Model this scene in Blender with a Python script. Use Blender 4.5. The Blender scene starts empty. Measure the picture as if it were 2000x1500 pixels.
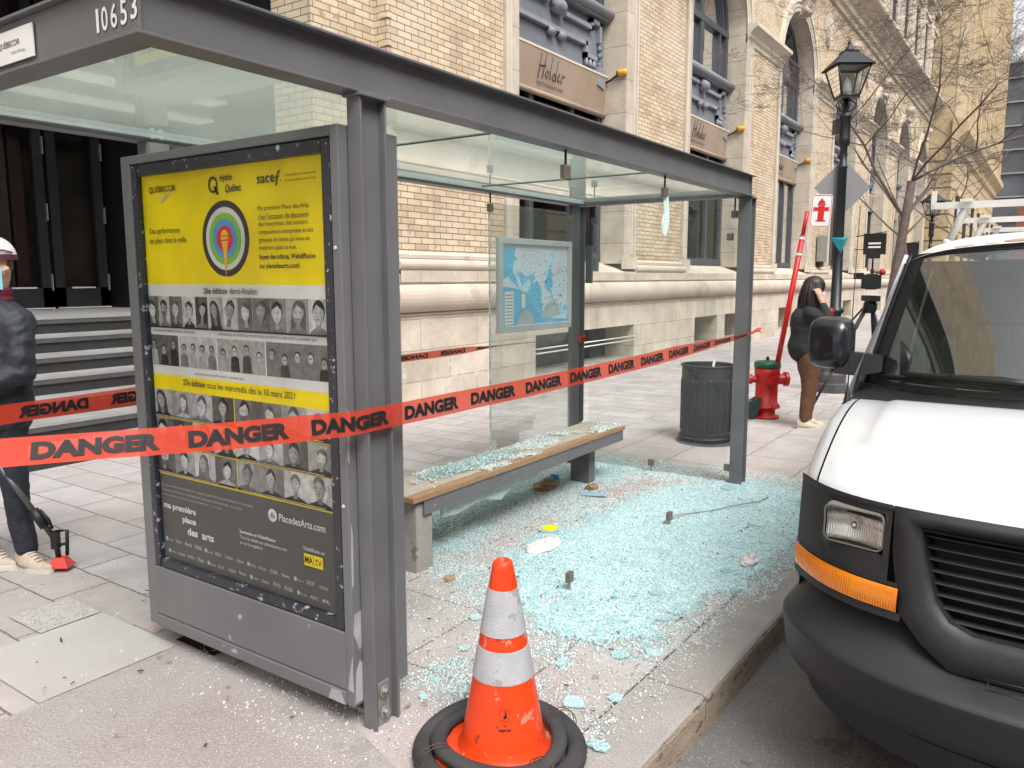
import bpy, bmesh, math, random
import numpy as np
from mathutils import Vector, Matrix
random.seed(7); rng = np.random.default_rng(7)
R = math.radians
scn = bpy.context.scene
COL = scn.collection
# ------------------------------------------------------------------ camera
cam_d = bpy.data.cameras.new("Camera"); cam = bpy.data.objects.new("Camera", cam_d); COL.objects.link(cam)
scn.camera = cam
cam_d.sensor_width = 36; cam_d.lens = 36*1534.06/2000; cam_d.clip_start = .05; cam_d.clip_end = 1500
YAW, PITCH, ROLL = R(34.3633), R(7.7197), R(-.098)
fwd = Vector((math.cos(YAW)*math.cos(PITCH), math.sin(YAW)*math.cos(PITCH), -math.sin(PITCH)))
rgt = fwd.cross(Vector((0, 0, 1))).normalized(); upv = rgt.cross(fwd)
r2 = rgt*math.cos(ROLL)+upv*math.sin(ROLL); u2 = -rgt*math.sin(ROLL)+upv*math.cos(ROLL)
cam.matrix_world = Matrix(((r2.x, u2.x, -fwd.x, 0), (r2.y, u2.y, -fwd.y, 0), (r2.z, u2.z, -fwd.z, 1.65), (0, 0, 0, 1)))
# ------------------------------------------------------------------ world, sun, exposure
SUN_EL, SUN_AZ = 54, 240      # azimuth of the direction to the sun, degrees from +X
w = bpy.data.worlds.new("World"); scn.world = w; w.use_nodes = True
nt = w.node_tree; bg = nt.nodes['Background']
sky = nt.nodes.new('ShaderNodeTexSky'); sky.sky_type = 'NISHITA'; sky.sun_disc = False
sky.sun_elevation = R(SUN_EL); sky.sun_rotation = R(90-SUN_AZ); sky.air_density = 1.0; sky.dust_density = 6.0; sky.ozone_density = 1.0
hs = nt.nodes.new('ShaderNodeHueSaturation'); hs.inputs['Saturation'].default_value = .12; hs.inputs['Value'].default_value = 1.6
nt.links.new(sky.outputs[0], hs.inputs['Color']); nt.links.new(hs.outputs[0], bg.inputs['Color'])
bg.inputs['Strength'].default_value = .15
sd = bpy.data.lights.new("sun", 'SUN'); sd.energy = 1.3; sd.angle = R(28); sd.color = (1, .96, .9)
so = bpy.data.objects.new("sun", sd); COL.objects.link(so)
sdir = Vector((math.cos(R(SUN_AZ))*math.cos(R(SUN_EL)), math.sin(R(SUN_AZ))*math.cos(R(SUN_EL)), math.sin(R(SUN_EL))))
so.rotation_euler = sdir.to_track_quat('Z', 'Y').to_euler()
vs = scn.view_settings; vs.view_transform = 'Standard'; vs.look = 'None'; vs.gamma = 1; vs.exposure = .25
scn.render.engine = 'CYCLES'
scn.cycles.transparent_max_bounces = 24; scn.cycles.max_bounces = 8
# ------------------------------------------------------------------ materials
MATS = {}
def M(name, col, rough=.6, metal=0, col2=None, vs=4, sharp=0, bump=0, bs=60, wear=None, spec=.5, alpha=1, trans=0, emit=0, coat=0, speck=None, stretch=None):
    """procedural principled: two tones by noise, optional worn patches (colour, amount, scale), speckle, bump"""
    m = bpy.data.materials.new(name); m.use_nodes = True; n = m.node_tree.nodes; l = m.node_tree.links
    b = n['Principled BSDF']; tc = n.new('ShaderNodeTexCoord'); src = tc.outputs['Object']
    if stretch:
        mp = n.new('ShaderNodeMapping'); mp.inputs['Scale'].default_value = stretch; l.new(src, mp.inputs[0]); src = mp.outputs[0]
    c1 = tuple(col)+(1,)
    if col2 is None: col2 = tuple(x*.82 for x in col)
    nz = n.new('ShaderNodeTexNoise'); nz.inputs['Scale'].default_value = vs; nz.inputs['Detail'].default_value = 6; l.new(src, nz.inputs['Vector'])
    rp = n.new('ShaderNodeMapRange'); rp.inputs[1].default_value = .35 if not sharp else .5-.02/sharp; rp.inputs[2].default_value = .65 if not sharp else .5+.02/sharp
    l.new(nz.outputs['Fac'], rp.inputs[0])
    mx = n.new('ShaderNodeMix'); mx.data_type = 'RGBA'; mx.inputs[6].default_value = c1; mx.inputs[7].default_value = tuple(col2)+(1,)
    l.new(rp.outputs[0], mx.inputs[0]); out = mx.outputs[2]
    rsock = None
    if speck:
        scol, amt, sc = speck
        v = n.new('ShaderNodeTexNoise'); v.inputs['Scale'].default_value = sc; v.inputs['Detail'].default_value = 3; l.new(src, v.inputs['Vector'])
        r_ = n.new('ShaderNodeMapRange'); r_.inputs[1].default_value = amt; r_.inputs[2].default_value = amt+.06; l.new(v.outputs['Fac'], r_.inputs[0])
        m2 = n.new('ShaderNodeMix'); m2.data_type = 'RGBA'; m2.inputs[7].default_value = tuple(scol)+(1,); l.new(out, m2.inputs[6]); l.new(r_.outputs[0], m2.inputs[0]); out = m2.outputs[2]
    if wear:
        wcol, amt, sc = wear
        v = n.new('ShaderNodeTexNoise'); v.inputs['Scale'].default_value = sc; v.inputs['Detail'].default_value = 8; v.inputs['Roughness'].default_value = .65; l.new(src, v.inputs['Vector'])
        r_ = n.new('ShaderNodeMapRange'); r_.inputs[1].default_value = amt; r_.inputs[2].default_value = amt+.015; l.new(v.outputs['Fac'], r_.inputs[0])
        m2 = n.new('ShaderNodeMix'); m2.data_type = 'RGBA'; m2.inputs[7].default_value = tuple(wcol)+(1,); l.new(out, m2.inputs[6]); l.new(r_.outputs[0], m2.inputs[0]); out = m2.outputs[2]
    l.new(out, b.inputs['Base Color'])
    b.inputs['Roughness'].default_value = rough; b.inputs['Metallic'].default_value = metal; b.inputs['Specular IOR Level'].default_value = spec
    rr = n.new('ShaderNodeMapRange'); rr.inputs[3].default_value = max(0, rough-.08); rr.inputs[4].default_value = min(1, rough+.1); l.new(nz.outputs['Fac'], rr.inputs[0]); l.new(rr.outputs[0], b.inputs['Roughness'])
    b.inputs['Alpha'].default_value = alpha; b.inputs['Transmission Weight'].default_value = trans; b.inputs['Coat Weight'].default_value = coat
    if emit: b.inputs['Emission Color'].default_value = c1; b.inputs['Emission Strength'].default_value = emit
    if bump:
        bn = n.new('ShaderNodeTexNoise'); bn.inputs['Scale'].default_value = bs; bn.inputs['Detail'].default_value = 4; l.new(src, bn.inputs['Vector'])
        bp = n.new('ShaderNodeBump'); bp.inputs['Strength'].default_value = bump; bp.inputs['Distance'].default_value = .01; l.new(bn.outputs['Fac'], bp.inputs['Height']); l.new(bp.outputs[0], b.inputs['Normal'])
    MATS[name] = m; return m

def brickmat(name, c1, c2, mortar, bw, bh, ms, axes='xz', bump=.4, rough=.85, c3=None, offs=.5, squash=1, msm=.1, speck=None, vbias=0, dirt=None):
    m = bpy.data.materials.new(name); m.use_nodes = True; n = m.node_tree.nodes; l = m.node_tree.links
    b = n['Principled BSDF']; tc = n.new('ShaderNodeTexCoord')
    sp = n.new('ShaderNodeSeparateXYZ'); l.new(tc.outputs['Object'], sp.inputs[0]); cb = n.new('ShaderNodeCombineXYZ')
    if axes == 'xz+y':   # works on faces looking along y and along x
        ad = n.new('ShaderNodeMath'); ad.operation = 'ADD'; l.new(sp.outputs[0], ad.inputs[0]); l.new(sp.outputs[1], ad.inputs[1]); l.new(ad.outputs[0], cb.inputs[0]); l.new(sp.outputs[2], cb.inputs[1])
    else:
        ix = {'x': 0, 'y': 1, 'z': 2}; l.new(sp.outputs[ix[axes[0]]], cb.inputs[0]); l.new(sp.outputs[ix[axes[1]]], cb.inputs[1])
    wn = n.new('ShaderNodeTexNoise'); wn.inputs['Scale'].default_value = 12; wn.inputs['Detail'].default_value = 2; l.new(tc.outputs['Object'], wn.inputs['Vector'])
    wv = n.new('ShaderNodeVectorMath'); wv.operation = 'SCALE'; wv.inputs['Scale'].default_value = min(bh, bw)*.05; l.new(wn.outputs['Color'], wv.inputs[0])
    wa = n.new('ShaderNodeVectorMath'); wa.operation = 'ADD'; l.new(cb.outputs[0], wa.inputs[0]); l.new(wv.outputs[0], wa.inputs[1])
    t = n.new('ShaderNodeTexBrick'); l.new(wa.outputs[0], t.inputs['Vector'])
    t.inputs['Scale'].default_value = 1; t.inputs['Brick Width'].default_value = bw; t.inputs['Row Height'].default_value = bh; t.inputs['Mortar Size'].default_value = ms
    t.inputs['Mortar Smooth'].default_value = msm; t.inputs['Bias'].default_value = vbias
    t.offset = offs; t.squash = squash
    t.inputs['Color1'].default_value = tuple(c1)+(1,); t.inputs['Color2'].default_value = tuple(c2)+(1,); t.inputs['Mortar'].default_value = tuple(mortar)+(1,)
    out = t.outputs['Color']
    nz = n.new('ShaderNodeTexNoise'); nz.inputs['Scale'].default_value = 2.2; nz.inputs['Detail'].default_value = 8; nz.inputs['Roughness'].default_value = .65; l.new(tc.outputs['Object'], nz.inputs['Vector'])
    cr = n.new('ShaderNodeMapRange'); cr.inputs[1].default_value = .3; cr.inputs[2].default_value = .7; cr.inputs[3].default_value = .74; cr.inputs[4].default_value = 1.16; l.new(nz.outputs['Fac'], cr.inputs[0])
    vm = n.new('ShaderNodeVectorMath'); vm.operation = 'SCALE'; l.new(out, vm.inputs[0]); l.new(cr.outputs[0], vm.inputs['Scale']); out = vm.outputs[0]
    if c3:
        n3 = n.new('ShaderNodeTexNoise'); n3.inputs['Scale'].default_value = .9; n3.inputs['Detail'].default_value = 5; l.new(tc.outputs['Object'], n3.inputs['Vector'])
        r3 = n.new('ShaderNodeMapRange'); r3.inputs[1].default_value = .48; r3.inputs[2].default_value = .66; r3.inputs[4].default_value = .7; l.new(n3.outputs['Fac'], r3.inputs[0])
        m3 = n.new('ShaderNodeMix'); m3.data_type = 'RGBA'; m3.blend_type = 'MIX'; l.new(r3.outputs[0], m3.inputs[0]); l.new(out, m3.inputs[6]); m3.inputs[7].default_value = tuple(c3)+(1,)
        # keep the joints
        m4 = n.new('ShaderNodeMix'); m4.data_type = 'RGBA'; l.new(t.outputs['Fac'], m4.inputs[0]); l.new(m3.outputs[2], m4.inputs[6]); m4.inputs[7].default_value = tuple(mortar)+(1,); out = m4.outputs[2]
    if speck:
        for scol, amt, sc in speck:
            v = n.new('ShaderNodeTexNoise'); v.inputs['Scale'].default_value = sc; v.inputs['Detail'].default_value = 3; l.new(tc.outputs['Object'], v.inputs['Vector'])
            r_ = n.new('ShaderNodeMapRange'); r_.inputs[1].default_value = amt; r_.inputs[2].default_value = amt+.05; r_.inputs[4].default_value = .8; l.new(v.outputs['Fac'], r_.inputs[0])
            m2 = n.new('ShaderNodeMix'); m2.data_type = 'RGBA'; m2.inputs[7].default_value = tuple(scol)+(1,); l.new(out, m2.inputs[6]); l.new(r_.outputs[0], m2.inputs[0]); out = m2.outputs[2]
    l.new(out, b.inputs['Base Color']); b.inputs['Roughness'].default_value = rough; b.inputs['Specular IOR Level'].default_value = .3
    n5 = n.new('ShaderNodeTexNoise'); n5.inputs['Scale'].default_value = 90; n5.inputs['Detail'].default_value = 5; l.new(tc.outputs['Object'], n5.inputs['Vector'])
    sb = n.new('ShaderNodeMath'); sb.operation = 'MULTIPLY_ADD'; l.new(n5.outputs['Fac'], sb.inputs[0]); sb.inputs[1].default_value = .25
    inv = n.new('ShaderNodeMath'); inv.operation = 'SUBTRACT'; inv.inputs[0].default_value = 1; l.new(t.outputs['Fac'], inv.inputs[1]); l.new(inv.outputs[0], sb.inputs[2])
    bp = n.new('ShaderNodeBump'); bp.inputs['Strength'].default_value = bump; bp.inputs['Distance'].default_value = .012; l.new(sb.outputs[0], bp.inputs['Height']); l.new(bp.outputs[0], b.inputs['Normal'])
    MATS[name] = m; return m

def glassmat(name, tint=(.9, .97, .95), dirt=.0, dcol=(.75, .8, .76), refl=1.0, rough=.02, ior=1.5, dscale=3, base=0.0):
    """thin sheet of glass: clear + mirror by Fresnel + film of dirt"""
    m = bpy.data.materials.new(name); m.use_nodes = True; n = m.node_tree.nodes; l = m.node_tree.links; n.clear()
    o = n.new('ShaderNodeOutputMaterial'); t = n.new('ShaderNodeBsdfTransparent'); t.inputs[0].default_value = tuple(tint)+(1,)
    g = n.new('ShaderNodeBsdfGlossy'); g.inputs['Roughness'].default_value = rough; g.inputs[0].default_value = (1, 1, 1, 1)
    f = n.new('ShaderNodeFresnel'); f.inputs[0].default_value = ior
    ge = n.new('ShaderNodeNewGeometry'); fm = n.new('ShaderNodeMath'); fm.operation = 'MULTIPLY'; fm.inputs[1].default_value = refl*1.7; fm.use_clamp = True; l.new(f.outputs[0], fm.inputs[0])
    lw = n.new('ShaderNodeLayerWeight'); lw.inputs[0].default_value = .22
    fm2 = n.new('ShaderNodeMath'); fm2.operation = 'MULTIPLY_ADD'; fm2.inputs[1].default_value = refl; fm2.inputs[2].default_value = base; fm2.use_clamp = True; l.new(lw.outputs['Fresnel'], fm2.inputs[0])
    mx = n.new('ShaderNodeMixShader'); l.new(fm2.outputs[0], mx.inputs[0]); l.new(t.outputs[0], mx.inputs[1]); l.new(g.outputs[0], mx.inputs[2])
    last = mx
    if dirt:
        tc = n.new('ShaderNodeTexCoord'); nz = n.new('ShaderNodeTexNoise'); nz.inputs['Scale'].default_value = dscale; nz.inputs['Detail'].default_value = 8; nz.inputs['Roughness'].default_value = .6
        l.new(tc.outputs['Object'], nz.inputs['Vector'])
        r_ = n.new('ShaderNodeMapRange'); r_.inputs[1].default_value = .3; r_.inputs[2].default_value = .72; r_.inputs[3].default_value = dirt*.55; r_.inputs[4].default_value = min(1, dirt*1.35); l.new(nz.outputs['Fac'], r_.inputs[0])
        d = n.new('ShaderNodeBsdfDiffuse'); d.inputs[0].default_value = tuple(dcol)+(1,); tl = n.new('ShaderNodeBsdfTranslucent'); tl.inputs[0].default_value = tuple(dcol)+(1,)
        dd = n.new('ShaderNodeMixShader'); dd.inputs[0].default_value = .6; l.new(d.outputs[0], dd.inputs[1]); l.new(tl.outputs[0], dd.inputs[2])
        m2 = n.new('ShaderNodeMixShader'); l.new(r_.outputs[0], m2.inputs[0]); l.new(last.outputs[0], m2.inputs[1]); l.new(dd.outputs[0], m2.inputs[2]); last = m2
    l.new(last.outputs[0], o.inputs[0]); MATS[name] = m; return m

def plastictape(name, col, tr=.3):
    m = bpy.data.materials.new(name); m.use_nodes = True; n = m.node_tree.nodes; l = m.node_tree.links
    b = n['Principled BSDF']; b.inputs['Base Color'].default_value = tuple(col)+(1,); b.inputs['Roughness'].default_value = .3
    o = n['Material Output']; tl = n.new('ShaderNodeBsdfTranslucent'); tl.inputs[0].default_value = tuple(col)+(1,)
    tp = n.new('ShaderNodeBsdfTransparent'); tp.inputs[0].default_value = (1, .55, .5, 1)
    a = n.new('ShaderNodeMixShader'); a.inputs[0].default_value = .35; l.new(b.outputs[0], a.inputs[1]); l.new(tl.outputs[0], a.inputs[2])
    c = n.new('ShaderNodeMixShader'); c.inputs[0].default_value = tr; l.new(a.outputs[0], c.inputs[1]); l.new(tp.outputs[0], c.inputs[2]); l.new(c.outputs[0], o.inputs[0])
    MATS[name] = m; return m

# ------------------------------------------------------------------ mesh helpers
def V(*a): return Vector(a)
class MB:
    def __init__(s): s.v = []; s.f = []; s.m = []; s.s = []; s.mats = []
    def mi(s, mat):
        if isinstance(mat, str): mat = MATS[mat]
        if mat not in s.mats: s.mats.append(mat)
        return s.mats.index(mat)
    def add(s, vs_, fs, mat, smooth=False):
        o = len(s.v); s.v += [tuple(p) for p in vs_]; k = s.mi(mat)
        for f in fs: s.f.append([i+o for i in f]); s.m.append(k); s.s.append(smooth)
        return s
    def box(s, x0, x1, y0, y1, z0, z1, mat):
        return s.add([(x, y, z) for x in (x0, x1) for y in (y0, y1) for z in (z0, z1)], [(0, 1, 3, 2), (4, 6, 7, 5), (0, 4, 5, 1), (2, 3, 7, 6), (0, 2, 6, 4), (1, 5, 7, 3)], mat)
    def obox(s, c, ax, ay, az, mat):     # centre and three half-axis vectors
        c, ax, ay, az = Vector(c), Vector(ax), Vector(ay), Vector(az)
        return s.add([c+i*ax+j*ay+k*az for i in (-1, 1) for j in (-1, 1) for k in (-1, 1)], [(0, 1, 3, 2), (4, 6, 7, 5), (0, 4, 5, 1), (2, 3, 7, 6), (0, 2, 6, 4), (1, 5, 7, 3)], mat)
    def tube(s, pts, r, n, mat, smooth=True, caps=True, flat=1.0):
        pts = [Vector(p) for p in pts]; rs = r if hasattr(r, '__len__') else [r]*len(pts)
        d0 = (pts[1]-pts[0]).normalized(); a = Vector((0, 0, 1)) if abs(d0.z) < .9 else Vector((1, 0, 0)); sx = d0.cross(a).normalized()
        vv = []
        for i, p in enumerate(pts):
            d = (pts[min(i+1, len(pts)-1)]-pts[max(i-1, 0)]).normalized(); sx = (sx-d*sx.dot(d)).normalized(); sy = d.cross(sx)
            for k in range(n):
                t = 2*math.pi*k/n; vv.append(p+sx*math.cos(t)*rs[i]+sy*math.sin(t)*rs[i]*flat)
        ff = [(i*n+k, i*n+(k+1) % n, (i+1)*n+(k+1) % n, (i+1)*n+k) for i in range(len(pts)-1) for k in range(n)]
        if caps: ff += [tuple(range(n))[::-1], tuple((len(pts)-1)*n+k for k in range(n))]
        return s.add(vv, ff, mat, smooth)
    def lathe(s, prof, c, n, mat, smooth=True, axis='z', cap=True, sq=None):
        vv = []; ff = []
        for r, h in prof:
            for k in range(n):
                t = 2*math.pi*(k+.5)/n; a, b = r*math.cos(t), r*math.sin(t)
                vv.append({'z': (c[0]+a, c[1]+b, c[2]+h), 'x': (c[0]+h, c[1]+a, c[2]+b), 'y': (c[0]+a, c[1]+h, c[2]+b)}[axis])
        m = len(prof)
        ff = [(i*n+k, i*n+(k+1) % n, (i+1)*n+(k+1) % n, (i+1)*n+k) for i in range(m-1) for k in range(n)]
        if cap: ff += [tuple(range(n))[::-1], tuple((m-1)*n+k for k in range(n))]
        return s.add(vv, ff, mat, smooth)
    def prism(s, poly, o, ex, ey, ez, mat, smooth=False):   # 2-D outline in ex,ey swept by ez
        o, ex, ey, ez = Vector(o), Vector(ex), Vector(ey), Vector(ez); n = len(poly)
        vv = [o+ex*a+ey*b for a, b in poly]+[o+ex*a+ey*b+ez for a, b in poly]
        s.add(vv, [tuple(range(n))[::-1], tuple(range(n, 2*n))], mat)
        return s.add(vv, [(i, (i+1) % n, n+(i+1) % n, n+i) for i in range(n)], mat, smooth)
    def grid(s, fn, nu, nv, mat, smooth=True, closed=False):
        vv = [fn(i/(nu), j/(nv)) for i in range(nu+1) for j in range(nv+1)]; w_ = nv+1
        return s.add(vv, [(i*w_+j, (i+1)*w_+j, (i+1)*w_+j+1, i*w_+j+1) for i in range(nu) for j in range(nv)], mat, smooth)
    def ball(s, c, r, mat, n=12, sc=(1, 1, 1)):
        vv = [(c[0]+r*sc[0]*math.sin(math.pi*i/n)*math.cos(2*math.pi*j/n), c[1]+r*sc[1]*math.sin(math.pi*i/n)*math.sin(2*math.pi*j/n), c[2]+r*sc[2]*math.cos(math.pi*i/n)) for i in range(n+1) for j in range(n)]
        return s.add(vv, [(i*n+j, (i+1)*n+j, (i+1)*n+(j+1) % n, i*n+(j+1) % n) for i in range(n) for j in range(n)], mat, True)
    def flat(s, pts, mat): return s.add(pts, [tuple(range(len(pts)))], mat)
    def build(s, name, parent=None, bevel=0, weld=False, label=None, cat=None, group=None, kind=None, seg=2):
        me = bpy.data.meshes.new(name); off = Vector((0, 0, 0))
        p = parent
        while p is not None: off += p.location; p = p.parent
        me.from_pydata([(a-off.x, b-off.y, c-off.z) for a, b, c in s.v], [], s.f)
        for m in s.mats: me.materials.append(m)
        me.polygons.foreach_set('material_index', s.m); me.polygons.foreach_set('use_smooth', s.s)
        bm = bmesh.new(); bm.from_mesh(me)
        if weld: bmesh.ops.remove_doubles(bm, verts=bm.verts, dist=.0004)
        bmesh.ops.recalc_face_normals(bm, faces=bm.faces); bm.to_mesh(me); bm.free()
        me.update(); ob = bpy.data.objects.new(name, me); COL.objects.link(ob)
        if parent is not None: ob.parent = parent
        if bevel:
            b = ob.modifiers.new('bevel', 'BEVEL'); b.width = bevel; b.segments = seg; b.limit_method = 'ANGLE'; b.angle_limit = R(40)
        tag(ob, label, cat, group, kind); return ob
def tag(o, label=None, cat=None, group=None, kind=None):
    if label: o['label'] = label
    if cat: o['category'] = cat
    if group: o['group'] = group
    if kind: o['kind'] = kind
def thing(name, loc, label, cat, group=None, rz=0):
    o = bpy.data.objects.new(name, None); COL.objects.link(o); o.location = loc; o.rotation_euler = (0, 0, rz); o.empty_display_size = .2
    tag(o, label, cat, group); return o
def mesh_to_obj(me, name, parent, mats, label=None):
    me.name = name
    me.materials.clear()
    for m in mats: me.materials.append(MATS[m] if isinstance(m, str) else m)
    ob = bpy.data.objects.new(name, me); COL.objects.link(ob)
    if parent is not None: ob.parent = parent
    tag(ob, label); return ob
def copy_tree(o, parent=None):
    c = o.copy(); COL.objects.link(c)
    if parent is not None: c.parent = parent
    for ch in [x for x in bpy.data.objects if x.parent == o]: copy_tree(ch, c)
    return c
_tc = {}
def textdata(s, bold=0.0, shear=0.0):
    k = (s, bold, shear)
    if k not in _tc:
        cu = bpy.data.curves.new('t', 'FONT'); cu.body = s; cu.size = 1; cu.offset = bold; cu.shear = shear; cu.resolution_u = 3
        ob = bpy.data.objects.new('t', cu); me = bpy.data.meshes.new_from_object(ob)
        vv = [tuple(v.co) for v in me.vertices]; ff = [tuple(p.vertices) for p in me.polygons]
        bpy.data.objects.remove(ob); bpy.data.curves.remove(cu); bpy.data.meshes.remove(me)
        xs = [v[0] for v in vv]; ys = [v[1] for v in vv]
        _tc[k] = (vv, ff, min(xs), max(xs), min(ys), max(ys))
    return _tc[k]
def text(mb, s, fn, mat, x, y, w_=None, h=None, bold=0.0, shear=0.0):
    """letters as flat mesh; box (x,y)-(x+w,y+h) in a 2-D space mapped to 3-D by fn"""
    vv, ff, a, b, c, d = textdata(s, bold, shear)
    sx = (w_/(b-a)) if w_ else h/(d-c); sy = (h/(d-c)) if h else sx
    mb.add([fn(x+(v[0]-a)*sx, y+(v[1]-c)*sy) for v in vv], ff, mat)
def plane(o, ex, ey, nrm, lift=0.0):
    o, ex, ey, nrm = Vector(o), Vector(ex), Vector(ey), Vector(nrm)
    return lambda a, b, l=0.0: o+ex*a+ey*b+nrm*(lift+l)
def ell(cx, cy, rx, ry, n=24, a0=0, a1=2*math.pi): return [(cx+rx*math.cos(a0+(a1-a0)*i/n), cy+ry*math.sin(a0+(a1-a0)*i/n)) for i in range(n if abs(a1-a0) > 6.2 else n+1)]
def rrect(x0, y0, x1, y1, r, n=4):
    p = []
    for cx, cy, a in ((x1-r, y1-r, 0), (x0+r, y1-r, 90), (x0+r, y0+r, 180), (x1-r, y0+r, 270)):
        for i in range(n+1): t = R(a+90*i/n); p.append((cx+r*math.cos(t), cy+r*math.sin(t)))
    return p
# ------------------------------------------------------------------ material library
M('steel_paint', (.15, .15, .158), .42, col2=(.12, .12, .128), vs=3, bump=.05, bs=120, wear=((.26, .26, .27), .73, 14))
M('steel_paint_worn', (.155, .155, .163), .45, col2=(.14, .14, .147), vs=3, bump=.05, bs=120, wear=((.38, .38, .39), .67, 11))
M('panel_frame', (.028, .033, .045), .4, wear=((.40, .40, .41), .63, 40), col2=(.02, .024, .034))
M('panel_frame_peeled', (.028, .033, .045), .45, wear=((.34, .34, .35), .60, 30), col2=(.02, .024, .034))
M('bare_metal', (.42, .42, .42), .35, .8, bump=.1)
M('galv', (.36, .35, .33), .5, .5, vs=12); M('clip_metal', (.26, .225, .19), .45, .6, vs=30)
M('alu', (.62, .63, .64), .45, .2, col2=(.54, .55, .56))
M('rubber', (.025, .025, .026), .75, col2=(.05, .05, .052), vs=7, bump=.3, bs=45)
M('black', (.008, .008, .009), .5)
M('ink', (.012, .011, .012), .6)
M('white_paint', (.75, .75, .74), .5, col2=(.68, .68, .66))
M('wood', (.38, .32, .25), .8, col2=(.50, .455, .39), vs=6, stretch=(2.0, 26, 26), bump=.3, bs=14)
M('wood_side', (.27, .15, .08), .7, col2=(.40, .26, .15), vs=6, stretch=(2.0, 26, 26), bump=.2, bs=14)
M('concrete', (.30, .29, .26), .9, col2=(.38, .37, .34), vs=5, bump=.5, bs=60, wear=((.2, .195, .17), .56, 4), speck=((.5, .5, .48), .62, 220))
M('limestone', (.56, .485, .40), .85, col2=(.48, .41, .335), vs=1.4, bump=.2, bs=50, wear=((.42, .36, .29), .60, 1.1))
M('limestone_clean', (.61, .545, .455), .8, col2=(.53, .47, .385), vs=2, bump=.12, bs=50)
M('zinc', (.20, .215, .25), .7, 0, col2=(.145, .155, .185), vs=1.6, bump=.15, bs=30)
M('zinc_light', (.25, .265, .30), .65, 0, col2=(.2, .21, .24), vs=3)
M('win_frame', (.045, .05, .06), .45, col2=(.06, .066, .078))
M('awning', (.36, .275, .205), .7, col2=(.31, .235, .175), vs=2, bump=.1)
M('awning_ink', (.11, .09, .1), .7)
M('interior_dark', (.02, .018, .016), .9)
M('interior_warm', (.05, .03, .02), .9, col2=(.02, .014, .01), vs=2)
M('curtain', (.62, .60, .55), .9, col2=(.42, .40, .37), vs=3, stretch=(9, 9, .3))
M('leaf', (.10, .16, .05), .6, col2=(.22, .25, .08), vs=8)
M('amber_plastic', (.80, .42, .02), .35)
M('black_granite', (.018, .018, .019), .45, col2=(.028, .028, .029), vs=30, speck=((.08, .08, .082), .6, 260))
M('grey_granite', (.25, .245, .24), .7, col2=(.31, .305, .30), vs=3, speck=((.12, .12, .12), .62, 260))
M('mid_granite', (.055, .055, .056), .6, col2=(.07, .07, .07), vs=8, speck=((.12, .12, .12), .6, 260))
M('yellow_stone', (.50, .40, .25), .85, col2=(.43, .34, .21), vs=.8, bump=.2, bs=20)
M('yellow_stone_shade', (.24, .175, .115), .85, col2=(.2, .15, .1), vs=.8)  # wall between the piers: shade put into a darker stone colour
M('pier_stone_lit', (.60, .51, .36), .85, col2=(.52, .43, .29), vs=.6); M('scaffold_mesh', (.075, .08, .09), .9, col2=(.12, .125, .135), vs=.25)  # piers: highlight put into a paler stone colour
M('tarp', (.62, .62, .62), .7, col2=(.5, .5, .51), vs=.3)
M('red_brick_far', (.22, .09, .06), .9)
brickmat('buff_brick', (.65, .535, .375), (.47, .35, .24), (.17, .12, .085), .245, .0765, .0055, 'xz+y', bump=.6, c3=(.66, .55, .415), vbias=-.15, speck=[((.42, .26, .16), .66, 7)])
brickmat('ashlar', (.60, .53, .44), (.52, .455, .375), (.34, .28, .22), 1.15, .385, .006, 'xz+y', bump=.25, speck=[((.64, .57, .47), .64, 9), ((.44, .37, .3), .68, 2.3)])
brickmat('ashlar_reveal', (.55, .485, .40), (.49, .43, .35), (.30, .245, .19), 1.6, .57, .007, 'xz+y', bump=.25)
brickmat('rusticated', (.46, .36, .22), (.40, .31, .19), (.12, .085, .05), 3.0, .75, .05, 'xz+y', bump=.8)
brickmat('pavers', (.375, .34, .33), (.43, .415, .41), (.16, .135, .12), .64, .31, .006, 'yx', bump=.35, c3=(.37, .315, .305), speck=[((.56, .54, .52), .60, 150), ((.26, .23, .22), .63, 210)], vbias=.1)
brickmat('paver_strip', (.40, .35, .335), (.43, .40, .385), (.17, .14, .13), 1.2, .56, .006, 'xy', bump=.35, c3=(.38, .31, .30), speck=[((.58, .55, .53), .60, 150), ((.26, .22, .21), .63, 210)])
M('rough_patch', (.325, .275, .27), .95, col2=(.37, .35, .345), vs=1.6, bump=1.0, bs=95, speck=((.50, .45, .43), .57, 120), wear=((.30, .28, .27), .60, 3))
M('pale_slab', (.43, .42, .39), .9, col2=(.40, .385, .37), vs=3, bump=.4, bs=120, speck=((.33, .31, .29), .66, 200))
M('speckled_slab', (.40, .385, .37), .9, col2=(.48, .47, .45), vs=30, bump=.5, bs=160, speck=((.17, .16, .15), .58, 95))
M('kerb_granite', (.35, .325, .305), .85, col2=(.30, .28, .265), vs=4, bump=.4, bs=90, speck=((.17, .15, .14), .60, 190), wear=((.44, .40, .36), .62, 5))
M('kerb_face', (.30, .24, .19), .9, col2=(.42, .33, .25), vs=6, stretch=(1, 1, 3), bump=.8, bs=40, wear=((.15, .12, .10), .58, 8))
M('asphalt', (.19, .18, .172), .95, col2=(.145, .138, .132), vs=1.4, bump=.9, bs=120, speck=((.33, .31, .30), .60, 130), wear=((.11, .105, .10), .64, 2))
glassmat('pane_dirty', (.965, .985, .98), dirt=.05, dcol=(.66, .74, .71), refl=.5)
glassmat('roof_glass', (.80, .89, .86), dirt=.20, dcol=(.64, .66, .60), refl=1.25, dscale=1.6, base=.04)
glassmat('window_glass', (.75, .8, .8), refl=1.3)
glassmat('panel_glass', (.985, .99, .985), refl=.55, rough=.02)
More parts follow.
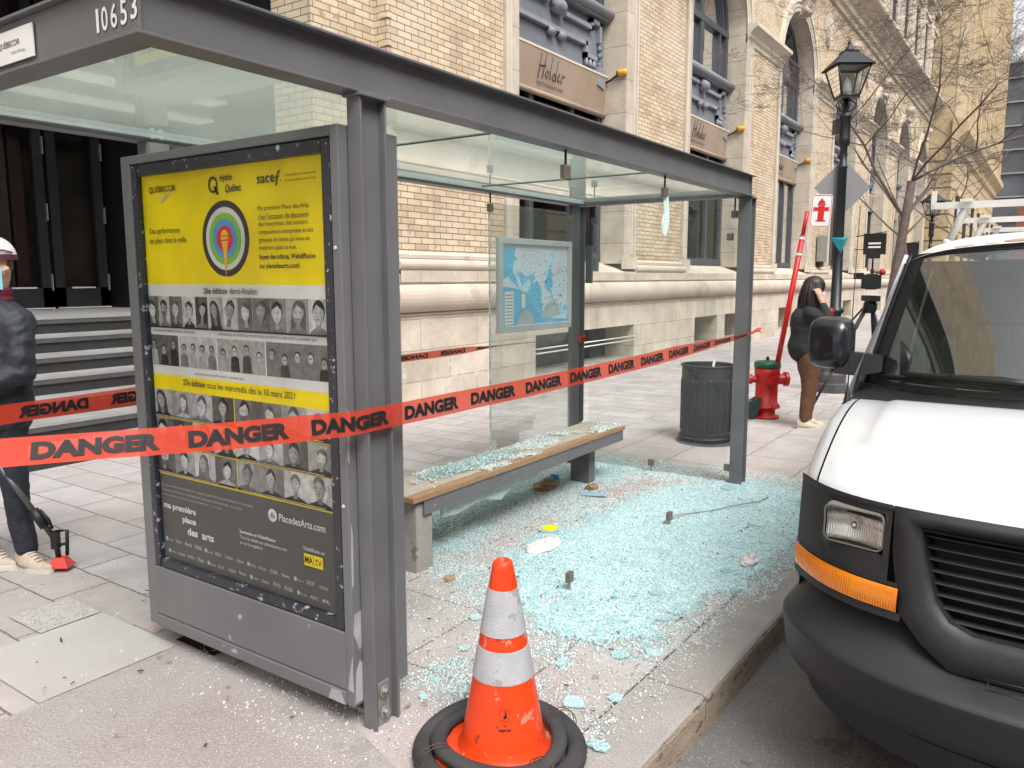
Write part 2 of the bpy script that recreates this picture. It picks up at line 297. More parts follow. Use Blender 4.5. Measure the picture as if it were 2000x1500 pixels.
# ------------------------------------------------------------------ ground
g = MB(); g.flat([(-60, -60, -.16), (400, -60, -.16), (400, 60, -.16), (-60, 60, -.16)], 'asphalt'); g.build('ground', kind='structure')
KX = lambda x: 1.10-.03*x          # outer edge of the kerb
g = MB(); g.flat([(-30, KX(-30), -.15), (150, KX(150)+3.5, -.15), (150, -9, -.15), (-30, -9, -.15)], 'asphalt'); g.build('road', kind='structure')
g = MB()
xs = [-30]+[x*.6 for x in range(-4, 60)]+[60, 150]
g.flat([(-30, KX(-30)+.27, 0), (2.1, KX(2.1)+.27, 0), (45, KX(45)+.27, 0), (150, 1.4, 0), (150, 40, 0), (-30, 40, 0)], 'pavers'); g.build('sidewalk', kind='structure')
g = MB(); g.flat([(-6, KX(-6)+.275, .004), (9, KX(9)+.275, .004), (9, 3.55, .004), (1.93, 3.55, .004), (1.93, 3.14, .004), (-6, 3.14, .004)], 'paver_strip'); g.build('shelter_paving', kind='structure')
g = MB(); g.flat([(-6, KX(-6)+.28, .008), (1.72, KX(1.72)+.28, .008), (1.80, 1.7, .008), (1.97, 2.2, .008), (1.93, 3.14, .008), (-6, 3.14, .008)], 'rough_patch'); g.build('worn_concrete_patch', kind='structure')
g = MB(); g.flat([(1.325, 3.145, .008), (1.915, 3.145, .008), (1.915, 3.775, .008), (1.325, 3.775, .008)], 'pale_slab'); g.flat([(1.628, 3.785, .008), (1.915, 3.785, .008), (1.915, 4.1, .008), (1.628, 4.1, .008)], 'speckled_slab'); g.build('replaced_paving_slabs', kind='structure')
g = MB(); g.flat([(1.945, 2.92, .009), (2.06, 2.92, .009), (2.06, 3.2, .009), (1.945, 3.2, .009)], 'black')   # flat black patch on the paving under the cabinet
g.box(1.99, 2.12, 2.55, 2.86, .009, .05, 'concrete'); g.box(1.98, 2.10, 2.00, 2.12, .009, .03, 'concrete'); g.build('broken_paving_edge', kind='structure', bevel=.004)
kb = MB(); x = -8.0
while x < 60:
    L = 1.55 if x < 20 else 6; x1 = x+L-.008
    ya, yb = KX(x), KX(x1); r_ = .018
    sec = lambda y: [(y, -.2), (y, -r_-.006), (y+r_*.35, -.006), (y+r_, .003), (y+.262, .003), (y+.262, -.2)]
    va = [(x, a, b) for a, b in sec(ya)]+[(x1, a, b) for a, b in sec(yb)]
    kb.add(va, [(2, 3, 9, 8), (3, 4, 10, 9), (4, 5, 11, 10), (0, 1, 2, 3, 4, 5), (11, 10, 9, 8, 7, 6)], 'kerb_granite'); kb.add(va, [(0, 1, 7, 6), (1, 2, 8, 7)], 'kerb_face')
    x += L
kb.build('kerb', kind='structure')

# ------------------------------------------------------------------ brick building with arched bays
YW = 6.5; NB = 7; A0 = 9.65; PER = 6.4; WID = 3.4; RAD = 1.7; ZI = 7.4; YR = 7.0
bld = thing('brick_building', (9, 6.5, 0), 'long buff brick and limestone building with tall arched windows running beside the sidewalk', 'building')
XE = 52.0
# base: smooth ashlar with small basement openings
holes = []
for k in range(NB):
    a = A0+PER*k
    if k == 0: holes.append((10.0, 13.4))
    else: holes += [(a+.38, a+1.78), (a+2.3, a+4.0)] if k < 3 else [(a+.4, a+1.8), (a+2.3, a+3.8)]
YB = 6.40
b = MB()
b.flat([(7.02, YB, 0), (XE, YB, 0), (XE, YB, .17), (7.02, YB, .17)], 'ashlar'); b.flat([(7.02, YB, .78), (XE, YB, .78), (XE, YB, 1.2), (7.02, YB, 1.2)], 'ashlar')
xs = [7.02]+[v for h in holes for v in h]+[XE]
for i in range(0, len(xs), 2): b.flat([(xs[i], YB, .17), (xs[i+1], YB, .17), (xs[i+1], YB, .78), (xs[i], YB, .78)], 'ashlar')
b.flat([(7.02, YB, 0), (7.02, 6.8, 0), (7.02, 6.8, 1.7), (7.02, YB, 1.7)], 'ashlar')
b.build('base_wall', bld)
for h0, h1 in holes:
    b = MB(); b.flat([(h0, YB, .17), (h1, YB, .17), (h1, 7.0, .17), (h0, 7.0, .17)], 'concrete'); b.flat([(h0, YB, .78), (h1, YB, .78), (h1, 7.0, .78), (h0, 7.0, .78)], 'ashlar')
    b.flat([(h0, YB, .17), (h0, 7, .17), (h0, 7, .78), (h0, YB, .78)], 'ashlar'); b.flat([(h1, YB, .17), (h1, 7, .17), (h1, 7, .78), (h1, YB, .78)], 'ashlar'); b.flat([(h0, 7, .17), (h1, 7, .17), (h1, 7, .78), (h0, 7, .78)], 'win_frame')
    ob = b.build('basement_window', bld)
    if h0 < 11:
        b = MB()
        for z in (.50, .57): b.tube([(h0, 6.38, z), (h1, 6.38, z)], .012, 6, 'white_paint')
        b.build('guard_rail', ob)
def molding(prof, x0, x1, mat, name, parent, mb=None):
    """profile (y,z) swept along x with end caps"""
    m = mb or MB(); n = len(prof)
    vv = [(x0, y, z) for y, z in prof]+[(x1, y, z) for y, z in prof]
    m.add(vv, [(i, i+1, n+i+1, n+i) for i in range(n-1)], mat, False); m.add(vv, [tuple(range(n)), tuple(range(2*n-1, n-1, -1))], mat)
    return m if mb else m.build(name, parent)
arc = lambda yc, zc, r, a0, a1, n=8: [(yc+r*math.cos(R(a0+(a1-a0)*i/n)), zc+r*math.sin(R(a0+(a1-a0)*i/n))) for i in range(n+1)]
big = [(6.6, 1.2), (6.37, 1.2)]+[(6.40-.13*math.sin(R(t)), 1.40-.17*math.cos(R(t))) for t in range(0, 181, 15)]+[(6.37, 1.6), (6.6, 1.6)]
molding(big, 6.88, XE, 'limestone', 'torus_molding', bld)
b = MB(); b.flat([(7.02, 6.39, 1.6), (XE, 6.39, 1.6), (XE, 6.39, 1.735), (7.02, 6.39, 1.735)], 'ashlar')
b.flat([(7.02, 6.39, 1.735), (XE, 6.39, 1.735), (XE, 7.1, 1.97), (7.02, 7.1, 1.97)], 'limestone'); b.build('sill_band', bld)
small = [(6.6, 1.73), (6.42, 1.73)]+[(6.45-.085*math.sin(R(t)), 1.805-.075*math.cos(R(t))) for t in range(0, 181, 20)]+[(6.43, 1.885), (6.43, 1.93), (6.49, 1.97), (6.6, 1.97)]
# wall piers between the bays, arches and wall above
TOP = 10.45
def pier(x0, x1):
    b = MB(); b.flat([(x0, YW, 1.97), (x1, YW, 1.97), (x1, YW, ZI), (x0, YW, ZI)], 'buff_brick')
    return b
piers = [(7.0, A0-.35)]+[(A0+WID+.42+PER*k, A0+PER*(k+1)-.30) for k in range(NB-1)]+[(A0+WID+.42+PER*(NB-1), XE)]
for i, (x0, x1) in enumerate(piers):
    b = pier(x0, x1)
    if i == 0:
        b.flat([(7.0, YW, 1.97), (7.0, 6.72, 1.97), (7.0, 6.72, TOP), (7.0, YW, TOP)], 'buff_brick')
        for j in range(40):      # toothed brick quoins on the corner
            if j % 2: b.box(6.985, 7.05, 6.485, 6.6, 2.0+j*.153, 2.0+j*.153+.07, 'buff_brick')
    b.build('brick_pier', bld)
    b = MB(); molding(small, x0-.03 if i else 7.0, x1+.03, 'limestone', '', None, b); b.build('pier_base', bld)
    # capital block at the springing of the arches
    if i:
        cp = [(6.5, 7.20), (6.46, 7.22), (6.46, 7.30), (6.40, 7.36), (6.40, 7.42), (6.30, 7.52), (6.22, 7.56), (6.22, 7.64), (6.5, 7.66)]
        b = MB(); molding(cp, x0-.42, x1+.32, 'limestone_clean', '', None, b); b.build('capital', bld)
wall = MB(); NA = 20
for k in range(NB):
    c = A0+PER*k+RAD
    pts = [(c-RAD*math.cos(math.pi*i/NA), ZI+RAD*math.sin(math.pi*i/NA)) for i in range(NA+1)]
    for i in range(NA): wall.flat([(pts[i][0], YW, pts[i][1]), (pts[i+1][0], YW, pts[i+1][1]), (pts[i+1][0], YW, TOP), (pts[i][0], YW, TOP)], 'buff_brick')
    if k: wall.flat([(c-RAD-PER+WID, YW, ZI), (c-RAD, YW, ZI), (c-RAD, YW, TOP), (c-RAD-PER+WID, YW, TOP)], 'buff_brick')
wall.flat([(7.0, YW, ZI), (A0, YW, ZI), (A0, YW, TOP), (7.0, YW, TOP)], 'buff_brick')
wall.flat([(A0+PER*(NB-1)+WID, YW, ZI), (XE, YW, ZI), (XE, YW, TOP), (A0+PER*(NB-1)+WID, YW, TOP)], 'buff_brick')
wall.build('arcade_wall', bld)
for k in range(NB):
    a = A0+PER*k; e = a+WID; c = a+RAD
    # stone surround: jambs and archivolt, moulded in two steps
    b = MB()
    for x0, x1 in ((a-.30 if k else a-.35, a), (e, e+.42)):
        b.box(x0, x1, 6.465, 6.52, 1.97, ZI, 'ashlar_reveal')
        xm = x0 if x0 < a-.01 else x1
        s_ = 1 if xm > e-.5 else -1
        b.box(min(xm, xm-s_*.06), max(xm, xm-s_*.06), 6.43, 6.47, 2.05, ZI, 'limestone_clean'); b.box(min(xm-s_*.09, xm-s_*.15), max(xm-s_*.09, xm-s_*.15), 6.445, 6.47, 2.05, ZI, 'limestone_clean')
        b.box(x0-.02, x1+.02, 6.40, 6.5, 1.80, 2.02, 'limestone_clean')
    for r0, r1, yf in ((RAD, RAD+.33, 6.465), (RAD+.24, RAD+.36, 6.42), (RAD+.10, RAD+.17, 6.445)):
        n = 28
        for i in range(n):
            t0, t1 = math.pi*i/n, math.pi*(i+1)/n
            q = [(c-r*math.cos(t), ZI+r*math.sin(t)) for t in (t0, t1) for r in (r0, r1)]
            vv = [(x, y, z) for x, z in q for y in (yf, 6.51)]
            b.add(vv, [(0, 2, 6, 4), (0, 4, 5, 1), (2, 3, 7, 6)], 'limestone_clean')
    b.build('arch_surround', bld)
    # deep reveal
    b = MB()
    b.flat([(a, 6.521, 1.9), (a, YR+.1, 1.9), (a, YR+.1, ZI), (a, 6.521, ZI)], 'ashlar_reveal'); b.flat([(e, 6.521, 1.9), (e, YR+.1, 1.9), (e, YR+.1, ZI), (e, 6.521, ZI)], 'ashlar_reveal')
    for i in range(28):
        t0, t1 = math.pi*i/28, math.pi*(i+1)/28
        b.add([(c-RAD*math.cos(t0), 6.465, ZI+RAD*math.sin(t0)), (c-RAD*math.cos(t1), 6.465, ZI+RAD*math.sin(t1)), (c-RAD*math.cos(t1), YR+.1, ZI+RAD*math.sin(t1)), (c-RAD*math.cos(t0), YR+.1, ZI+RAD*math.sin(t0))], [(0, 1, 2, 3)], 'ashlar_reveal', True)
    b.build('window_reveal', bld)
    # scrolled keystone
    b = MB(); zc = ZI+RAD+.32
    b.prism([(6.5, zc-.42), (6.36, zc-.40), (6.26, zc-.18), (6.20, zc), (6.18, zc+.18), (6.28, zc+.32), (6.5, zc+.36)], (c-.2, 0, 0), (0, 1, 0), (0, 0, 1), (.4, 0, 0), 'limestone')
    b.lathe([(.18, -.26), (.2, -.22), (.2, .22), (.18, .26)], (c, 6.28, zc+.16), 14, 'limestone', axis='x'); b.lathe([(.10, -.30), (.11, .30)], (c, 6.28, zc+.16), 10, 'limestone_clean', axis='x')
    b.lathe([(.09, -.22), (.1, .22)], (c, 6.33, zc-.30), 10, 'limestone', axis='x')
    b.build('keystone', bld)
    # oval medallion between arches
    if k < NB-1:
        b = MB(); mc = a+WID+(PER-WID)/2
        b.prism(ell(mc, 9.42, .34, .52, 28), (0, 6.43, 0), (1, 0, 0), (0, 0, 1), (0, .09, 0), 'limestone_clean', True); b.prism(ell(mc, 9.42, .27, .44, 28), (0, 6.41, 0), (1, 0, 0), (0, 0, 1), (0, .03, 0), 'white_paint' if 0 else 'limestone_clean', True)
        b.build('medallion', bld)
    # upper arched window
    wn = MB(); fy = YR
    for r0, r1 in ((RAD-.16, RAD+.02), (RAD-.34, RAD-.27)):
        for i in range(28):
            t0, t1 = math.pi*i/28, math.pi*(i+1)/28
            q = [(c-r*math.cos(t), ZI+r*math.sin(t)) for t in (t0, t1) for r in (r0, r1)]
            wn.add([(x, y, z) for x, z in q for y in (fy-.07, fy+.06)], [(0, 2, 6, 4), (0, 4, 5, 1), (2, 3, 7, 6)], 'win_frame')
    for x0, x1 in ((a, a+.16), (e-.16, e), (a+.5, a+.60), (e-.60, e-.5), (c-.09, c+.09)): wn.box(x0, x1, fy-.07, fy+.06, 6.2, ZI+(.9 if a+.3 < x0 < e-.7 else 0), 'win_frame')
    for dx in (-1, 1):      # tracery of two pointed lights
        for i in range(10):
            t0, t1 = R(90*i/10), R(90*(i+1)/10); q = [(c+dx*(.09+r*(1-math.cos(t))) if 0 else c+dx*(1.1-r*math.cos(t)), ZI+.4+r*math.sin(t)) for t in (t0, t1) for r in (.92, 1.0)]
            wn.add([(x, y, z) for x, z in q for y in (fy-.05, fy+.04)], [(0, 2, 6, 4), (0, 4, 5, 1), (2, 3, 7, 6)], 'win_frame')
    wn.box(a, e, fy-.08, fy+.06, 7.36, 7.5, 'win_frame'); wn.box(a+.6, e-.6, fy-.04, fy+.04, 6.3, 6.4, 'win_frame')
    wo = wn.build('arched_window', bld)
    p_ = MB(); p_.flat([(a, fy+.02, 6.2), (e, fy+.02, 6.2), (e, fy+.02, ZI)]+[(c+RAD*math.cos(math.pi*i/16), fy+.02, ZI+RAD*math.sin(math.pi*i/16)) for i in range(17)], 'window_glass'); p_.build('pane', wo)
    # zinc spandrel with rail, scroll and fret ornament
    sp = MB(); sp.box(a, e, 6.93, 7.05, 5.12, 6.2, 'zinc')
    sp.tube([(a, 6.80, 6.22), (e, 6.80, 6.22)], .085, 12, 'zinc_light'); sp.box(a, e, 6.80, 6.95, 6.1, 6.2, 'zinc')
    def fret(pts, r=.035):
        for (x0, z0), (x1, z1) in zip(pts[:-1], pts[1:]): sp.box(min(x0, x1)-r, max(x0, x1)+r, 6.85, 6.94, min(z0, z1)-r, max(z0, z1)+r, 'zinc_light')
    fret([(a+.1, 5.98), (c-.3, 5.98)]); fret([(c+.3, 5.90), (e-.55, 5.90), (e-.55, 6.02), (e-.25, 6.02), (e-.25, 5.75)])
    fret([(a+.02, 5.42), (a+.35, 5.42), (a+.35, 5.60), (e-.75, 5.60), (e-.75, 5.42), (e-.40, 5.42)])
    sp.lathe([(.10, -.14), (.115, -.1), (.115, .1), (.10, .14)], (c, 6.86, 5.95), 14, 'zinc_light', axis='x'); sp.lathe([(.05, -.16), (.05, .16)], (c, 6.86, 5.95), 10, 'zinc', axis='x')
    for dx in (-.18, .14): sp.lathe([(.06, -.08), (.065, .08)], (c+dx, 6.88, 5.53), 12, 'zinc_light', axis='x')
    for q in range(3):
        for bx in (e-.72, a+.12): sp.lathe([(.035, -.10), (.042, -.04), (.022, .04)], (bx+q*.13, 6.88, 5.34), 10, 'zinc_light')
    for zz in (5.35, 5.5, 5.62): sp.ball((e-.22, 6.90, zz), .05, 'zinc', 8)
    sp.prism([(e-.38, 5.0), (e-.12, 4.95), (e-.08, 5.3), (e-.3, 5.32)], (0, 6.84, 0), (1, 0, 0), (0, 0, 1), (0, .1, 0), 'zinc_light')
    sp.build('spandrel_panel', bld)
    # sloping sign canopy with lettering
    aw = MB(); lean = .10
    aw.add([(a+.01, 6.83, 5.18), (e-.01, 6.83, 5.18), (e-.01, 6.93, 4.55), (a+.01, 6.93, 4.55), (a+.01, 6.92, 5.18), (e-.01, 6.92, 5.18), (e-.01, 6.96, 4.55), (a+.01, 6.96, 4.55)], [(0, 1, 2, 3), (0, 4, 5, 1), (3, 2, 6, 7), (0, 3, 7, 4), (1, 5, 6, 2)], 'awning')
    aw.tube([(a+.01, 6.91, 4.53), (e-.01, 6.91, 4.53)], .045, 10, 'awning'); aw.box(a+.01, e-.01, 6.825, 6.85, 5.165, 5.2, 'limestone_clean')
    ao = aw.build('sign_canopy', bld)
    if k < 3:
        pf = plane((a, 6.83-.008, 5.18), (1, 0, 0), Vector((0, -.1, .63)).normalized(), (0, -1, 0)); t = MB()
        [t.tube([pf(1.18+x_*.115, -.42+y_*.115, .002) for x_, y_ in st_], .0085, 4, 'awning_ink') for st_ in ([(.15, 3.0), (-.25, -.2)], [(1.35, 3.3), (.85, -.1)], [(-.2, 1.5), (1.5, 1.75)], [(1.9, 1.2), (1.55, .7), (1.75, .2), (2.2, .4), (2.3, 1.0), (1.9, 1.25)], [(3.0, 3.1), (2.7, 1.2), (2.85, .1)], [(4.1, .9), (3.6, 1.2), (3.35, .6), (3.6, .15), (4.1, .6)], [(4.55, 2.9), (4.2, 1.0), (4.3, .1)], [(4.75, .75), (5.2, 1.1), (5.1, 1.4), (4.75, .9), (4.9, .3), (5.5, .5)], [(5.85, 1.3), (5.8, .1)], [(5.82, .9), (6.2, 1.35), (6.6, 1.2)])]; text(t, 'RESTAURANT BAR', pf, 'awning_ink', 1.15, -.53, .80, .055)
        t.build('lettering', ao)
    # lower shop window
    wn = MB(); fz0, fz1 = 1.97, 5.1
    for x0, x1 in ((a, a+.14), (e-.14, e), (a+1.0, a+1.12), (e-1.12, e-1.0)): wn.box(x0, x1, YR-.05, YR+.06, fz0, fz1, 'win_frame')
    wn.box(a, e, YR-.06, YR+.06, fz0-.03, fz0+.12, 'win_frame'); wn.box(a, e, YR-.04, YR+.05, 3.3, 3.4, 'win_frame') if k == 0 else None
    wo = wn.build('shop_window', bld)
    p_ = MB(); p_.flat([(a, YR+.02, fz0), (e, YR+.02, fz0), (e, YR+.02, fz1), (a, YR+.02, fz1)], 'window_glass'); p_.build('pane', wo)
    b = MB(); b.box(a-.3, e+.3, 8.6, 8.7, 1.0, 9.3, 'interior_warm'); b.box(a-.35, a-.3, 7.1, 8.7, 1, 9.3, 'interior_dark'); b.box(e+.3, e+.35, 7.1, 8.7, 1, 9.3, 'interior_dark'); b.box(a-.3, e+.3, 7.1, 8.7, 1.85, 1.93, 'interior_dark'); b.box(a-.3, e+.3, 7.1, 8.7, 5.0, 5.1, 'interior_dark')
    b.build('room', bld)
    if k > 0:
        for cx, cw in ((a+.75, .42), (e-.45, .3)) if k % 2 else ((a+.9, .5), (e-.4, .25)):
            b = MB(); n = 30
            b.grid(lambda u, v: (cx-cw/2+cw*u*(1-.25*math.exp(-((v-.45)/.2)**2)), 7.25+.04*math.sin(u*32), 2.0+2.6*v), n, 6, 'curtain'); b.build('curtain', wo)
    # amber lamp at the end of the sign canopy
    if k < 3:
        b = MB(); b.lathe([(.03, -.12), (.045, -.05), (.045, 0)], (e-.06, 6.62, 5.22), 12, 'black', axis='y')
        b.lathe([(.05, -.17), (.056, -.16), (.056, -.04), (.05, 0)], (e-.05, 6.62, 5.22), 16, 'amber_plastic', axis='y'); b.tube([(e-.05, 6.95, 5.05), (e-.05, 6.75, 5.12), (e-.05, 6.60, 5.2)], .02, 6, 'black')
        b.build('amber_wall_lamp', bld)
# palm in the first window
b = MB()
for i in range(16):
    t = R(200+140*i/15); ln = random.uniform(.8, 1.3); pts = [(10.75+.1*math.cos(t), 7.35, 3.1)]
    pts = [(10.75+math.cos(R(20+140*i/15))*ln*s_*.8, 7.3+.15*random.random(), 3.1+s_*ln*math.sin(R(20+140*i/15))-.35*s_*s_*ln) for s_ in (0, .3, .6, .8, 1)]
    for j in range(4):
        p, q = Vector(pts[j]), Vector(pts[j+1]); wd = .035*(1-j*.2); b.add([p+V(0, 0, wd), p-V(0, 0, wd), q-V(0, 0, wd*.7), q+V(0, 0, wd*.7)], [(0, 1, 2, 3)], 'leaf')
b.tube([(10.75, 7.35, 2.0), (10.73, 7.35, 2.6), (10.75, 7.35, 3.15)], [.05, .04, .03], 6, 'wood')
b.build('potted_palm', label='green palm standing inside the nearest shop window', cat='plant')
# cornice
cor = [(6.5, 10.35), (6.42, 10.36), (6.40, 10.50), (6.30, 10.55), (6.30, 10.74), (6.18, 10.80), (6.16, 10.90), (5.98, 10.96), (5.97, 11.08), (5.90, 11.10)]+[(5.86-.13*math.sin(R(t)), 11.24-.13*math.cos(R(t))) for t in range(0, 181, 20)]+[(6.0, 11.42), (6.62, 11.55)]
molding(cor, 7.0, XE, 'limestone', 'cornice', bld)
# upper storeys
up = MB(); up.flat([(7.0, 6.62, 11.4), (XE, 6.62, 11.4), (XE, 6.62, 21), (7, 6.62, 21)], 'buff_brick')
up.flat([(XE, 6.62, 11.4), (XE, 16, 11.4), (XE, 16, 21), (XE, 6.62, 21)], 'buff_brick'); up.build('upper_wall', bld)
for i in range(8):
    xx = 27.6+i*3.2
    b = MB(); b.box(xx-.28, xx+.28, 6.42, 6.63, 11.5, 20.5, 'limestone_clean'); b.box(xx-.16, xx-.08, 6.36, 6.43, 11.5, 20.5, 'limestone_clean'); b.box(xx+.08, xx+.16, 6.36, 6.43, 11.5, 20.5, 'limestone_clean'); b.build('pilaster', bld)
    for z0 in (12.3, 16.4):
        b = MB(); x0, x1 = xx+.75, xx+2.45
        for u0, u1, w0, w1 in ((x0-.2, x0, z0, z0+2.6), (x1, x1+.2, z0, z0+2.6), (x0-.2, x1+.2, z0+2.6, z0+2.85)): b.box(u0, u1, 6.5, 6.64, w0, w1, 'limestone_clean')
        b.box(x0-.35, x1+.35, 6.32, 6.64, z0-.25, z0, 'limestone'); b.box(x0, x1, 6.56, 6.60, z0+1.3, z0+1.38, 'win_frame'); b.box(x0, x1, 6.6, 6.61, z0, z0+2.6, 'black')
        b.box(x0-.2, x0, 6.25, 6.64, z0-.55, z0-.25, 'limestone'); b.box(x1, x1+.2, 6.25, 6.64, z0-.55, z0-.25, 'limestone')
        b.box(x0-.3, x1+.3, 6.4, 6.64, z0+2.85, z0+3.0, 'limestone')
        b.build('upper_window', bld)
# wing to the left of the first pier and the entrance recess
b = MB(); b.flat([(6.05, 6.72, 0), (7.0, 6.72, 0), (7.0, 6.72, 12), (6.05, 6.72, 12)], 'buff_brick'); b.flat([(6.05, 6.72, 0), (6.05, 7.35, 0), (6.05, 7.35, 12), (6.05, 6.72, 12)], 'buff_brick'); b.build('corner_brickwork', bld)
b = MB()
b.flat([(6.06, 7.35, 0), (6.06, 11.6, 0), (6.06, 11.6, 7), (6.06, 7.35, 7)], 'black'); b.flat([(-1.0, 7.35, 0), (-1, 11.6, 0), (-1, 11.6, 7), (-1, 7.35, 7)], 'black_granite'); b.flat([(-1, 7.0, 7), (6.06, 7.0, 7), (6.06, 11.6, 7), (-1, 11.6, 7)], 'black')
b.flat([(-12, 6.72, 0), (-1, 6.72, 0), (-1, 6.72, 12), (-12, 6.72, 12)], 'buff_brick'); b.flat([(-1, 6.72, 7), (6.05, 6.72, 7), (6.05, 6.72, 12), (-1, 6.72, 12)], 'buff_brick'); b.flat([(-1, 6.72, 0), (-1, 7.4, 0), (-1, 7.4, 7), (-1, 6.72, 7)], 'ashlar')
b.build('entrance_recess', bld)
st = MB(); HR, TR, Y0, NS = .178, .27, 7.12, 7
for i in range(NS):
    y = Y0+i*TR; z = HR*(i+1)
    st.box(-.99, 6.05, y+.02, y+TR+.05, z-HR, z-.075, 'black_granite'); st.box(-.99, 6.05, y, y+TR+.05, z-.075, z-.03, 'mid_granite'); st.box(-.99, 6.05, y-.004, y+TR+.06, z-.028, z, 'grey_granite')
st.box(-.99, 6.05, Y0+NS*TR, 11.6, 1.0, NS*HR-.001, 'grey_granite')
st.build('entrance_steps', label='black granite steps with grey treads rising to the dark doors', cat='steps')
YD = 11.0; ZL = NS*HR
b = MB(); b.flat([(-1, YD+.3, ZL), (6.06, YD+.3, ZL), (6.06, YD+.3, 7), (-1, YD+.3, 7)], 'interior_warm'); b.build('entrance_back', bld)
M('door_frame', (.022, .023, .027), .35, col2=(.016, .016, .019)); M('door_red', (.05, .012, .01), .5, col2=(.02, .01, .01), vs=1)
for i, (x0, x1) in enumerate(((1.0, 2.0), (2.05, 3.05), (3.1, 4.1), (4.15, 5.22), (5.27, 5.98))):
    b = MB(); 
    for u0, u1, w0, w1 in ((x0, x0+.12, ZL, 5.4), (x1-.12, x1, ZL, 5.4), (x0, x1, ZL, ZL+.28), (x0, x1, ZL+2.3, ZL+2.42), (x0, x1, 5.25, 5.4)): b.box(u0, u1, YD-.06, YD+.04, w0, w1, 'door_frame')
    d = b.build('entrance_door', bld)
    b = MB(); b.flat([(x0+.12, YD, ZL+.28), (x1-.12, YD, ZL+.28), (x1-.12, YD, 5.25), (x0+.12, YD, 5.25)], 'window_glass'); b.build('pane', d)
    for z0 in (ZL+.24, ZL+1.15, ZL+2.0): b = MB(); b.box(x1-.012, x1, YD-.10, YD-.06, z0, z0+.22, 'galv'); b.build('handle', d)
    b = MB(); b.box(x0+.2, x1-.2, YD-.08, YD-.06, ZL+.27, ZL+.29, 'alu'); b.box(x0, x1, YD-.10, YD-.06, ZL+.005, ZL+.02, 'alu'); b.build('kick_strip', d)
M('reflection_brown', (.06, .042, .036), .6, col2=(.04, .028, .024), vs=1); M('reflection_red', (.045, .012, .010), .6)
b = MB(); b.box(4.35, 4.86, 11.15, 11.25, ZL, 6.5, 'reflection_brown'); b.box(4.90, 5.06, 11.16, 11.25, ZL, 6.5, 'reflection_red'); b.build('door_reflection', bld)  # brown and red slabs stand in for a reflection in the door glass
# wall fittings
b = MB(); b.box(27.1, 27.75, 6.3, 6.46, 2.15, 3.0, 'galv'); b.box(27.2, 27.65, 6.35, 6.47, 1.98, 2.15, 'black'); b.build('utility_box', bevel=.01, label='pale grey metal utility box fixed to the brick pier behind the lamp post', cat='utility box')
t = thing('hanging_sign', (33.0, 6.4, 2.9), 'square black hanging shop sign on a bracket near the tree trunk', 'sign')
b = MB(); b.box(33.0, 33.06, 5.35, 6.15, 2.5, 3.3, 'black'); b.build('sign_board', t)
b = MB(); pf = plane((32.995, 6.1, 2.85), (0, -1, 0), (0, 0, 1), (-1, 0, 0)); text(b, 'WOLF', pf, 'white_paint', .1, 0, .5, .12, bold=.02) if 0 else None
for zz in (2.92, 2.78): b.obox((32.99, 5.75, zz), (.003, 0, 0), (0, .22, 0), (0, 0, .035), 'white_paint')
b.build('sign_lettering', t); b = MB(); b.tube([(33.03, 6.45, 3.2), (33.03, 5.35, 3.35)], .02, 6, 'black'); b.tube([(33.03, 6.45, 2.7), (33.03, 6.15, 2.7)], .02, 6, 'black'); b.build('bracket', t)
t = thing('hanging_sign', (43.0, 6.4, 2.9), 'small dark bracket sign further along the wall beside the van roof', 'sign')
b = MB(); b.box(43.0, 43.06, 5.5, 6.15, 2.6, 3.3, 'black'); b.build('sign_board', t); b = MB(); b.tube([(43.03, 6.45, 3.2), (43.03, 5.5, 3.35)], .02, 6, 'black'); b.tube([(43.03, 6.45, 2.7), (43.03, 6.15, 2.7)], .02, 6, 'black'); b.build('bracket', t)
# ------------------------------------------------------------------ yellow stone building next door
yb = thing('fluted_stone_building', (52, 5.3, 0), 'taller yellow stone building with fluted piers beyond the brick one', 'building')
XS, XF, YF = 52.2, 88, 5.25
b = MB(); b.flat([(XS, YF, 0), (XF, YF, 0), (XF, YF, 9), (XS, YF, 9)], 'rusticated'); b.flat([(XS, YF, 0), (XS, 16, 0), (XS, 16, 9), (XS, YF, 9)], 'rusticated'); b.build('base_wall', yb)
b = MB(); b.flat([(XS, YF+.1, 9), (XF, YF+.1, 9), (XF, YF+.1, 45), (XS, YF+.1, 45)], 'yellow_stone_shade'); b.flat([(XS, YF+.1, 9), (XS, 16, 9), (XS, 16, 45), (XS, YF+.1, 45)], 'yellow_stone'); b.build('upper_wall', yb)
n = 0; x = XS+.6
while x < XF-1:
    b = MB(); b.box(x, x+.62, YF-.42, YF+.12, 10.6, 45, 'pier_stone_lit'); b.box(x+.16, x+.46, YF-.56, YF-.40, 10.6, 45, 'yellow_stone'); b.build('pier', yb)
    for z0 in (12, 16.5, 21, 25.5, 30, 34.5):
        if x+1.2 < XF-1 and n % 2 == 0: c_ = MB(); c_.box(x+1.3, x+2.4, YF+.02, YF+.11, z0, z0+2.8, 'black'); c_.box(x+1.2, x+2.5, YF-.2, YF+.1, z0-.2, z0, 'yellow_stone'); c_.box(x+1.85, x+1.9, YF, YF+.03, z0, z0+2.8, 'white_paint'); c_.build('window', yb)
    x += 2.6 if n % 2 == 0 else 1.5; n += 1
molding([(YF+.1, 8.8), (YF-.2, 9.0), (YF-.25, 9.4), (YF-.7, 9.8), (YF-.75, 10.2), (YF-.5, 10.4), (YF+.1, 10.6)], XS-.3, XF, 'yellow_stone', 'cornice', yb)
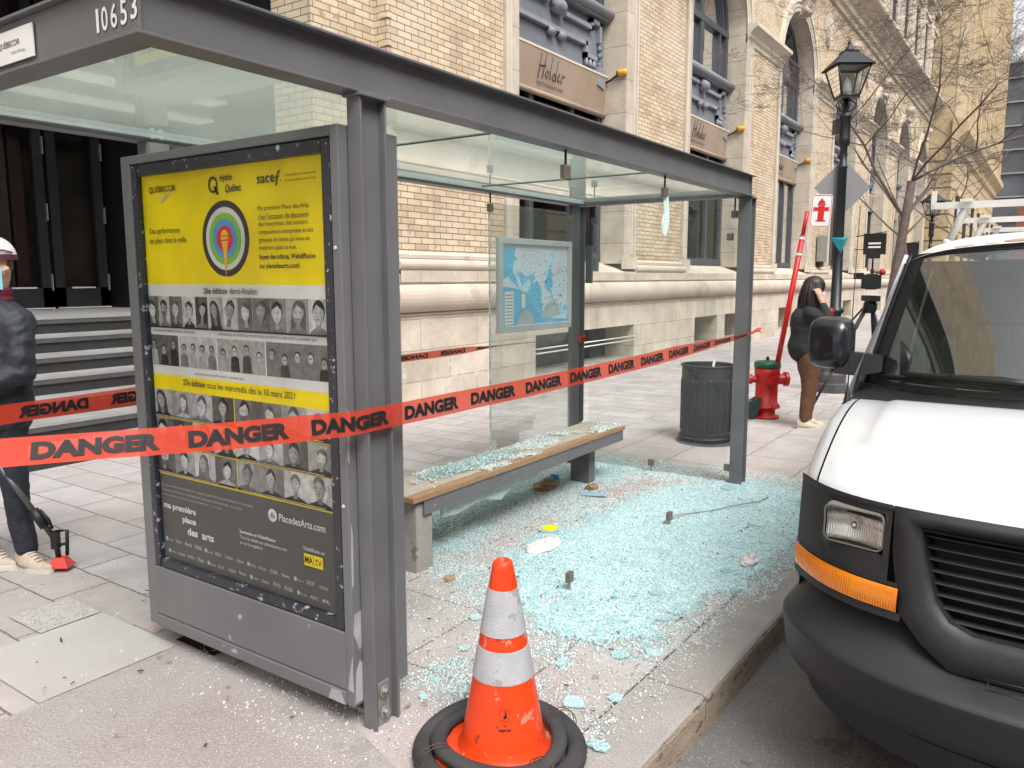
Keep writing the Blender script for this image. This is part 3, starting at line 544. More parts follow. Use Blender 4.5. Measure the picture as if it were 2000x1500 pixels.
for i in range(9):
    b = MB(); b.box(XS+3+i*5.4, XS+5+i*5.4, YF-.03, YF+.02, 2.2, 6.5, 'black'); b.box(XS+2.7+i*5.4, XS+5.3+i*5.4, YF-.15, YF+.02, 6.5, 6.9, 'yellow_stone'); b.build('window', yb)
# scaffolded block at the end of the street
sc = thing('scaffolded_building', (132, 4, 0), 'dark mesh wrapped building under scaffolding with white tarpaulin on top', 'building')
b = MB(); b.box(132, 150, -30, 18, 0, 31, 'scaffold_mesh')
b.build('wrapped_facade', sc)
for i in range(9): c_ = MB(); c_.box(131.7, 132, -30, 18, 3+i*3.2, 3.2+i*3.2, 'galv'); c_.build('scaffold_deck', sc)
for i in range(12): c_ = MB(); c_.tube([(131.6, -28+i*4, 0), (131.6, -28+i*4, 31)], .12, 6, 'white_paint'); c_.build('scaffold_pole', sc)
b = MB(); b.grid(lambda u, v: (131.9+.5*math.sin(u*40)+.3*math.sin(v*9+u*13), -30+48*u, 30.6+4.4*v+.5*math.sin(u*21)*v), 60, 6, 'tarp'); b.build('tarpaulin', sc)
b = MB(); b.box(92, 100, -12, 3.4, 0, 8.5, 'red_brick_far')
for i in range(5): b.box(91.9, 92, -11+i*2.8, -9.4+i*2.8, 4.5, 6.8, 'black'); b.box(91.9, 92, -11+i*2.8, -9.4+i*2.8, 1, 3.2, 'black')
b.build('low_brick_building', label='low red brick building far down the street over the van roof', cat='building')
# buildings on the other side of the street (they show in the glass)
ob_ = thing('street_building', (0, -12, 0), 'grey stone building across the street mirrored in the van windshield', 'building')
b = MB(); b.box(-30, 45, -22, -12, -.15, 13, 'rusticated')
b.build('stone_wall', ob_)
for i in range(18):
    b = MB(); x = -28+i*4; b.prism([(x, 1.0), (x+2.2, 1.0)]+[(x+1.1+1.1*math.cos(math.pi*j/12), 8+1.1*math.sin(math.pi*j/12)) for j in range(13)], (0, -12.05, 0), (1, 0, 0), (0, 0, 1), (0, .08, 0), 'black'); b.build('window', ob_)
# ------------------------------------------------------------------ bus shelter
sh = thing('bus_shelter', (2.0, 1.95, 0), 'grey steel bus shelter with a glass roof, lit poster panel and its front panes shattered', 'bus shelter')
ZB, ZT = 2.254, 2.412
FX0, FX1 = 1.165, 6.10; FY0, FY1 = 1.92, 3.47       # outer rectangle of the roof frame
def hbeam_x(x0, x1, y, side, name):      # I section along x, flanges from y outwards
    b = MB(); w_ = .095; t = .009
    ya, yb_ = (y, y+w_) if side > 0 else (y-w_, y)
    b.box(x0, x1, ya, yb_, ZB, ZB+t, 'steel_paint'); b.box(x0, x1, ya, yb_, ZT-t, ZT, 'steel_paint')
    yc = (y+.042 if side > 0 else y-.042); b.box(x0+.02, x1-.02, yc-.004, yc+.004, ZB+t, ZT-t, 'steel_paint')
    return b.build(name, sh, bevel=.0015)
hbeam_x(FX0, FX1, FY0, 1, 'roof_beam')
hbeam_x(FX0, FX1, FY1, -1, 'roof_beam')
b = MB()
b.box(FX0, FX0+.095, FY0+.0955, FY1-.0955, ZB, ZB+.009, 'steel_paint'); b.box(FX0, FX0+.095, FY0+.0955, FY1-.0955, ZT-.009, ZT, 'steel_paint'); b.box(FX0+.022, FX0+.03, FY0+.024, FY1-.024, ZB+.0095, ZT-.0095, 'steel_paint')
fa = b.build('end_fascia', sh, bevel=.0015)
b = MB(); b.box(FX1-.095, FX1-.002, FY0+.0955, FY1-.0955, ZB, ZB+.009, 'steel_paint'); b.box(FX1-.095, FX1-.002, FY0+.0955, FY1-.0955, ZT-.009, ZT, 'steel_paint'); b.box(FX1-.034, FX1-.026, FY0+.02, FY1-.02, ZB+.0095, ZT-.0095, 'steel_paint'); b.build('roof_beam', sh, bevel=.0015)
# number and small advertiser plate on the fascia
pf = plane((FX0+.0215, FY1, 0), (0, -1, 0), (0, 0, 1), (-1, 0, 0))
t = MB()
for ch, y_ in (('1', 2.142), ('0', 2.112), ('6', 2.068), ('5', 2.022), ('3', 1.976)):
    text(t, ch, lambda a, c: pf(a, c, .0025), 'white_paint', FY1-y_+(0 if ch != '1' else .004), 2.292+(.006 if ch == '3' else 0), .030 if ch != '1' else .013, .060, bold=.012)
t.build('shelter_number', fa)
t = MB(); t.box(FX0+.012, FX0+.0165, 2.468, 2.86, 2.285, 2.376, 'white_paint')
text(t, 'QUÉBECOR', lambda a, c: (FX0+.0112, FY1-a, c), 'ink', FY1-2.678, 2.326, .133, .024, bold=.01); text(t, 'Média Affichage', lambda a, c: (FX0+.0112, FY1-a, c), 'galv', FY1-2.60, 2.304, .085, .012)
t.build('name_plate', fa, bevel=.001)
# roof glass: three frosted sheets with dark joints
for x0, x1 in ((FX0+.05, 2.92), (2.925, 4.55), (4.555, FX1-.06)):
    b = MB(); b.box(x0, x1, FY0+.055, FY1-.055, 2.286, 2.296, 'roof_glass'); b.build('roof_glass', sh)
b = MB()
for x in (2.9225, 4.5525): b.box(x-.006, x+.006, FY0+.06, FY1-.06, 2.281, 2.2855, 'rubber')
b.box(FX0+.1, FX1-.1, FY1-.11, FY1-.095, 2.27, 2.284, 'alu'); b.build('roof_seal', sh)
# posts: H sections
def post(x, y, name='post', d=.10, w_=.11, zt=ZB, mat='steel_paint'):
    b = MB(); t = .009
    b.box(x, x+t, y, y+d, 0, zt, mat); b.box(x+w_-t, x+w_, y, y+d, 0, zt, mat); b.box(x+t, x+w_-t, y+d/2-.004, y+d/2+.004, 0, zt, mat)
    b.box(x-.01, x+w_+.01, y-.01, y+d+.01, zt-.012, zt-.001, mat)
    return b
b = post(1.925, 1.918, d=.062, w_=.124); po = b.build('post', sh, bevel=.002)
b = MB(); b.box(1.955, 2.015, 1.935, 1.943, .005, .17, 'galv')
for z in (.055, .135): b.lathe([(.024, -.004), (.024, .0)], (1.982, 1.931, z), 14, 'galv', axis='y'); b.lathe([(.014, -.02), (.014, 0)], (1.982, 1.931, z), 6, 'bare_metal', smooth=False, axis='y')
b.box(2.052, 2.062, 1.925, 1.985, 0, .15, 'galv'); b.build('foot_bracket', po, bevel=.001)
def foot(po_, x, y):
    b = MB(); b.box(x+.112, x+.12, y+.015, y+.085, 0, .14, 'galv')
    for z in (.05, .11): b.lathe([(.012, 0), (.012, .02)], (x+.12, y+.04, z), 6, 'bare_metal', smooth=False, axis='x')
    b.build('foot_bracket', po_)
po = post(6.03, 1.925).build('post', sh, bevel=.002); foot(po, 6.03, 1.925)
b = post(5.93, 3.36, zt=ZB); b.box(6.05, 6.06, 3.33, 3.36, .02, .1, 'galv'); po = b.build('post', sh, bevel=.002); foot(po, 5.93, 3.36)
b = MB(); b.box(6.045, 6.07, 3.30, 3.36, 1.60, 1.92, 'steel_paint'); b.box(6.05, 6.10, 3.26, 3.31, 1.70, 1.82, 'galv'); b.build('hinge_plate', po)
b = MB(); b.box(2.06, 2.13, 3.37, 3.45, 0, ZB, 'steel_paint'); b.box(2.05, 2.145, 3.335, 3.365, 2.12, 2.245, 'galv')
for y in (2.075, 2.115): b.lathe([(.011, 0), (.011, .014)], (y, 3.35, 2.263), 8, 'alu')
b.build('post', sh, bevel=.002)
# glass panes that survived, with their metal clips
def pane(name, x0, x1, y0, y1, z0, z1): b = MB(); b.box(x0, x1, y0, y1, z0, z1, 'pane_dirty'); return b.build(name, sh)
pane('back_pane', 4.69, 5.90, 3.400, 3.4028, .14, 2.19)
pane('side_pane', 6.078, 6.0808, 2.06, 3.33, .055, 2.16)
b = MB(); b.box(6.088, 6.0908, 2.10, 3.29, 2.17, 2.245, 'pane_dirty'); b.build('fanlight_pane', sh)
M('crumble', (.62, .80, .80), .4, col2=(.85, .92, .92), vs=90)
M('crack_edge', (.30, .40, .38), .4, col2=(.75, .82, .80), vs=40)
b = MB(); z = .14
while z < 2.19: h = random.uniform(.01, .05); b.box(4.684-random.random()*.004, 4.692, 3.397, 3.4058, z, min(2.19, z+h), 'crack_edge'); z += h
b.build('broken_glass_edge', sh)
def clip(x, y, z, up=True, ax='x', name='glass_clip', big=1.0):
    b = MB(); s = .024*big
    if ax == 'x': b.box(x-s, x+s, y-.014, y+.014, z-s*1.15, z+s*1.15, 'clip_metal')
    else: b.box(x-.014, x+.014, y-s, y+s, z-s*1.15, z+s*1.15, 'clip_metal')
    if up is True: b.tube([(x, y, z+s), (x, y, ZB)], .0065, 8, 'black')
    elif up is False: b.tube([(x, y, z-s), (x, y, 0)], .0065, 8, 'galv')
    return b.build(name, sh, bevel=.003)
clip(3.33, 1.965, 2.15, big=1.15); clip(4.50, 1.965, 2.155); clip(3.30, 3.402, 2.15); clip(4.70, 3.402, 2.15); clip(5.86, 3.402, 2.14)
clip(6.08, 2.07, 2.13, ax='y'); clip(6.08, 2.10, 1.96, None, ax='y'); clip(6.08, 3.30, 2.13, ax='y')
clip(3.445, 1.99, .085, False, big=1.0); clip(4.76, 1.99, .08, False); clip(6.08, 2.72, .085, False, ax='y'); clip(4.72, 3.402, .10, False); clip(6.08, 2.06, .13, None, ax='y')
# scrap of crazed glass hanging from a clip
b = MB(); out = [(-.035, 0), (.03, .01), (.045, -.06), (.055, -.14), (.035, -.20), (.0, -.235), (-.04, -.22), (-.05, -.15), (-.02, -.10), (-.03, -.05)]
b.prism(out, (4.53, 1.966, 2.13), (1, 0, 0), (0, 0, 1), (0, .006, 0), 'crumble'); b.build('hanging_glass_scrap', sh)
# map case on the back pane
b = MB(); MX0, MX1, MZ0, MZ1 = 4.76, 5.82, 1.235, 1.945; MYf = 3.375
for u0, u1, w0, w1 in ((MX0, MX1, MZ1-.045, MZ1), (MX0, MX1, MZ0, MZ0+.05), (MX0, MX0+.05, MZ0+.05, MZ1-.045), (MX1-.05, MX1, MZ0+.05, MZ1-.045)): b.box(u0, u1, MYf-.012, MYf+.022, w0, w1, 'alu')
mc = b.build('map_case', sh, bevel=.004)
def mapmat():
    m = bpy.data.materials.new('city_map'); m.use_nodes = True; n = m.node_tree.nodes; l = m.node_tree.links; b = n['Principled BSDF']; b.inputs['Roughness'].default_value = .35
    tc = n.new('ShaderNodeTexCoord'); nz = n.new('ShaderNodeTexNoise'); nz.inputs['Scale'].default_value = 3.1; nz.inputs['Detail'].default_value = 9; nz.inputs['Roughness'].default_value = .55; nz.inputs['Distortion'].default_value = .6
    mp = n.new('ShaderNodeMapping'); mp.inputs['Location'].default_value = (3.3, 0, 1.2); l.new(tc.outputs['Object'], mp.inputs[0]); l.new(mp.outputs[0], nz.inputs['Vector'])
    cr = n.new('ShaderNodeValToRGB'); e = cr.color_ramp.elements; e[0].position = .40; e[0].color = (.22, .54, .76, 1); e[1].position = .43; e[1].color = (.50, .72, .86, 1)
    k = e.new(.45); k.color = (.70, .73, .80, 1); k = e.new(.62); k.color = (.62, .66, .74, 1); k = e.new(.72); k.color = (.60, .62, .60, 1); l.new(nz.outputs['Fac'], cr.inputs[0])
    n2 = n.new('ShaderNodeTexNoise'); n2.inputs['Scale'].default_value = 60; l.new(tc.outputs['Object'], n2.inputs['Vector'])
    mr = n.new('ShaderNodeMapRange'); mr.inputs[1].default_value = .35; mr.inputs[2].default_value = .65; mr.inputs[3].default_value = .8; mr.inputs[4].default_value = 1.15; l.new(n2.outputs['Fac'], mr.inputs[0])
    vm = n.new('ShaderNodeVectorMath'); vm.operation = 'SCALE'; l.new(cr.outputs[0], vm.inputs[0]); l.new(mr.outputs[0], vm.inputs['Scale']); l.new(vm.outputs[0], b.inputs['Base Color']); MATS['city_map'] = m
mapmat(); M('map_blue', (.22, .52, .74), .5); M('map_text', (.22, .24, .30), .6); M('map_dark', (.03, .04, .07), .6); M('map_grey', (.52, .56, .58), .6)
b = MB(); pf = plane((MX0+.05, MYf+.008, MZ0+.05), (1, 0, 0), (0, 0, 1), (0, -1, 0)); W_, H_ = MX1-MX0-.1, MZ1-MZ0-.095
def poly(mb, pts, lay, mat, pf_): mb.flat([pf_(a, c, lay*.0006) for a, c in pts], mat)
poly(b, [(0, 0), (W_, 0), (W_, H_), (0, H_)], 0, 'city_map', pf)
poly(b, [(0, H_-.02), (.20, H_-.025), (.17, H_-.08), (.22, H_-.11), (.10, H_-.15), (.13, H_-.20), (.05, H_-.26), (0, H_-.24)], 1, 'map_blue', pf)
poly(b, [(0, .30), (.18, .285), (.36, .24), (.48, .10), (.62, .05), (.76, .03), (W_, .02), (W_, 0), (.5, 0), (.3, .0), (0, 0)], 1, 'map_blue', pf)
poly(b, [(.20, 0), (.25, .08), (.34, .12), (.42, .08), (.46, 0)], 2, 'map_grey', pf)
poly(b, [(.55, .05), (.62, .14), (.72, .18), (.83, .14), (.84, .06), (.72, .04)], 2, 'map_grey', pf)
poly(b, [(.04, .01), (.16, .01), (.16, .26), (.04, .26)], 3, 'white_paint', pf); poly(b, [(.27, .13), (.32, .13), (.32, .24), (.27, .24)], 3, 'white_paint', pf)
for i in range(9): poly(b, [(.05, .03+i*.025), (.148, .03+i*.025), (.148, .036+i*.025), (.05, .036+i*.025)], 4, 'map_text', pf)
for i in range(70):
    a = min(W_-.02, max(.45, random.gauss(.72, .12))); c = random.uniform(.12, .50); s = random.uniform(.0035, .007); poly(b, [(a-s, c-s*.7), (a+s, c-s*.7), (a+s, c+s*.7), (a-s, c+s*.7)], 4, 'map_dark', pf)
poly(b, [(0, H_-.022), (W_, H_-.022), (W_, H_), (0, H_)], 3, 'white_paint', pf)
b.build('map_sheet', mc)
# ------------------------------------------------------------------ poster panel
PX, PXB = 1.885, 2.174; PY0, PY1, PZ0, PZ1 = 1.985, 3.293, .097, 2.155
IY0, IY1, IZ0, IZ1 = 2.025, 3.228, .375, 2.120
b = MB()
b.add([(x, y, z) for x in (PX+.05, PXB) for y in (PY0, PY1) for z in (PZ0, PZ1)], [(0, 1, 3, 2), (4, 6, 7, 5), (0, 4, 5, 1), (2, 3, 7, 6), (0, 2, 6, 4), (1, 5, 7, 3)], 'steel_paint_worn')
for y0, y1, z0, z1 in ((PY0, IY0, PZ0, PZ1), (IY1, PY1, PZ0, PZ1), (IY0, IY1, IZ1, PZ1), (IY0, IY1, PZ0+.055, IZ0)): b.box(PX, PX+.051, y0, y1, z0, z1, 'steel_paint_worn')
b.box(PX-.006, PX+.05, IY0, IY1, PZ0, PZ0+.052, 'steel_paint_worn')
pn = b.build('poster_cabinet', sh, bevel=.004)
b = MB(); f_ = .052
pf = plane((PX+.006, PY1, 0), (0, -1, 0), (0, 0, 1), (-1, 0, 0)); xf0, xf1 = PX+.004, PX+.05
b.box(xf0, xf1, IY0+.006, IY0+.006+f_*.8, IZ0+.006, IZ1-.006, 'panel_frame'); b.box(xf0, xf1, IY0+.05, IY1-.05, IZ1-.006-f_*.85, IZ1-.006, 'panel_frame')
b.box(xf0, xf1, IY1-.006-f_*.6, IY1-.006, IZ0+.006, IZ1-.006, 'panel_frame_peeled'); b.box(xf0, xf1, IY0+.05, IY1-.05, IZ0+.006, IZ0+.006+f_*.7, 'panel_frame_peeled')
b.lathe([(.008, -.004), (.008, 0)], (PX, IY0-.015, 1.75), 8, 'alu', axis='x'); b.lathe([(.008, -.004), (.008, 0)], (PX, IY0-.015, .85), 8, 'alu', axis='x')
b.build('door_frame', pn, bevel=.003)
b = MB(); b.flat([(PX+.018, IY0+.04, IZ0+.05), (PX+.018, IY1-.04, IZ0+.05), (PX+.018, IY1-.04, IZ1-.05), (PX+.018, IY0+.04, IZ1-.05)], 'panel_glass'); b.build('door_glass', pn)
M('print_yellow', (.94, .75, .0), .45); M('print_white', (.74, .75, .75), .45); M('print_grey', (.095, .095, .092), .45, col2=(.088, .088, .085)); M('print_dark', (.035, .03, .03), .5)
M('print_green', (.24, .55, .06), .45); M('print_blue', (.09, .34, .72), .45); M('print_red', (.68, .03, .05), .45); M('print_orange', (.9, .52, .02), .45); M('print_light', (.55, .55, .54), .5)
GR = []
for i, g_ in enumerate((.02, .06, .12, .2, .3, .42, .55, .68)): M('photo_grey_%d' % i, (g_, g_, g_), .5, col2=(g_*.68,)*3, vs=34); GR.append('photo_grey_%d' % i)
b = MB(); PW = 1.144; OY = 3.207
pf = plane((PX+.030, OY, 0), (0, -1, 0), (0, 0, 1), (-1, 0, 0))
P_ = lambda pts, lay, mat: poly(b, pts, lay, mat, pf)
rc = lambda x0, z0, x1, z1, lay, mat: P_([(x0, z0), (x1, z0), (x1, z1), (x0, z1)], lay, mat)
rc(-.03, .40, PW+.02, 2.10, 0, 'print_grey'); rc(-.03, 1.624, PW+.02, 2.10, 1, 'print_yellow'); rc(-.03, 1.243, PW+.02, 1.624, 1, 'print_white'); rc(-.03, .80, PW+.02, 1.243, 1, 'print_yellow')
cx, cz = .562, 1.800
for r_, m_, q in ((.145, 'print_dark', 2), (.120, 'print_white', 3), (.099, 'print_green', 4), (.075, 'print_blue', 5), (.050, 'print_red', 6)): P_(ell(cx, cz, r_, r_, 40), q, m_)
P_(ell(cx, cz+.012, .022, .022, 20, 0, math.pi), 7, 'print_orange'); rc(cx-.024, cz-.003, cx+.024, cz+.008, 7, 'print_orange')
P_([(cx-.022, cz-.008), (cx+.022, cz-.008), (cx+.010, cz-.05), (cx-.010, cz-.05)], 7, 'print_orange'); P_([(cx-.010, cz-.05), (cx+.010, cz-.05), (cx+.006, cz-.115), (cx-.006, cz-.115)], 7, 'print_orange'); rc(cx-.0018, cz-.145, cx+.0018, cz-.115, 7, 'print_orange')
T = lambda s, x, z, w_, h, mat='print_dark', bold=0, sh_=0, lay=8: text(b, s, lambda a, c: pf(a, c, lay*.0006), mat, x, z, w_, h, bold, sh_)
T('QUÉBECOR', .070, 1.995, .190, .034, bold=.015); P_([(.15, 1.955), (.157, 1.958), (.20, 1.985), (.25, 1.998), (.20, 1.991), (.152, 1.968)], 8, 'print_light')
n_ = 24; 
for i in range(n_):
    t0, t1 = 2*math.pi*i/n_, 2*math.pi*(i+1)/n_; P_([(.505+r*math.cos(t), 2.006+r*1.1*math.sin(t)) for t in (t0, t1) for r in (.021, .029)][0:2]+[(.505+r*math.cos(t1), 2.006+r*1.1*math.sin(t1)) for r in (.029, .021)], 8, 'print_dark')
P_([(.508, 2.0), (.522, 2.0), (.540, 1.968), (.526, 1.968)], 8, 'print_dark')
T('Hydro', .548, 2.008, .075, .034, bold=.02, sh_=.2); T('Québec', .580, 1.968, .095, .034, bold=.02, sh_=.2)
T('sace', .768, 1.992, .100, .026, bold=.01); T('f', .870, 1.980, .028, .052, bold=0, sh_=.25); P_(ell(.900, 1.994, .003, .003, 8), 8, 'print_dark')
T("Société pour l'avancement de", .926, 2.006, .16, .011); T("la chanson d'expression française", .926, 1.988, .16, .011)
T('Des performances', .058, 1.826, .215, .030, bold=.004); T('en plein dans le mille.', .058, 1.786, .262, .030, bold=.004)
for i, (s_, w_) in enumerate((('Ma première Place des Arts,', .280), ("c'est l'occasion de découvrir", .275), ('des interprètes, des auteurs-', .270), ('compositeurs-interprètes et des', .295), ('groupes de talent qui vous en', .275), ('mettront plein la vue.', .205))): T(s_, .766, 1.890-i*.0285, w_, .022)
T('Soyez des nôtres, Webdiffusion', .763, 1.713, .305, .024, bold=.02); T('sur placedesarts.com!', .763, 1.680, .22, .024, bold=.02)
T('26e édition', .410, 1.588, .150, .025, bold=.015); T('demi-finales', .575, 1.588, .165, .025)
T('DEMI-FINALE INTERPRÈTES MARDI 23 FÉVRIER 2021', .045, 1.425, .29, .012); T('DEMI-FINALE AUTEURS-COMPOSITEURS-INTERPRÈTES MERCREDI 24 FÉVRIER 2021', .49, 1.425, .57, .012); T('DEMI-FINALE GROUPES JEUDI 25 FÉVRIER 2021', .32, 1.254, .32, .012)
T('27e édition', .235, 1.206, .15, .026, bold=.015); T('tous les mercredis dès le 10 mars 2021', .400, 1.206, .53, .026)
def portrait(x0, z0, x1, z1, k):
    rr = random.Random(k); w_, h = x1-x0, z1-z0; bgk = rr.choice([2, 3, 4, 5, 6, 7, 7]); hair = rr.choice([0, 0, 1, 1, 2, 3]); skin = rr.choice([5, 6, 6, 7]); top = rr.choice([0, 1, 1, 3, 6]); kind = rr.choice([0, 0, 1, 1, 2, 0, 3])
    if skin == bgk: skin -= 1
    if hair == bgk: hair = max(0, hair-1)
    rc(x0, z0, x1, z1, 2, GR[bgk]); gs_ = rr.choice([-1, 1]); c = x0+w_*(.5+rr.uniform(-.10, .10)); f = z0+h*rr.uniform(.52, .62); a = min(w_*.27, h*.22)*rr.uniform(.88, 1.15); e_ = a*rr.uniform(1.28, 1.42); tl = rr.uniform(-.18, .18)
    cl = lambda pts: [(min(x1, max(x0, p+tl*(q-z0-h*.3))), min(z1, max(z0, q))) for p, q in pts]
    P_([(x0 if gs_ < 0 else x1, z0), (x0+w_*(.5+.12*gs_), z0), (x0+w_*(.5+.25*gs_), z1), (x0 if gs_ < 0 else x1, z1)][::(1 if gs_ > 0 else -1)], 3, GR[max(0, bgk-1)])
    if kind == 1:      # long hair falling over the shoulders
        P_(cl([(c-a*1.45, z0+h*.04), (c-a*.5, z0+h*.1), (c+a*.5, z0+h*.1), (c+a*1.5, z0+h*.02), (c+a*1.35, f), (c+a*1.1, f+e_*.8), (c+a*.5, f+e_*1.2), (c-a*.4, f+e_*1.22), (c-a*1.05, f+e_*.85), (c-a*1.3, f)]), 4, GR[hair])
    P_(cl([(c-w_*.46, z0), (c+w_*.46, z0), (c+w_*.38, z0+h*.12), (c+a*.5, z0+h*.22), (c-a*.5, z0+h*.22), (c-w_*.40, z0+h*.10)]), 5, GR[top])
    if kind != 1: P_(cl([(c+a*1.12*math.cos(t)*(1+.10*math.sin(t*7+k)*(kind == 2)), f+e_*.12+e_*1.12*math.sin(t)*(1+.08*math.cos(t*9)*(kind == 2))) for t in [R(-8+14*j) for j in range(15)]]), 5, GR[hair])
    P_(cl([(c-a*.42, z0+h*.12), (c+a*.42, z0+h*.12), (c+a*.40, f-e_*.5), (c-a*.40, f-e_*.5)]), 6, GR[max(0, skin-2)])
    P_(cl([(c+a*math.cos(t)*(1-.16*max(0, -math.sin(t))), f+e_*math.sin(t)) for t in [6.283*j/20 for j in range(20)]]), 7, GR[skin])
    P_(cl([(c+gs_*a*math.cos(t)*(1-.16*max(0, -math.sin(t))), f+e_*math.sin(t)) for t in [R(-85+17*j) for j in range(10)]]+[(c+gs_*a*.50, f+e_*.5), (c+gs_*a*.62, f), (c+gs_*a*.35, f-e_*.5)]), 8, GR[max(0, skin-1)])
    pt = rr.uniform(-.5, .5); P_(cl([(c+a*1.03*math.cos(t), f+e_*1.03*math.sin(t)) for t in [R(22+13.6*j) for j in range(11)]]+[(c-a*.7, f+e_*.45), (c+a*pt, f+e_*(.78+.1*rr.random())), (c+a*.72, f+e_*.45)]), 9, GR[hair])
    if rr.random() < .22: P_(cl([(c-a*.86, f-e_*.25), (c-a*.5, f-e_*.42), (c+a*.5, f-e_*.42), (c+a*.86, f-e_*.25), (c+a*.6, f-e_*.85), (c, f-e_*1.04), (c-a*.6, f-e_*.85)]), 9, GR[min(skin-1, hair+2)])
    for s_ in (-1, 1): P_(cl(ell(c+s_*a*.40, f+e_*.10, a*.17, e_*.055, 8)), 10, GR[max(0, skin-4)]); P_(cl([(c+s_*a*.40-a*.24, f+e_*.22), (c+s_*a*.40, f+e_*.29), (c+s_*a*.40+a*.24, f+e_*.22), (c+s_*a*.40, f+e_*.25)]), 10, GR[max(0, skin-3)])
    P_(cl([(c-a*.10, f-e_*.22), (c+a*.14, f-e_*.22), (c+a*.06, f-e_*.12)]), 10, GR[max(0, skin-2)]); P_(cl(ell(c, f-e_*.48, a*.26, e_*.05, 8)), 10, GR[max(0, skin-3)])
xs = [0, .085, .165, .255, .345, .435, .525, .615, .705, .81, .90, 1.02, 1.125]
for i in range(12):
    if i != 4: portrait(xs[i]+.001, 1.445, xs[i+1]-.001-(.008 if i == 4 else 0), 1.575, 100+i)
    else: portrait(xs[i]+.001, 1.445, xs[i+1]-.009, 1.575, 104)
rc(0, 1.443, 1.125, 1.450, 12, GR[0])
for i, (x0, x1, np_) in enumerate(((0, .215, 3), (.22, .47, 4), (.475, .77, 4), (.775, 1.128, 5))):
    rc(x0, 1.282, x1-.003, 1.412, 2, GR[(2, 6, 5, 3)[i]])
    for j in range(np_):
        rr = random.Random(i*9+j); c = x0+(x1-x0)*(j+.5)/np_; z = 1.345+rr.uniform(-.008, .022); a = .014
        P_([(c-.028, 1.284), (c+.028, 1.284), (c+.024, z-.02), (c+.008, z-.010), (c-.008, z-.010), (c-.024, z-.02)], 3, GR[rr.choice([0, 1, 3, 5])]); P_(ell(c, z+.012, a*1.2, a*1.35, 12), 4, GR[0]); P_(ell(c, z+.006, a, a*1.3, 12), 5, GR[rr.choice([4, 5, 6])]); rc(c-.008, z+.006, c+.008, z+.009, 6, GR[1])
for r_ in range(3):
    z1 = 1.178-r_*.125; z0 = z1-.118
    for i in range(8):
        x0 = i*.1406+(.004 if i >= 4 else 0); portrait(x0+.0008, z0, x0+.1398, z1, 300+r_*8+i)
    rc(0, z0, .558, z0+.009, 12, GR[0]); rc(.569, z0, 1.128, z0+.009, 12, GR[0]); rc(.02, z0+.003, .45, z0+.006, 13, GR[6]); rc(.60, z0+.003, 1.08, z0+.006, 13, GR[6])
for i, s_ in enumerate(('26e édition FINALE INTERPRÈTES ET AUTEURS-COMPOSITEURS-INTERPRÈTES ET GROUPES', '27e édition DEMI-FINALE INTERPRÈTES ET AUTEURS-COMPOSITEURS - 19 mai 2021', 'FINALE AUTEURS-COMPOSITEURS-INTERPRÈTES - 16 juin 2021')): T(s_, .035, .748-i*.022, (.62, .55, .42)[i], .011, 'print_light')
T('ma première', .038, .640, .235, .036, 'white_paint', bold=.035); T('place', .172, .596, .098, .036, 'white_paint', bold=.04); T('des  arts', .205, .552, .185, .034, 'white_paint', bold=.035)
P_(ell(.775, .738, .026, .026, 20), 8, 'white_paint'); T('db', .760, .726, .03, .024, 'print_grey', lay=9, bold=.02); T('PlacedesArts.com', .812, .722, .258, .030, 'white_paint', bold=.012)
T('Spectacles en Webdiffusion', .565, .626, .22, .018, 'white_paint', bold=.02); T('Tous les détails sur placedesarts.com', .565, .603, .285, .017, 'white_paint'); T('ou sur le rappda.ca', .565, .580, .14, .017, 'white_paint')
T('Télédiffusée sur', .945, .634, .12, .015, 'white_paint'); rc(.948, .575, 1.052, .622, 8, 'print_yellow'); T('MA', .953, .585, .045, .028, bold=.03, lay=9); rc(1.001, .577, 1.003, .620, 9, 'print_dark'); T('tv', 1.010, .585, .034, .028, lay=9)
rl = random.Random(5)
for row, (z, x, words) in enumerate(((.500, .04, ('Place des Arts', 'Québec', 'Montréal', 'PATRIMOINE', 'Canada', 'RIDEAU', 'Fondation', 'UDA', 'SOCAN', 'TÉLÉ', 'OA', 'Festival', 'Coup de coeur', 'SHOP', 'LOCAL')), (.448, .055, ('adisq', 'Théâtre', 'ROSEQ', 'Vue', 'réseau', 'OX', 'scène', 'Musique', 'W', 'Chanson', 'SPACQ', 'Folk', 'Ma radio', 'ARC', 'R')))):
    for i, w_ in enumerate(words):
        x_ = x+i*.0705
        if i % 4 == 0: P_(ell(x_+.008, z+.008, .009, .009, 12), 8, 'print_light'); T(w_, x_+.020, z, .034, .012, 'print_light')
        else: T(w_, x_, z, .042+.008*rl.random(), .012+.006*rl.random(), 'print_light', bold=.01)
b.build('poster', pn)
# legs under the cabinet
b = MB(); b.tube([(2.03, 2.45, 0), (2.03, 2.45, .1)], .03, 12, 'galv'); b.tube([(2.03, 3.1, 0), (2.03, 3.1, .1)], .03, 12, 'galv'); b.build('cabinet_foot', pn)
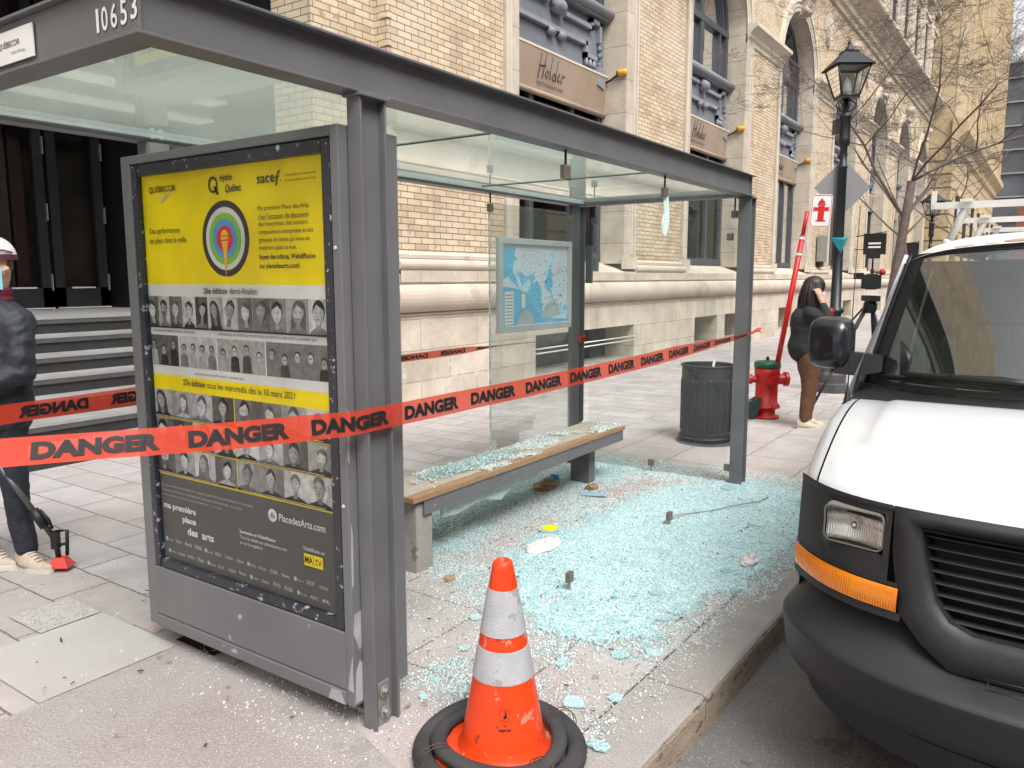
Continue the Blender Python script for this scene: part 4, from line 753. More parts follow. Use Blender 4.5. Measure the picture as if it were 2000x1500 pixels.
# ------------------------------------------------------------------ bench
be = thing('bench', (3.35, 3.05, 0), 'slatted wooden bench on a concrete foot strewn with broken glass inside the shelter', 'bench')
SX0, SX1, SY0, SY1, SZ = 3.13, 5.72, 2.79, 3.15, .455
for i in range(5):
    y0 = SY0+.003+i*(SY1-SY0)/5; b = MB(); b.box(SX0, SX1+random.uniform(-.002, .002), y0, y0+(SY1-SY0)/5-.006, SZ-.035, SZ, 'wood_side' if i == 0 else 'wood'); b.build('seat_slat', be, bevel=.004)
b = MB(); b.box(SX0+.10, SX1-.02, SY0+.012, SY0+.02, SZ-.12, SZ-.037, 'steel_paint_worn'); b.box(SX0+.06, SX1-.03, SY0+.02, SY1-.03, SZ-.046, SZ-.037, 'black'); b.box(SX0+.10, SX1-.02, SY1-.03, SY1-.02, SZ-.12, SZ-.037, 'steel_paint'); b.build('apron', be)
b = MB(); b.box(SX0+.05, SX0+.19, SY0+.03, SY1-.02, 0, SZ-.048, 'concrete'); b.build('concrete_leg', be, bevel=.008)
b = MB(); b.box(5.40, 5.50, 2.95, 3.12, .0, SZ-.05, 'steel_paint'); b.build('steel_leg', be, bevel=.004)
M('icy_glass', (.60, .66, .67), .3, col2=(.45, .52, .53), vs=30)
b = MB(); ol = [(3.45, .415), (3.7, .42), (4.0, .41), (4.35, .43), (4.7, .42), (5.0, .43), (5.0, .36), (4.8, .30), (4.6, .34), (4.45, .27), (4.25, .30), (4.05, .22), (3.85, .27), (3.6, .24), (3.45, .26)]
b.prism(ol, (0, 2.86, 0), (1, 0, 0), (0, 0, 1), (0, .01, 0), 'icy_glass'); b.build('glass_remnant', be)
# ------------------------------------------------------------------ danger tapes
plastictape('tape_red', (.84, .085, .045), .27); plastictape('tape_red_thin', (.80, .06, .035), .30)
def tape(name, pts, width, words, label, mirror=False, mat='tape_red', start=0.0, period=.40, wl=.318, mb=None, twist=None, offs=.003, side=(0, -1, 0), seg=10):
    pts = [Vector(p) for p in pts]; L = [0]
    for p, q in zip(pts[:-1], pts[1:]): L.append(L[-1]+(q-p).length)
    def at(s):
        s = max(0, min(L[-1]-1e-6, s)); i = max(j for j in range(len(L)-1) if L[j] <= s); t = (s-L[i])/(L[i+1]-L[i]); return pts[i].lerp(pts[i+1], t)
    def fr(s, v):
        a = twist(s/L[-1]) if twist else (0, 1.0)
        sd_ = Vector(side); nz = Vector((0, 0, 1)); wv = nz*math.cos(a[0])+sd_*math.sin(a[0]); return at(s)+wv*v*a[1]+sd_*.004*math.sin(s*9+v*20)
    n = int(L[-1]*seg)+2; b = MB(); b.grid(lambda u, v: fr(u*L[-1], (v-.5)*width), n, 4, mat)
    s = start
    while s+wl < L[-1]:
        def fn(a, c, s=s): p = fr(s+a if not mirror else s+wl-a, c-width/2); return p+Vector(side)*offs
        text(b, 'DANGER', fn, 'ink', 0, width*.19, wl, width*.62, bold=.06); s += period
    return b.build(name, label=label, cat='warning tape', group=None)
# front tape: far post -> near post -> off to the left in front of the panel. words read left to right towards the far post

TA = V(.859, 2.127, 1.221); TB = V(.60, 2.18, 1.235); P1 = V(1.90, 1.912, 1.158); P2 = V(1.935, 1.905, 1.165); P3 = V(4.0, 1.905, 1.172); P4 = V(6.0, 1.905, 1.212); P5 = V(6.16, 1.905, 1.222)
lA, lB = (TA-TB).length, (P1-TA).length; LT = lA+lB+4.27
def tw(t):
    s = t*LT
    if s < lA+lB: q = 1-s/(lA+lB); return (-.72*min(1, q*1.5)**1.2, 1.0)
    q = t; return (0 if t < .72 else (t-.72)*2.6, 1.0 if t < .72 else max(.42, 1-(t-.72)*2.2))
tape('danger_tape', [TB, TA, TA.lerp(P1, .5)+V(0, 0, -.006), P1, P2, P2.lerp(P3, .5)+V(0, 0, -.006), P3, P4, P5], .083, 9, 'long red danger tape stretched in front of the poster panel and across the shelter', start=(lA+lB+.196) % .398, period=.398, twist=tw, side=(-.55, -.835, 0), offs=.0035)
# bare patches on the cabinet corner
M('primer', (.40, .40, .41), .6, col2=(.32, .32, .33), vs=20); M('rust', (.42, .19, .09), .8, col2=(.5, .36, .28), vs=25)
def ch(pts, x_, m_='primer', fr=None):
    b = MB(); b.flat(fr if fr else [(PX+a, PY0-.0012, c) for a, c in pts], m_); b.build('paint_chip', pn)
ch([(.004, .11), (.10, .11), (.085, .16), (.05, .19), (.06, .24), (.03, .27), (.01, .23)], 0, 'primer'); ch([(.03, .31), (.07, .33), (.08, .40), (.055, .46), (.01, .45), (.004, .38)], 0, 'primer'); ch([(.10, .105), (.16, .115), (.13, .18), (.11, .17)], 0, 'rust'); ch([(.002, .55), (.012, .56), (.015, .75), (.006, .80)], 0, 'primer'); ch([(.0, 1.02), (.010, 1.0), (.016, 1.18), (.005, 1.2)], 0, 'primer')
ch(0, 0, 'primer', [(PX-.0072, PY0+a, c) for a, c in [(.04, .10), (.13, .10), (.11, .145), (.06, .147)]]); ch(0, 0, 'primer', [(PX-.0012, PY0+a, c) for a, c in [(.001, .155), (.03, .16), (.02, .22), (.001, .30)]])

# back tape seen from its reverse side
Q0 = V(1.05, 3.45, 1.07); Q1 = V(1.471, 3.612, 1.08); Q2 = V(2.079, 3.618, 1.088); Q3 = V(2.6, 3.58, 1.10)
tape('danger_tape', [Q0, Q1, Q2, Q3], .083, 2, 'short danger tape seen from behind in front of the black steps', mirror=True, start=.12, period=.40, wl=.30)
twb = lambda t: (0 if t < .58 else (t-.58)*1.2, (.62 if t < .56 else max(.10, .62-(t-.56)*4)))
tape('danger_tape', [V(2.6, 3.50, 1.115), V(3.70, 3.50, 1.122), V(5.0, 3.49, 1.130), V(5.95, 3.485, 1.118)], .083, 3, 'thin twisted danger tape running behind the map pane to the back post', mirror=True, start=.35, period=.42, wl=.30, twist=twb, mat='tape_red_thin')
b = MB(); b.grid(lambda u, v: (5.925+.122*u, 3.352-.004*math.sin(u*9), 1.09+.06*v), 4, 2, 'tape_red'); text(b, 'DANG', lambda a, c: (5.935+a, 3.345, c), 'ink', .02, 1.10, .09, .035, bold=.03)
b.build('tape_wrap', sh)
b = MB(); b.tube([(6.13, 1.905, 1.222), (6.20, 1.90, 1.235), (6.28, 1.90, 1.246), (6.33, 1.90, 1.247)], [.012, .022, .017, .003], 7, 'tape_red', flat=.4); b.tube([(6.16, 1.9, 1.225), (6.24, 1.89, 1.225), (6.27, 1.89, 1.215)], [.01, .014, .004], 6, 'tape_red', flat=.4); b.build('tape_knot', sh)
# ------------------------------------------------------------------ shattered glass
def islandmat(name, stops, rough=.12, spec=.7, crack=0, trans=.25):
    m = bpy.data.materials.new(name); m.use_nodes = True; n = m.node_tree.nodes; l = m.node_tree.links; b = n['Principled BSDF']; o = n['Material Output']
    g = n.new('ShaderNodeNewGeometry'); cr = n.new('ShaderNodeValToRGB'); l.new(g.outputs['Random Per Island'], cr.inputs[0]); e = cr.color_ramp.elements; cr.color_ramp.interpolation = 'CONSTANT' if not crack else 'LINEAR'
    e[0].position = 0; e[0].color = stops[0][1]+(1,); e[1].position = stops[1][0]; e[1].color = stops[1][1]+(1,)
    for p, c in stops[2:]: k = e.new(p); k.color = c+(1,)
    out = cr.outputs[0]
    if crack:
        tc = n.new('ShaderNodeTexCoord'); vo = n.new('ShaderNodeTexVoronoi'); vo.feature = 'DISTANCE_TO_EDGE'; vo.inputs['Scale'].default_value = crack; l.new(tc.outputs['Object'], vo.inputs['Vector'])
        mr = n.new('ShaderNodeMapRange'); mr.inputs[1].default_value = .0; mr.inputs[2].default_value = .10; mr.inputs[3].default_value = 1; mr.inputs[4].default_value = 0; l.new(vo.outputs[0], mr.inputs[0])
        mx = n.new('ShaderNodeMix'); mx.data_type = 'RGBA'; l.new(mr.outputs[0], mx.inputs[0]); l.new(out, mx.inputs[6]); mx.inputs[7].default_value = (.86, .94, .95, 1); out = mx.outputs[2]
        v2 = n.new('ShaderNodeTexVoronoi'); v2.inputs['Scale'].default_value = crack; l.new(tc.outputs['Object'], v2.inputs['Vector'])
        bp = n.new('ShaderNodeBump'); bp.inputs['Strength'].default_value = .5; bp.inputs['Distance'].default_value = .003; l.new(v2.outputs['Color'], bp.inputs['Height']); l.new(bp.outputs[0], b.inputs['Normal'])
    l.new(out, b.inputs['Base Color']); b.inputs['Roughness'].default_value = rough; b.inputs['Specular IOR Level'].default_value = spec
    tl = n.new('ShaderNodeBsdfTranslucent'); l.new(out, tl.inputs[0]); mx2 = n.new('ShaderNodeMixShader'); mx2.inputs[0].default_value = trans; l.new(b.outputs[0], mx2.inputs[1]); l.new(tl.outputs[0], mx2.inputs[2]); l.new(mx2.outputs[0], o.inputs[0])
    MATS[name] = m
AQ = [(0, (.33, .55, .57)), (.28, (.46, .68, .70)), (.55, (.60, .77, .79)), (.78, (.84, .89, .90)), (.92, (.26, .42, .44))]
islandmat('glass_crumbs', AQ); islandmat('glass_sheets', [(0, (.30, .54, .57)), (.5, (.37, .62, .65)), (1, (.46, .70, .73))], crack=60, rough=.25)
islandmat('clear_crumbs', [(0, (.62, .70, .69)), (.3, (.80, .86, .85)), (.6, (.92, .94, .94)), (.85, (.42, .50, .49))])
def heapmat():
    m = bpy.data.materials.new('glass_heap'); m.use_nodes = True; n = m.node_tree.nodes; l = m.node_tree.links; b = n['Principled BSDF']
    tc = n.new('ShaderNodeTexCoord'); v = n.new('ShaderNodeTexVoronoi'); v.inputs['Scale'].default_value = 130; l.new(tc.outputs['Object'], v.inputs['Vector']); sp = n.new('ShaderNodeSeparateXYZ'); l.new(v.outputs['Color'], sp.inputs[0])
    cr = n.new('ShaderNodeValToRGB'); e = cr.color_ramp.elements; cr.color_ramp.interpolation = 'CONSTANT'; e[0].color = (.32, .54, .56, 1); e[1].position = .3; e[1].color = (.44, .67, .70, 1)
    for p_, c_ in ((.62, (.58, .76, .78)), (.84, (.84, .90, .91)), (.94, (.24, .42, .44))): k = e.new(p_); k.color = c_+(1,)
    l.new(sp.outputs[0], cr.inputs[0]); l.new(cr.outputs[0], b.inputs['Base Color']); b.inputs['Roughness'].default_value = .25
    bp = n.new('ShaderNodeBump'); bp.inputs['Strength'].default_value = 1; bp.inputs['Distance'].default_value = .006; l.new(sp.outputs[1], bp.inputs['Height']); l.new(bp.outputs[0], b.inputs['Normal']); MATS['glass_heap'] = m
heapmat()
DENSE = [(3.31, 2.27), (4.01, 2.55), (4.66, 2.54), (5.57, 2.37), (6.25, 2.05), (6.1, 1.45), (5.3, 1.28), (4.5, 1.27), (3.73, 1.36), (3.25, 1.45), (3.02, 1.72), (3.09, 2.02)]
BENCHP = [(3.45, 2.85), (3.5, 3.15), (4.16, 3.5), (4.79, 3.52), (5.61, 3.40), (6.19, 3.22), (6.1, 2.80), (5.13, 3.0), (4.56, 3.08), (3.74, 2.88)]
WIDE = [(2.1, 1.35), (2.2, 2.1), (2.75, 3.1), (3.5, 3.6), (6.4, 3.5), (6.55, 1.4), (5.0, 1.16), (3.4, 1.24), (2.5, 1.22)]
def inpoly(x, y, P):
    r = np.zeros(len(x), bool); n = len(P)
    for i in range(n):
        (x0, y0), (x1, y1) = P[i], P[(i+1) % n]
        c = ((y0 > y) != (y1 > y)) & (x < (x1-x0)*(y-y0)/(y1-y0+1e-12)+x0); r ^= c
    return r
def polydist(x, y, P):
    d = np.full(len(x), 9.); n = len(P)
    for i in range(n):
        a = np.array(P[i]); b_ = np.array(P[(i+1) % n]); ab = b_-a; t = np.clip(((x-a[0])*ab[0]+(y-a[1])*ab[1])/(ab@ab), 0, 1)
        d = np.minimum(d, np.hypot(x-a[0]-t*ab[0], y-a[1]-t*ab[1]))
    return np.where(inpoly(x, y, P), -d, d)
def vnoise(x, y, sc, seed):
    g = np.random.default_rng(seed).random((256, 256)); X, Y = x*sc, y*sc; i, j = np.floor(X).astype(int), np.floor(Y).astype(int); u, v = X-i, Y-j; u = u*u*(3-2*u); v = v*v*(3-2*v)
    G = lambda a, b_: g[a % 256, b_ % 256]
    return (G(i, j)*(1-u)+G(i+1, j)*u)*(1-v)+(G(i, j+1)*(1-u)+G(i+1, j+1)*u)*v
def density(x, y):
    nz = .55*vnoise(x, y, 3, 1)+.3*vnoise(x, y, 8, 2)+.15*vnoise(x, y, 20, 3)
    d1 = np.clip(.9-(polydist(x, y, DENSE)+(nz-.5)*.55)/.16, 0, 1); d2 = np.clip(.75-(polydist(x, y, BENCHP)+(nz-.5)*.5)/.2, 0, 1)*.9
    d3 = np.clip(.6-(polydist(x, y, WIDE)+(nz-.5)*.3)/.25, 0, 1)*(.06+.34*np.clip((nz-.47)/.2, 0, 1)**1.3)
    d4 = np.clip(1-np.hypot((x-3.3)/2.6, (y-2.2)/1.2), 0, 1)*.05
    return np.maximum(np.maximum(d1*(.45+.7*nz), d2*(.5+.5*nz)), np.maximum(d3, d4))
def chips(name, x, y, z, size, mat, label, cat, seed=3, group=None, kind='stuff'):
    n = len(x); r = np.random.default_rng(seed); k = 4
    ang = r.random(n)*6.28; ts = np.sort((np.arange(k)[None, :]+r.random((n, k))*.8)*2*np.pi/k, axis=1)+ang[:, None]
    rad = size[:, None]*(.35+.35*r.random((n, k))); h = size*(.35+.4*r.random(n)); tx, ty = (r.random(n)-.5)*1.0, (r.random(n)-.5)*1.0
    dx = np.cos(ts)*rad; dy = np.sin(ts)*rad; dz = dx*tx[:, None]+dy*ty[:, None]
    bot = np.stack([x[:, None]+dx, y[:, None]+dy, z[:, None]+np.maximum(dz, -.2*size[:, None])], -1); top = bot.copy(); top[:, :, 0] = x[:, None]+dx*.9; top[:, :, 1] = y[:, None]+dy*.9; top[:, :, 2] += h[:, None]
    co = np.concatenate([bot, top], 1).reshape(-1, 3)
    base = (np.arange(n)*8)[:, None]; quads = [[4, 5, 6, 7]]+[[i, (i+1) % 4, 4+(i+1) % 4, 4+i] for i in range(4)]
    fc = np.concatenate([base+np.array(q)[None, :] for q in quads], 1).reshape(-1)
    me = bpy.data.meshes.new(name); me.vertices.add(len(co)); me.vertices.foreach_set('co', co.astype(np.float32).ravel()); me.loops.add(len(fc)); me.loops.foreach_set('vertex_index', fc.astype(np.int32))
    nf = n*5; me.polygons.add(nf); me.polygons.foreach_set('loop_start', np.arange(nf, dtype=np.int32)*4); me.polygons.foreach_set('loop_total', np.full(nf, 4, np.int32)); me.update(calc_edges=True); me.validate()
    me.materials.append(MATS[mat]); ob = bpy.data.objects.new(name, me); COL.objects.link(ob); tag(ob, label, cat, group, kind); return ob
N = 900000; x = 1.7+rng.random(N)*5.2; y = 1.08+rng.random(N)*2.7; keep = rng.random(N) < density(x, y)*.85; x, y = x[keep], y[keep]
pile = np.clip(density(x, y)-.35, 0, 1)*.022; ok = y > KX(x)+.12*rng.random(len(x)) ; x, y, pile = x[ok], y[ok], pile[ok]
clr = rng.random(len(x)) > np.clip(density(x, y)*1.5-.15, .12, .97)
chips('clear_glass_crumbs', x[clr], y[clr], .007+pile[clr]*rng.random(clr.sum()), .004+.006*rng.random(clr.sum())**2, 'clear_crumbs', 'thin scatter of clear glass crumbs round the turquoise heap on the floor', 'broken glass', seed=8)
x, y, pile = x[~clr], y[~clr], pile[~clr]
chips('shattered_glass', x, y, .007+pile*rng.random(len(x)), .0045+.0065*rng.random(len(x))**2, 'glass_crumbs', 'pale turquoise crumbs of shattered safety glass spread over the shelter floor', 'broken glass')
n = 1700; x = -1+rng.random(n)*8; y = 1.2+rng.random(n)*3.6; chips('scattered_glass_bits', x, y, np.full(n, .01), .003+.005*rng.random(n), 'clear_crumbs', 'sparse glass bits and grit scattered on the pavement round the shelter', 'glass bits', seed=9)
n = 9000; x = 3.35+rng.random(n)*2.35; y = 2.80+rng.random(n)*.34; dd = .55*vnoise(x, y, 5, 11)+.45*vnoise(x, y, 15, 12); kp = (dd > .42+.3*np.abs((y-2.99)/.3)+.05*np.sin(x*3)) ; x, y = x[kp], y[kp]
chips('glass_on_bench', x, y, SZ+.001+.010*rng.random(len(x)), .006+.008*rng.random(len(x)), 'clear_crumbs', 'heaps of clear glass crumbs lying on the bench slats', 'broken glass', seed=5)
n = 2200; x = 3.45+rng.random(n)*1.0; y = 2.90+rng.random(n)*.2; kp = np.hypot((x-3.9)/.5, (y-3.0)/.1) < rng.random(n)*1.1+.2; chips('turquoise_glass_on_bench', x[kp], y[kp], SZ+.008+.012*rng.random(kp.sum()), .007+.008*rng.random(kp.sum()), 'glass_crumbs', 'turquoise glass crumbs heaped on the near half of the bench', 'broken glass', seed=6)
b = MB()
def sheet(cx, cy, r_, z, k):
    rr = random.Random(k); n = 14; el = rr.uniform(.55, 1); a0 = rr.random()*6; tx, ty = rr.uniform(-.06, .06), rr.uniform(-.06, .06); pts = []
    for i in range(n):
        t = 2*math.pi*i/n; q = r_*(.72+.4*rr.random()); dx, dy = q*math.cos(t), q*el*math.sin(t); dx, dy = dx*math.cos(a0)-dy*math.sin(a0), dx*math.sin(a0)+dy*math.cos(a0); pts.append((cx+dx, cy+dy, z+dx*tx+dy*ty))
    top = [(p[0], p[1], p[2]+.005) for p in pts]; b.add(pts+top, [tuple(range(n, 2*n))]+[(i, (i+1) % n, n+(i+1) % n, n+i) for i in range(n)], 'glass_sheets')
hp = MB(); gs = .022; gx_, gy_ = np.meshgrid(np.arange(2.9, 6.5, gs), np.arange(1.2, 3.6, gs), indexing='ij'); dd = density(gx_.ravel(), gy_.ravel()).reshape(gx_.shape); hz_ = .004+np.clip(dd-.42, 0, 1)*.034+.004*rng.random(gx_.shape); idx = {}
for i in range(gx_.shape[0]-1):
    for j in range(gx_.shape[1]-1):
        if min(dd[i, j], dd[i+1, j], dd[i, j+1], dd[i+1, j+1]) > .50 and gy_[i, j] > KX(gx_[i, j])+.08: hp.f.append([idx.setdefault(q, len(idx)) for q in ((i, j), (i+1, j), (i+1, j+1), (i, j+1))]); hp.m.append(0); hp.s.append(False)
hp.v = [(gx_[q]+.006*math.sin(q[0]*7.1+q[1]*3.3), gy_[q]+.006*math.sin(q[0]*2.7+q[1]*5.9), hz_[q]) for q in idx]; hp.mi('glass_heap'); hp.build('glass_heap', label='dense turquoise heap of crushed safety glass by the kerb and under the bench', cat='broken glass', kind='stuff')
cnt = 0; xs_ = 2.9+rng.random(6000)*3.4; ys_ = 1.3+rng.random(6000)*1.4; dn = density(xs_, ys_)
for i in range(6000):
    if cnt > 170: break
    if dn[i] > .6 and rng.random() < .5: sheet(xs_[i], ys_[i], .02+.075*rng.random()**2.2, .006+.014*rng.random(), i); cnt += 1
for cx, cy, r_ in ((2.36, 1.75, .06), (2.33, 1.98, .04), (2.62, 2.05, .045), (2.75, 1.62, .05), (2.95, 1.45, .06), (2.5, 1.42, .07), (2.62, 1.30, .05), (2.9, 2.2, .05), (3.05, 1.33, .06), (2.42, 2.25, .045), (2.25, 2.35, .03), (2.30, 1.20, .06), (2.66, 1.86, .03), (3.5, 3.0, .06), (2.2, 1.93, .035)): sheet(cx, cy, r_*.75, .010, int(cx*1000))
b.build('crazed_glass_sheets', label='crazed turquoise glass chunks still holding together on the shelter floor', cat='broken glass', kind='stuff')
# wire lying across the glass
b = MB(); b.tube([(4.75+.16*i*.9, 2.02-.055*i+.05*math.sin(i*.9), .034+.01*math.sin(i*1.7)) for i in range(8)], .004, 6, 'galv'); b.build('loose_wire', label='thin grey wire curving over the broken glass', cat='wire')
# ------------------------------------------------------------------ litter
def crumple(name, c, r_, mat, label, cat, sc=(1, .7, .35), k=1, n=9):
    rr = random.Random(k); b = MB(); vv = []
    for i in range(n+1):
        for j in range(n):
            q = r_*(.75+.5*rr.random()); vv.append((c[0]+q*sc[0]*math.sin(math.pi*i/n)*math.cos(6.283*j/n), c[1]+q*sc[1]*math.sin(math.pi*i/n)*math.sin(6.283*j/n), max(.006, c[2]+q*sc[2]*math.cos(math.pi*i/n))))
    b.add(vv, [(i*n+j, (i+1)*n+j, (i+1)*n+(j+1) % n, i*n+(j+1) % n) for i in range(n) for j in range(n)], mat); return b.build(name, label=label, cat=cat)
M('paper_brown', (.26, .17, .10), .8, col2=(.36, .26, .17), vs=20); M('paper_white', (.72, .68, .66), .8, col2=(.62, .52, .51), vs=14); M('foil_blue', (.02, .30, .55), .35); M('card_blue', (.30, .52, .68), .5)
crumple('crumpled_bag', (5.10, 3.17, .035), .13, 'paper_brown', 'crumpled brown paper bag on the glass under the bench', 'paper litter', (1.0, .6, .4), 2); crumple('candy_wrapper', (5.30, 3.22, .03), .055, 'foil_blue', 'small bright blue wrapper beside the brown paper bag', 'wrapper', (1, .8, .7), 3)
crumple('crumpled_paper', (5.30, 2.86, .02), .07, 'paper_brown', 'small crumpled tan paper behind the blue card', 'paper litter', (1, .7, .45), 4); crumple('napkin', (3.93, 2.44, .018), .14, 'paper_white', 'crumpled pinkish white napkin lying flat among the glass near the cone', 'napkin', (1, .65, .22), 5)
crumple('napkin', (4.36, 1.33, .025), .085, 'paper_white', 'white crumpled tissue at the kerb edge beside the van', 'napkin', (1.1, .5, .45), 6); crumple('leaf', (3.22, 2.62, .012), .045, 'paper_brown', 'dry curled brown leaf on the floor near the bench foot', 'leaf', (1, .7, .3), 7)
b = MB(); b.obox((5.12, 2.76, .02), (.03, -.10, .004), (.035, .012, 0), (0, 0, .002), 'card_blue'); b.build('card', label='pale blue printed card lying on the broken glass', cat='card')
b = MB(); b.prism(ell(0, 0, .085, .075, 22), (4.24, 2.60, .022), (1, 0, .03), (0, 1, 0), (0, 0, .004), 'glass_sheets'); b.prism(ell(0, 0, .06, .05, 20), (4.24, 2.60, .027), (1, 0, .03), (0, 1, 0), (0, 0, .002), 'print_yellow'); b.build('sticker_glass', label='round yellow sticker on a glass fragment', cat='sticker')
rr = random.Random(3)
b = MB()
for i in range(260):
    if i < 200: x_, y_ = rr.uniform(2.2, 6.3), rr.uniform(1.3, 3.3)
    else: x_, y_ = rr.uniform(0.6, 2.2), rr.uniform(1.6, 4.4)
    L_ = rr.uniform(.003, .014); a = rr.random()*6.3; b.obox((x_, y_, .022), (L_*math.cos(a), L_*math.sin(a), rr.uniform(-.004, .004)), (-.28*L_*math.sin(a), .28*L_*math.cos(a), 0), (0, 0, .0015), 'paper_brown' if rr.random() < .6 else 'rubber')
b.build('leaf_litter', label='bits of dry leaf and twig strewn over the broken glass', cat='leaf litter', kind='stuff')
# ------------------------------------------------------------------ traffic cone and rubber rings
M('cone_orange', (.80, .060, .008), .38, col2=(.66, .05, .012), vs=5, wear=((.55, .22, .15), .60, 11), speck=((.30, .04, .015), .66, 26), bump=.1, bs=30, spec=.4)
M('reflective', (.46, .465, .49), .75, spec=.15, col2=(.40, .405, .43), vs=14, bump=.4, bs=160, wear=((.33, .32, .31), .60, 9))
co = thing('traffic_cone', (2.10, 1.475, 0), 'orange traffic cone with two reflective collars standing in black rubber rings', 'traffic cone')
cx, cy = 2.10, 1.475
R0, R1, HC = .152, .033, .70
rz = lambda z: R0+(R1-R0)*(z-.03)/(HC-.03)
b = MB(); b.lathe([(R0+.018, .030), (R0+.004, .04), (rz(.08), .08), (rz(.3), .3), (rz(.5), .5), (rz(.675), .675), (rz(.68), .68), (R1-.002, .695), (R1-.008, HC), (R1-.016, HC-.002), (R1-.018, HC-.04), (R1-.018, HC-.1)], (cx, cy, 0), 48, 'cone_orange', cap=False); b.build('cone_body', co)
for z0, z1 in ((.298, .405), (.452, .605)):
    b = MB(); b.lathe([(rz(z0)+.0025, z0), (rz(z1)+.0025, z1)], (cx, cy, 0), 48, 'reflective', cap=False); b.lathe([(rz(z0)-.001, z0), (rz(z0)+.0025, z0)], (cx, cy, 0), 48, 'reflective', cap=False); b.lathe([(rz(z1)-.001, z1), (rz(z1)+.0025, z1)], (cx, cy, 0), 48, 'reflective', cap=False); b.build('reflective_collar', co)
b = MB(); pl = rrect(-.195, -.195, .195, .195, .05, 6); ca, sa = math.cos(R(20)), math.sin(R(20)); b.prism(pl, (cx, cy, .010), (ca, sa, 0), (-sa, ca, 0), (0, 0, .026), 'cone_orange'); b.build('cone_base', co, bevel=.006)
def cone_map(a, c):      # a = arc length, c = height, centred on the side facing the camera
    th = math.atan2(-cy, -cx)+R(2)+a/rz(c); r_ = rz(c)+.0015; return (cx+r_*math.cos(th), cy+r_*math.sin(th), c)
b = MB()
for i in range(20):
    t0, t1 = 6.283*i/20, 6.283*(i+1)/20; w0 = .0016; b.flat([cone_map((.019)*math.cos(t)*1 if 0 else (.018+dw)*math.cos(t), .205+(.020+dw)*math.sin(t)) for t, dw in ((t0, 0), (t1, 0), (t1, .0012), (t0, .0012))], 'ink')
b.flat([cone_map(a, c) for a, c in ((.002, .224), (.006, .214), (.008, .200), (.004, .192), (-.002, .193), (-.006, .198), (.0, .203), (.001, .212))], 'ink'); b.flat([cone_map(a, c) for a, c in ((-.008, .176), (0, .166), (.008, .176), (0, .170))], 'ink')
text(b, 'PEMPURE', cone_map, 'ink', -.020, .150, .040, .009, bold=.03); b.build('cone_marking', co)
def ring(cx, cy, z, Rr, rt, name, label, dx=0, cut=None):
    b = MB(); n = 72; m = 12; vv = []
    for i in range(n):
        t = 6.2832*i/n
        for j in range(m):
            p = 6.2832*j/m; sq = 1/max(abs(math.cos(p)), abs(math.sin(p)))**.45; q = rt*sq*(1 if True else 1); tr = 1+.02*math.sin(t*3+dx); vv.append((cx+(Rr*tr+q*1.25*math.cos(p))*math.cos(t), cy+(Rr*tr+q*1.25*math.cos(p))*math.sin(t), max(.004, z+.006*math.sin(2*t+dx)+q*.85*math.sin(p))))
    b.add(vv, [(i*m+j, ((i+1) % n)*m+j, ((i+1) % n)*m+(j+1) % m, i*m+(j+1) % m) for i in range(n) for j in range(m)], 'rubber', True)
    o = b.build(name, label=label, cat='rubber ring')
    return o
r1 = ring(2.085, 1.478, .034, .268, .028, 'rubber_ring', 'outer black rubber ring wired round the cone base'); r2 = ring(2.088, 1.480, .058, .212, .022, 'rubber_ring', 'inner rubber ring lying on the outer one round the cone', 1.5)
M('rust_wire', (.12, .06, .035), .7)
for t in (150, 60, 250, 330):
    b = MB(); a = R(t); c0 = Vector((2.086+.24*math.cos(a), 1.479+.24*math.sin(a), .045)); rd = Vector((math.cos(a), math.sin(a), 0)); 
    for o_ in (-.01, .008): b.tube([c0+rd*(.062*math.cos(q))+V(0, 0, .052*math.sin(q))+Vector((-rd.y, rd.x, 0))*(o_+.01*math.sin(q)) for q in [6.283*i/14 for i in range(15)]], .0018, 5, 'rust_wire')
    b.build('tie_wire', r1)
# ------------------------------------------------------------------ rubbish bin
M('bin_green', (.014, .016, .018), .5, col2=(.024, .027, .029), vs=8, wear=((.10, .11, .11), .62, 12))
M('bin_rib', (.045, .048, .05), .4); bn = thing('litter_bin', (7.62, 2.82, 0), 'round dark ribbed metal litter bin behind the side pane', 'litter bin'); bx, by = 7.62, 2.82
b = MB(); b.lathe([(.235, .03), (.25, .05), (.25, .74), (.245, .77)], (bx, by, 0), 40, 'bin_green', cap=False); b.lathe([(.24, .77), (.235, .2), (.2, .08)], (bx, by, 0), 30, 'black', cap=False); b.lathe([(.0, .045), (.235, .05)], (bx, by, 0), 24, 'black', cap=False); b.build('bin_shell', bn)
for z, r_ in ((.775, .256), (.05, .262)):
    b = MB(); b.tube([(bx+r_*math.cos(t), by+r_*math.sin(t), z) for t in [6.2832*i/40 for i in range(41)]], .011, 6, 'bin_green', caps=False); b.build('rim', bn)
for i in range(26):
    t = 6.2832*i/26; b = MB(); e1 = Vector((-math.sin(t), math.cos(t), 0)); o_ = Vector((bx+.251*math.cos(t), by+.251*math.sin(t), 0))
    pts = [o_+e1*.016+V(0, 0, .12)]+[o_+e1*(.016*math.cos(q))+V(0, 0, .62+.016*math.sin(q)) for q in [math.pi*j/6 for j in range(7)]]+[o_-e1*.016+V(0, 0, .12)]; b.tube(pts, .006, 5, 'bin_rib'); b.build('slat_loop', bn)
b = MB(); b.tube([(bx-.05, by-.05, .6), (bx-.02, by-.08, .83)], .012, 8, 'paper_white'); b.build('paper_cup_straw', label='pale rolled paper sticking out of the litter bin', cat='paper litter')
b = MB(); b.prism(ell(0, 0, .34, .31, 28), (bx-.03, by-.03, .006), (1, 0, 0), (0, 1, 0), (0, 0, .002), 'mid_granite'); b.build('bin_dark_oval', kind='structure')  # dark oval laid flat on the paving round the bin foot
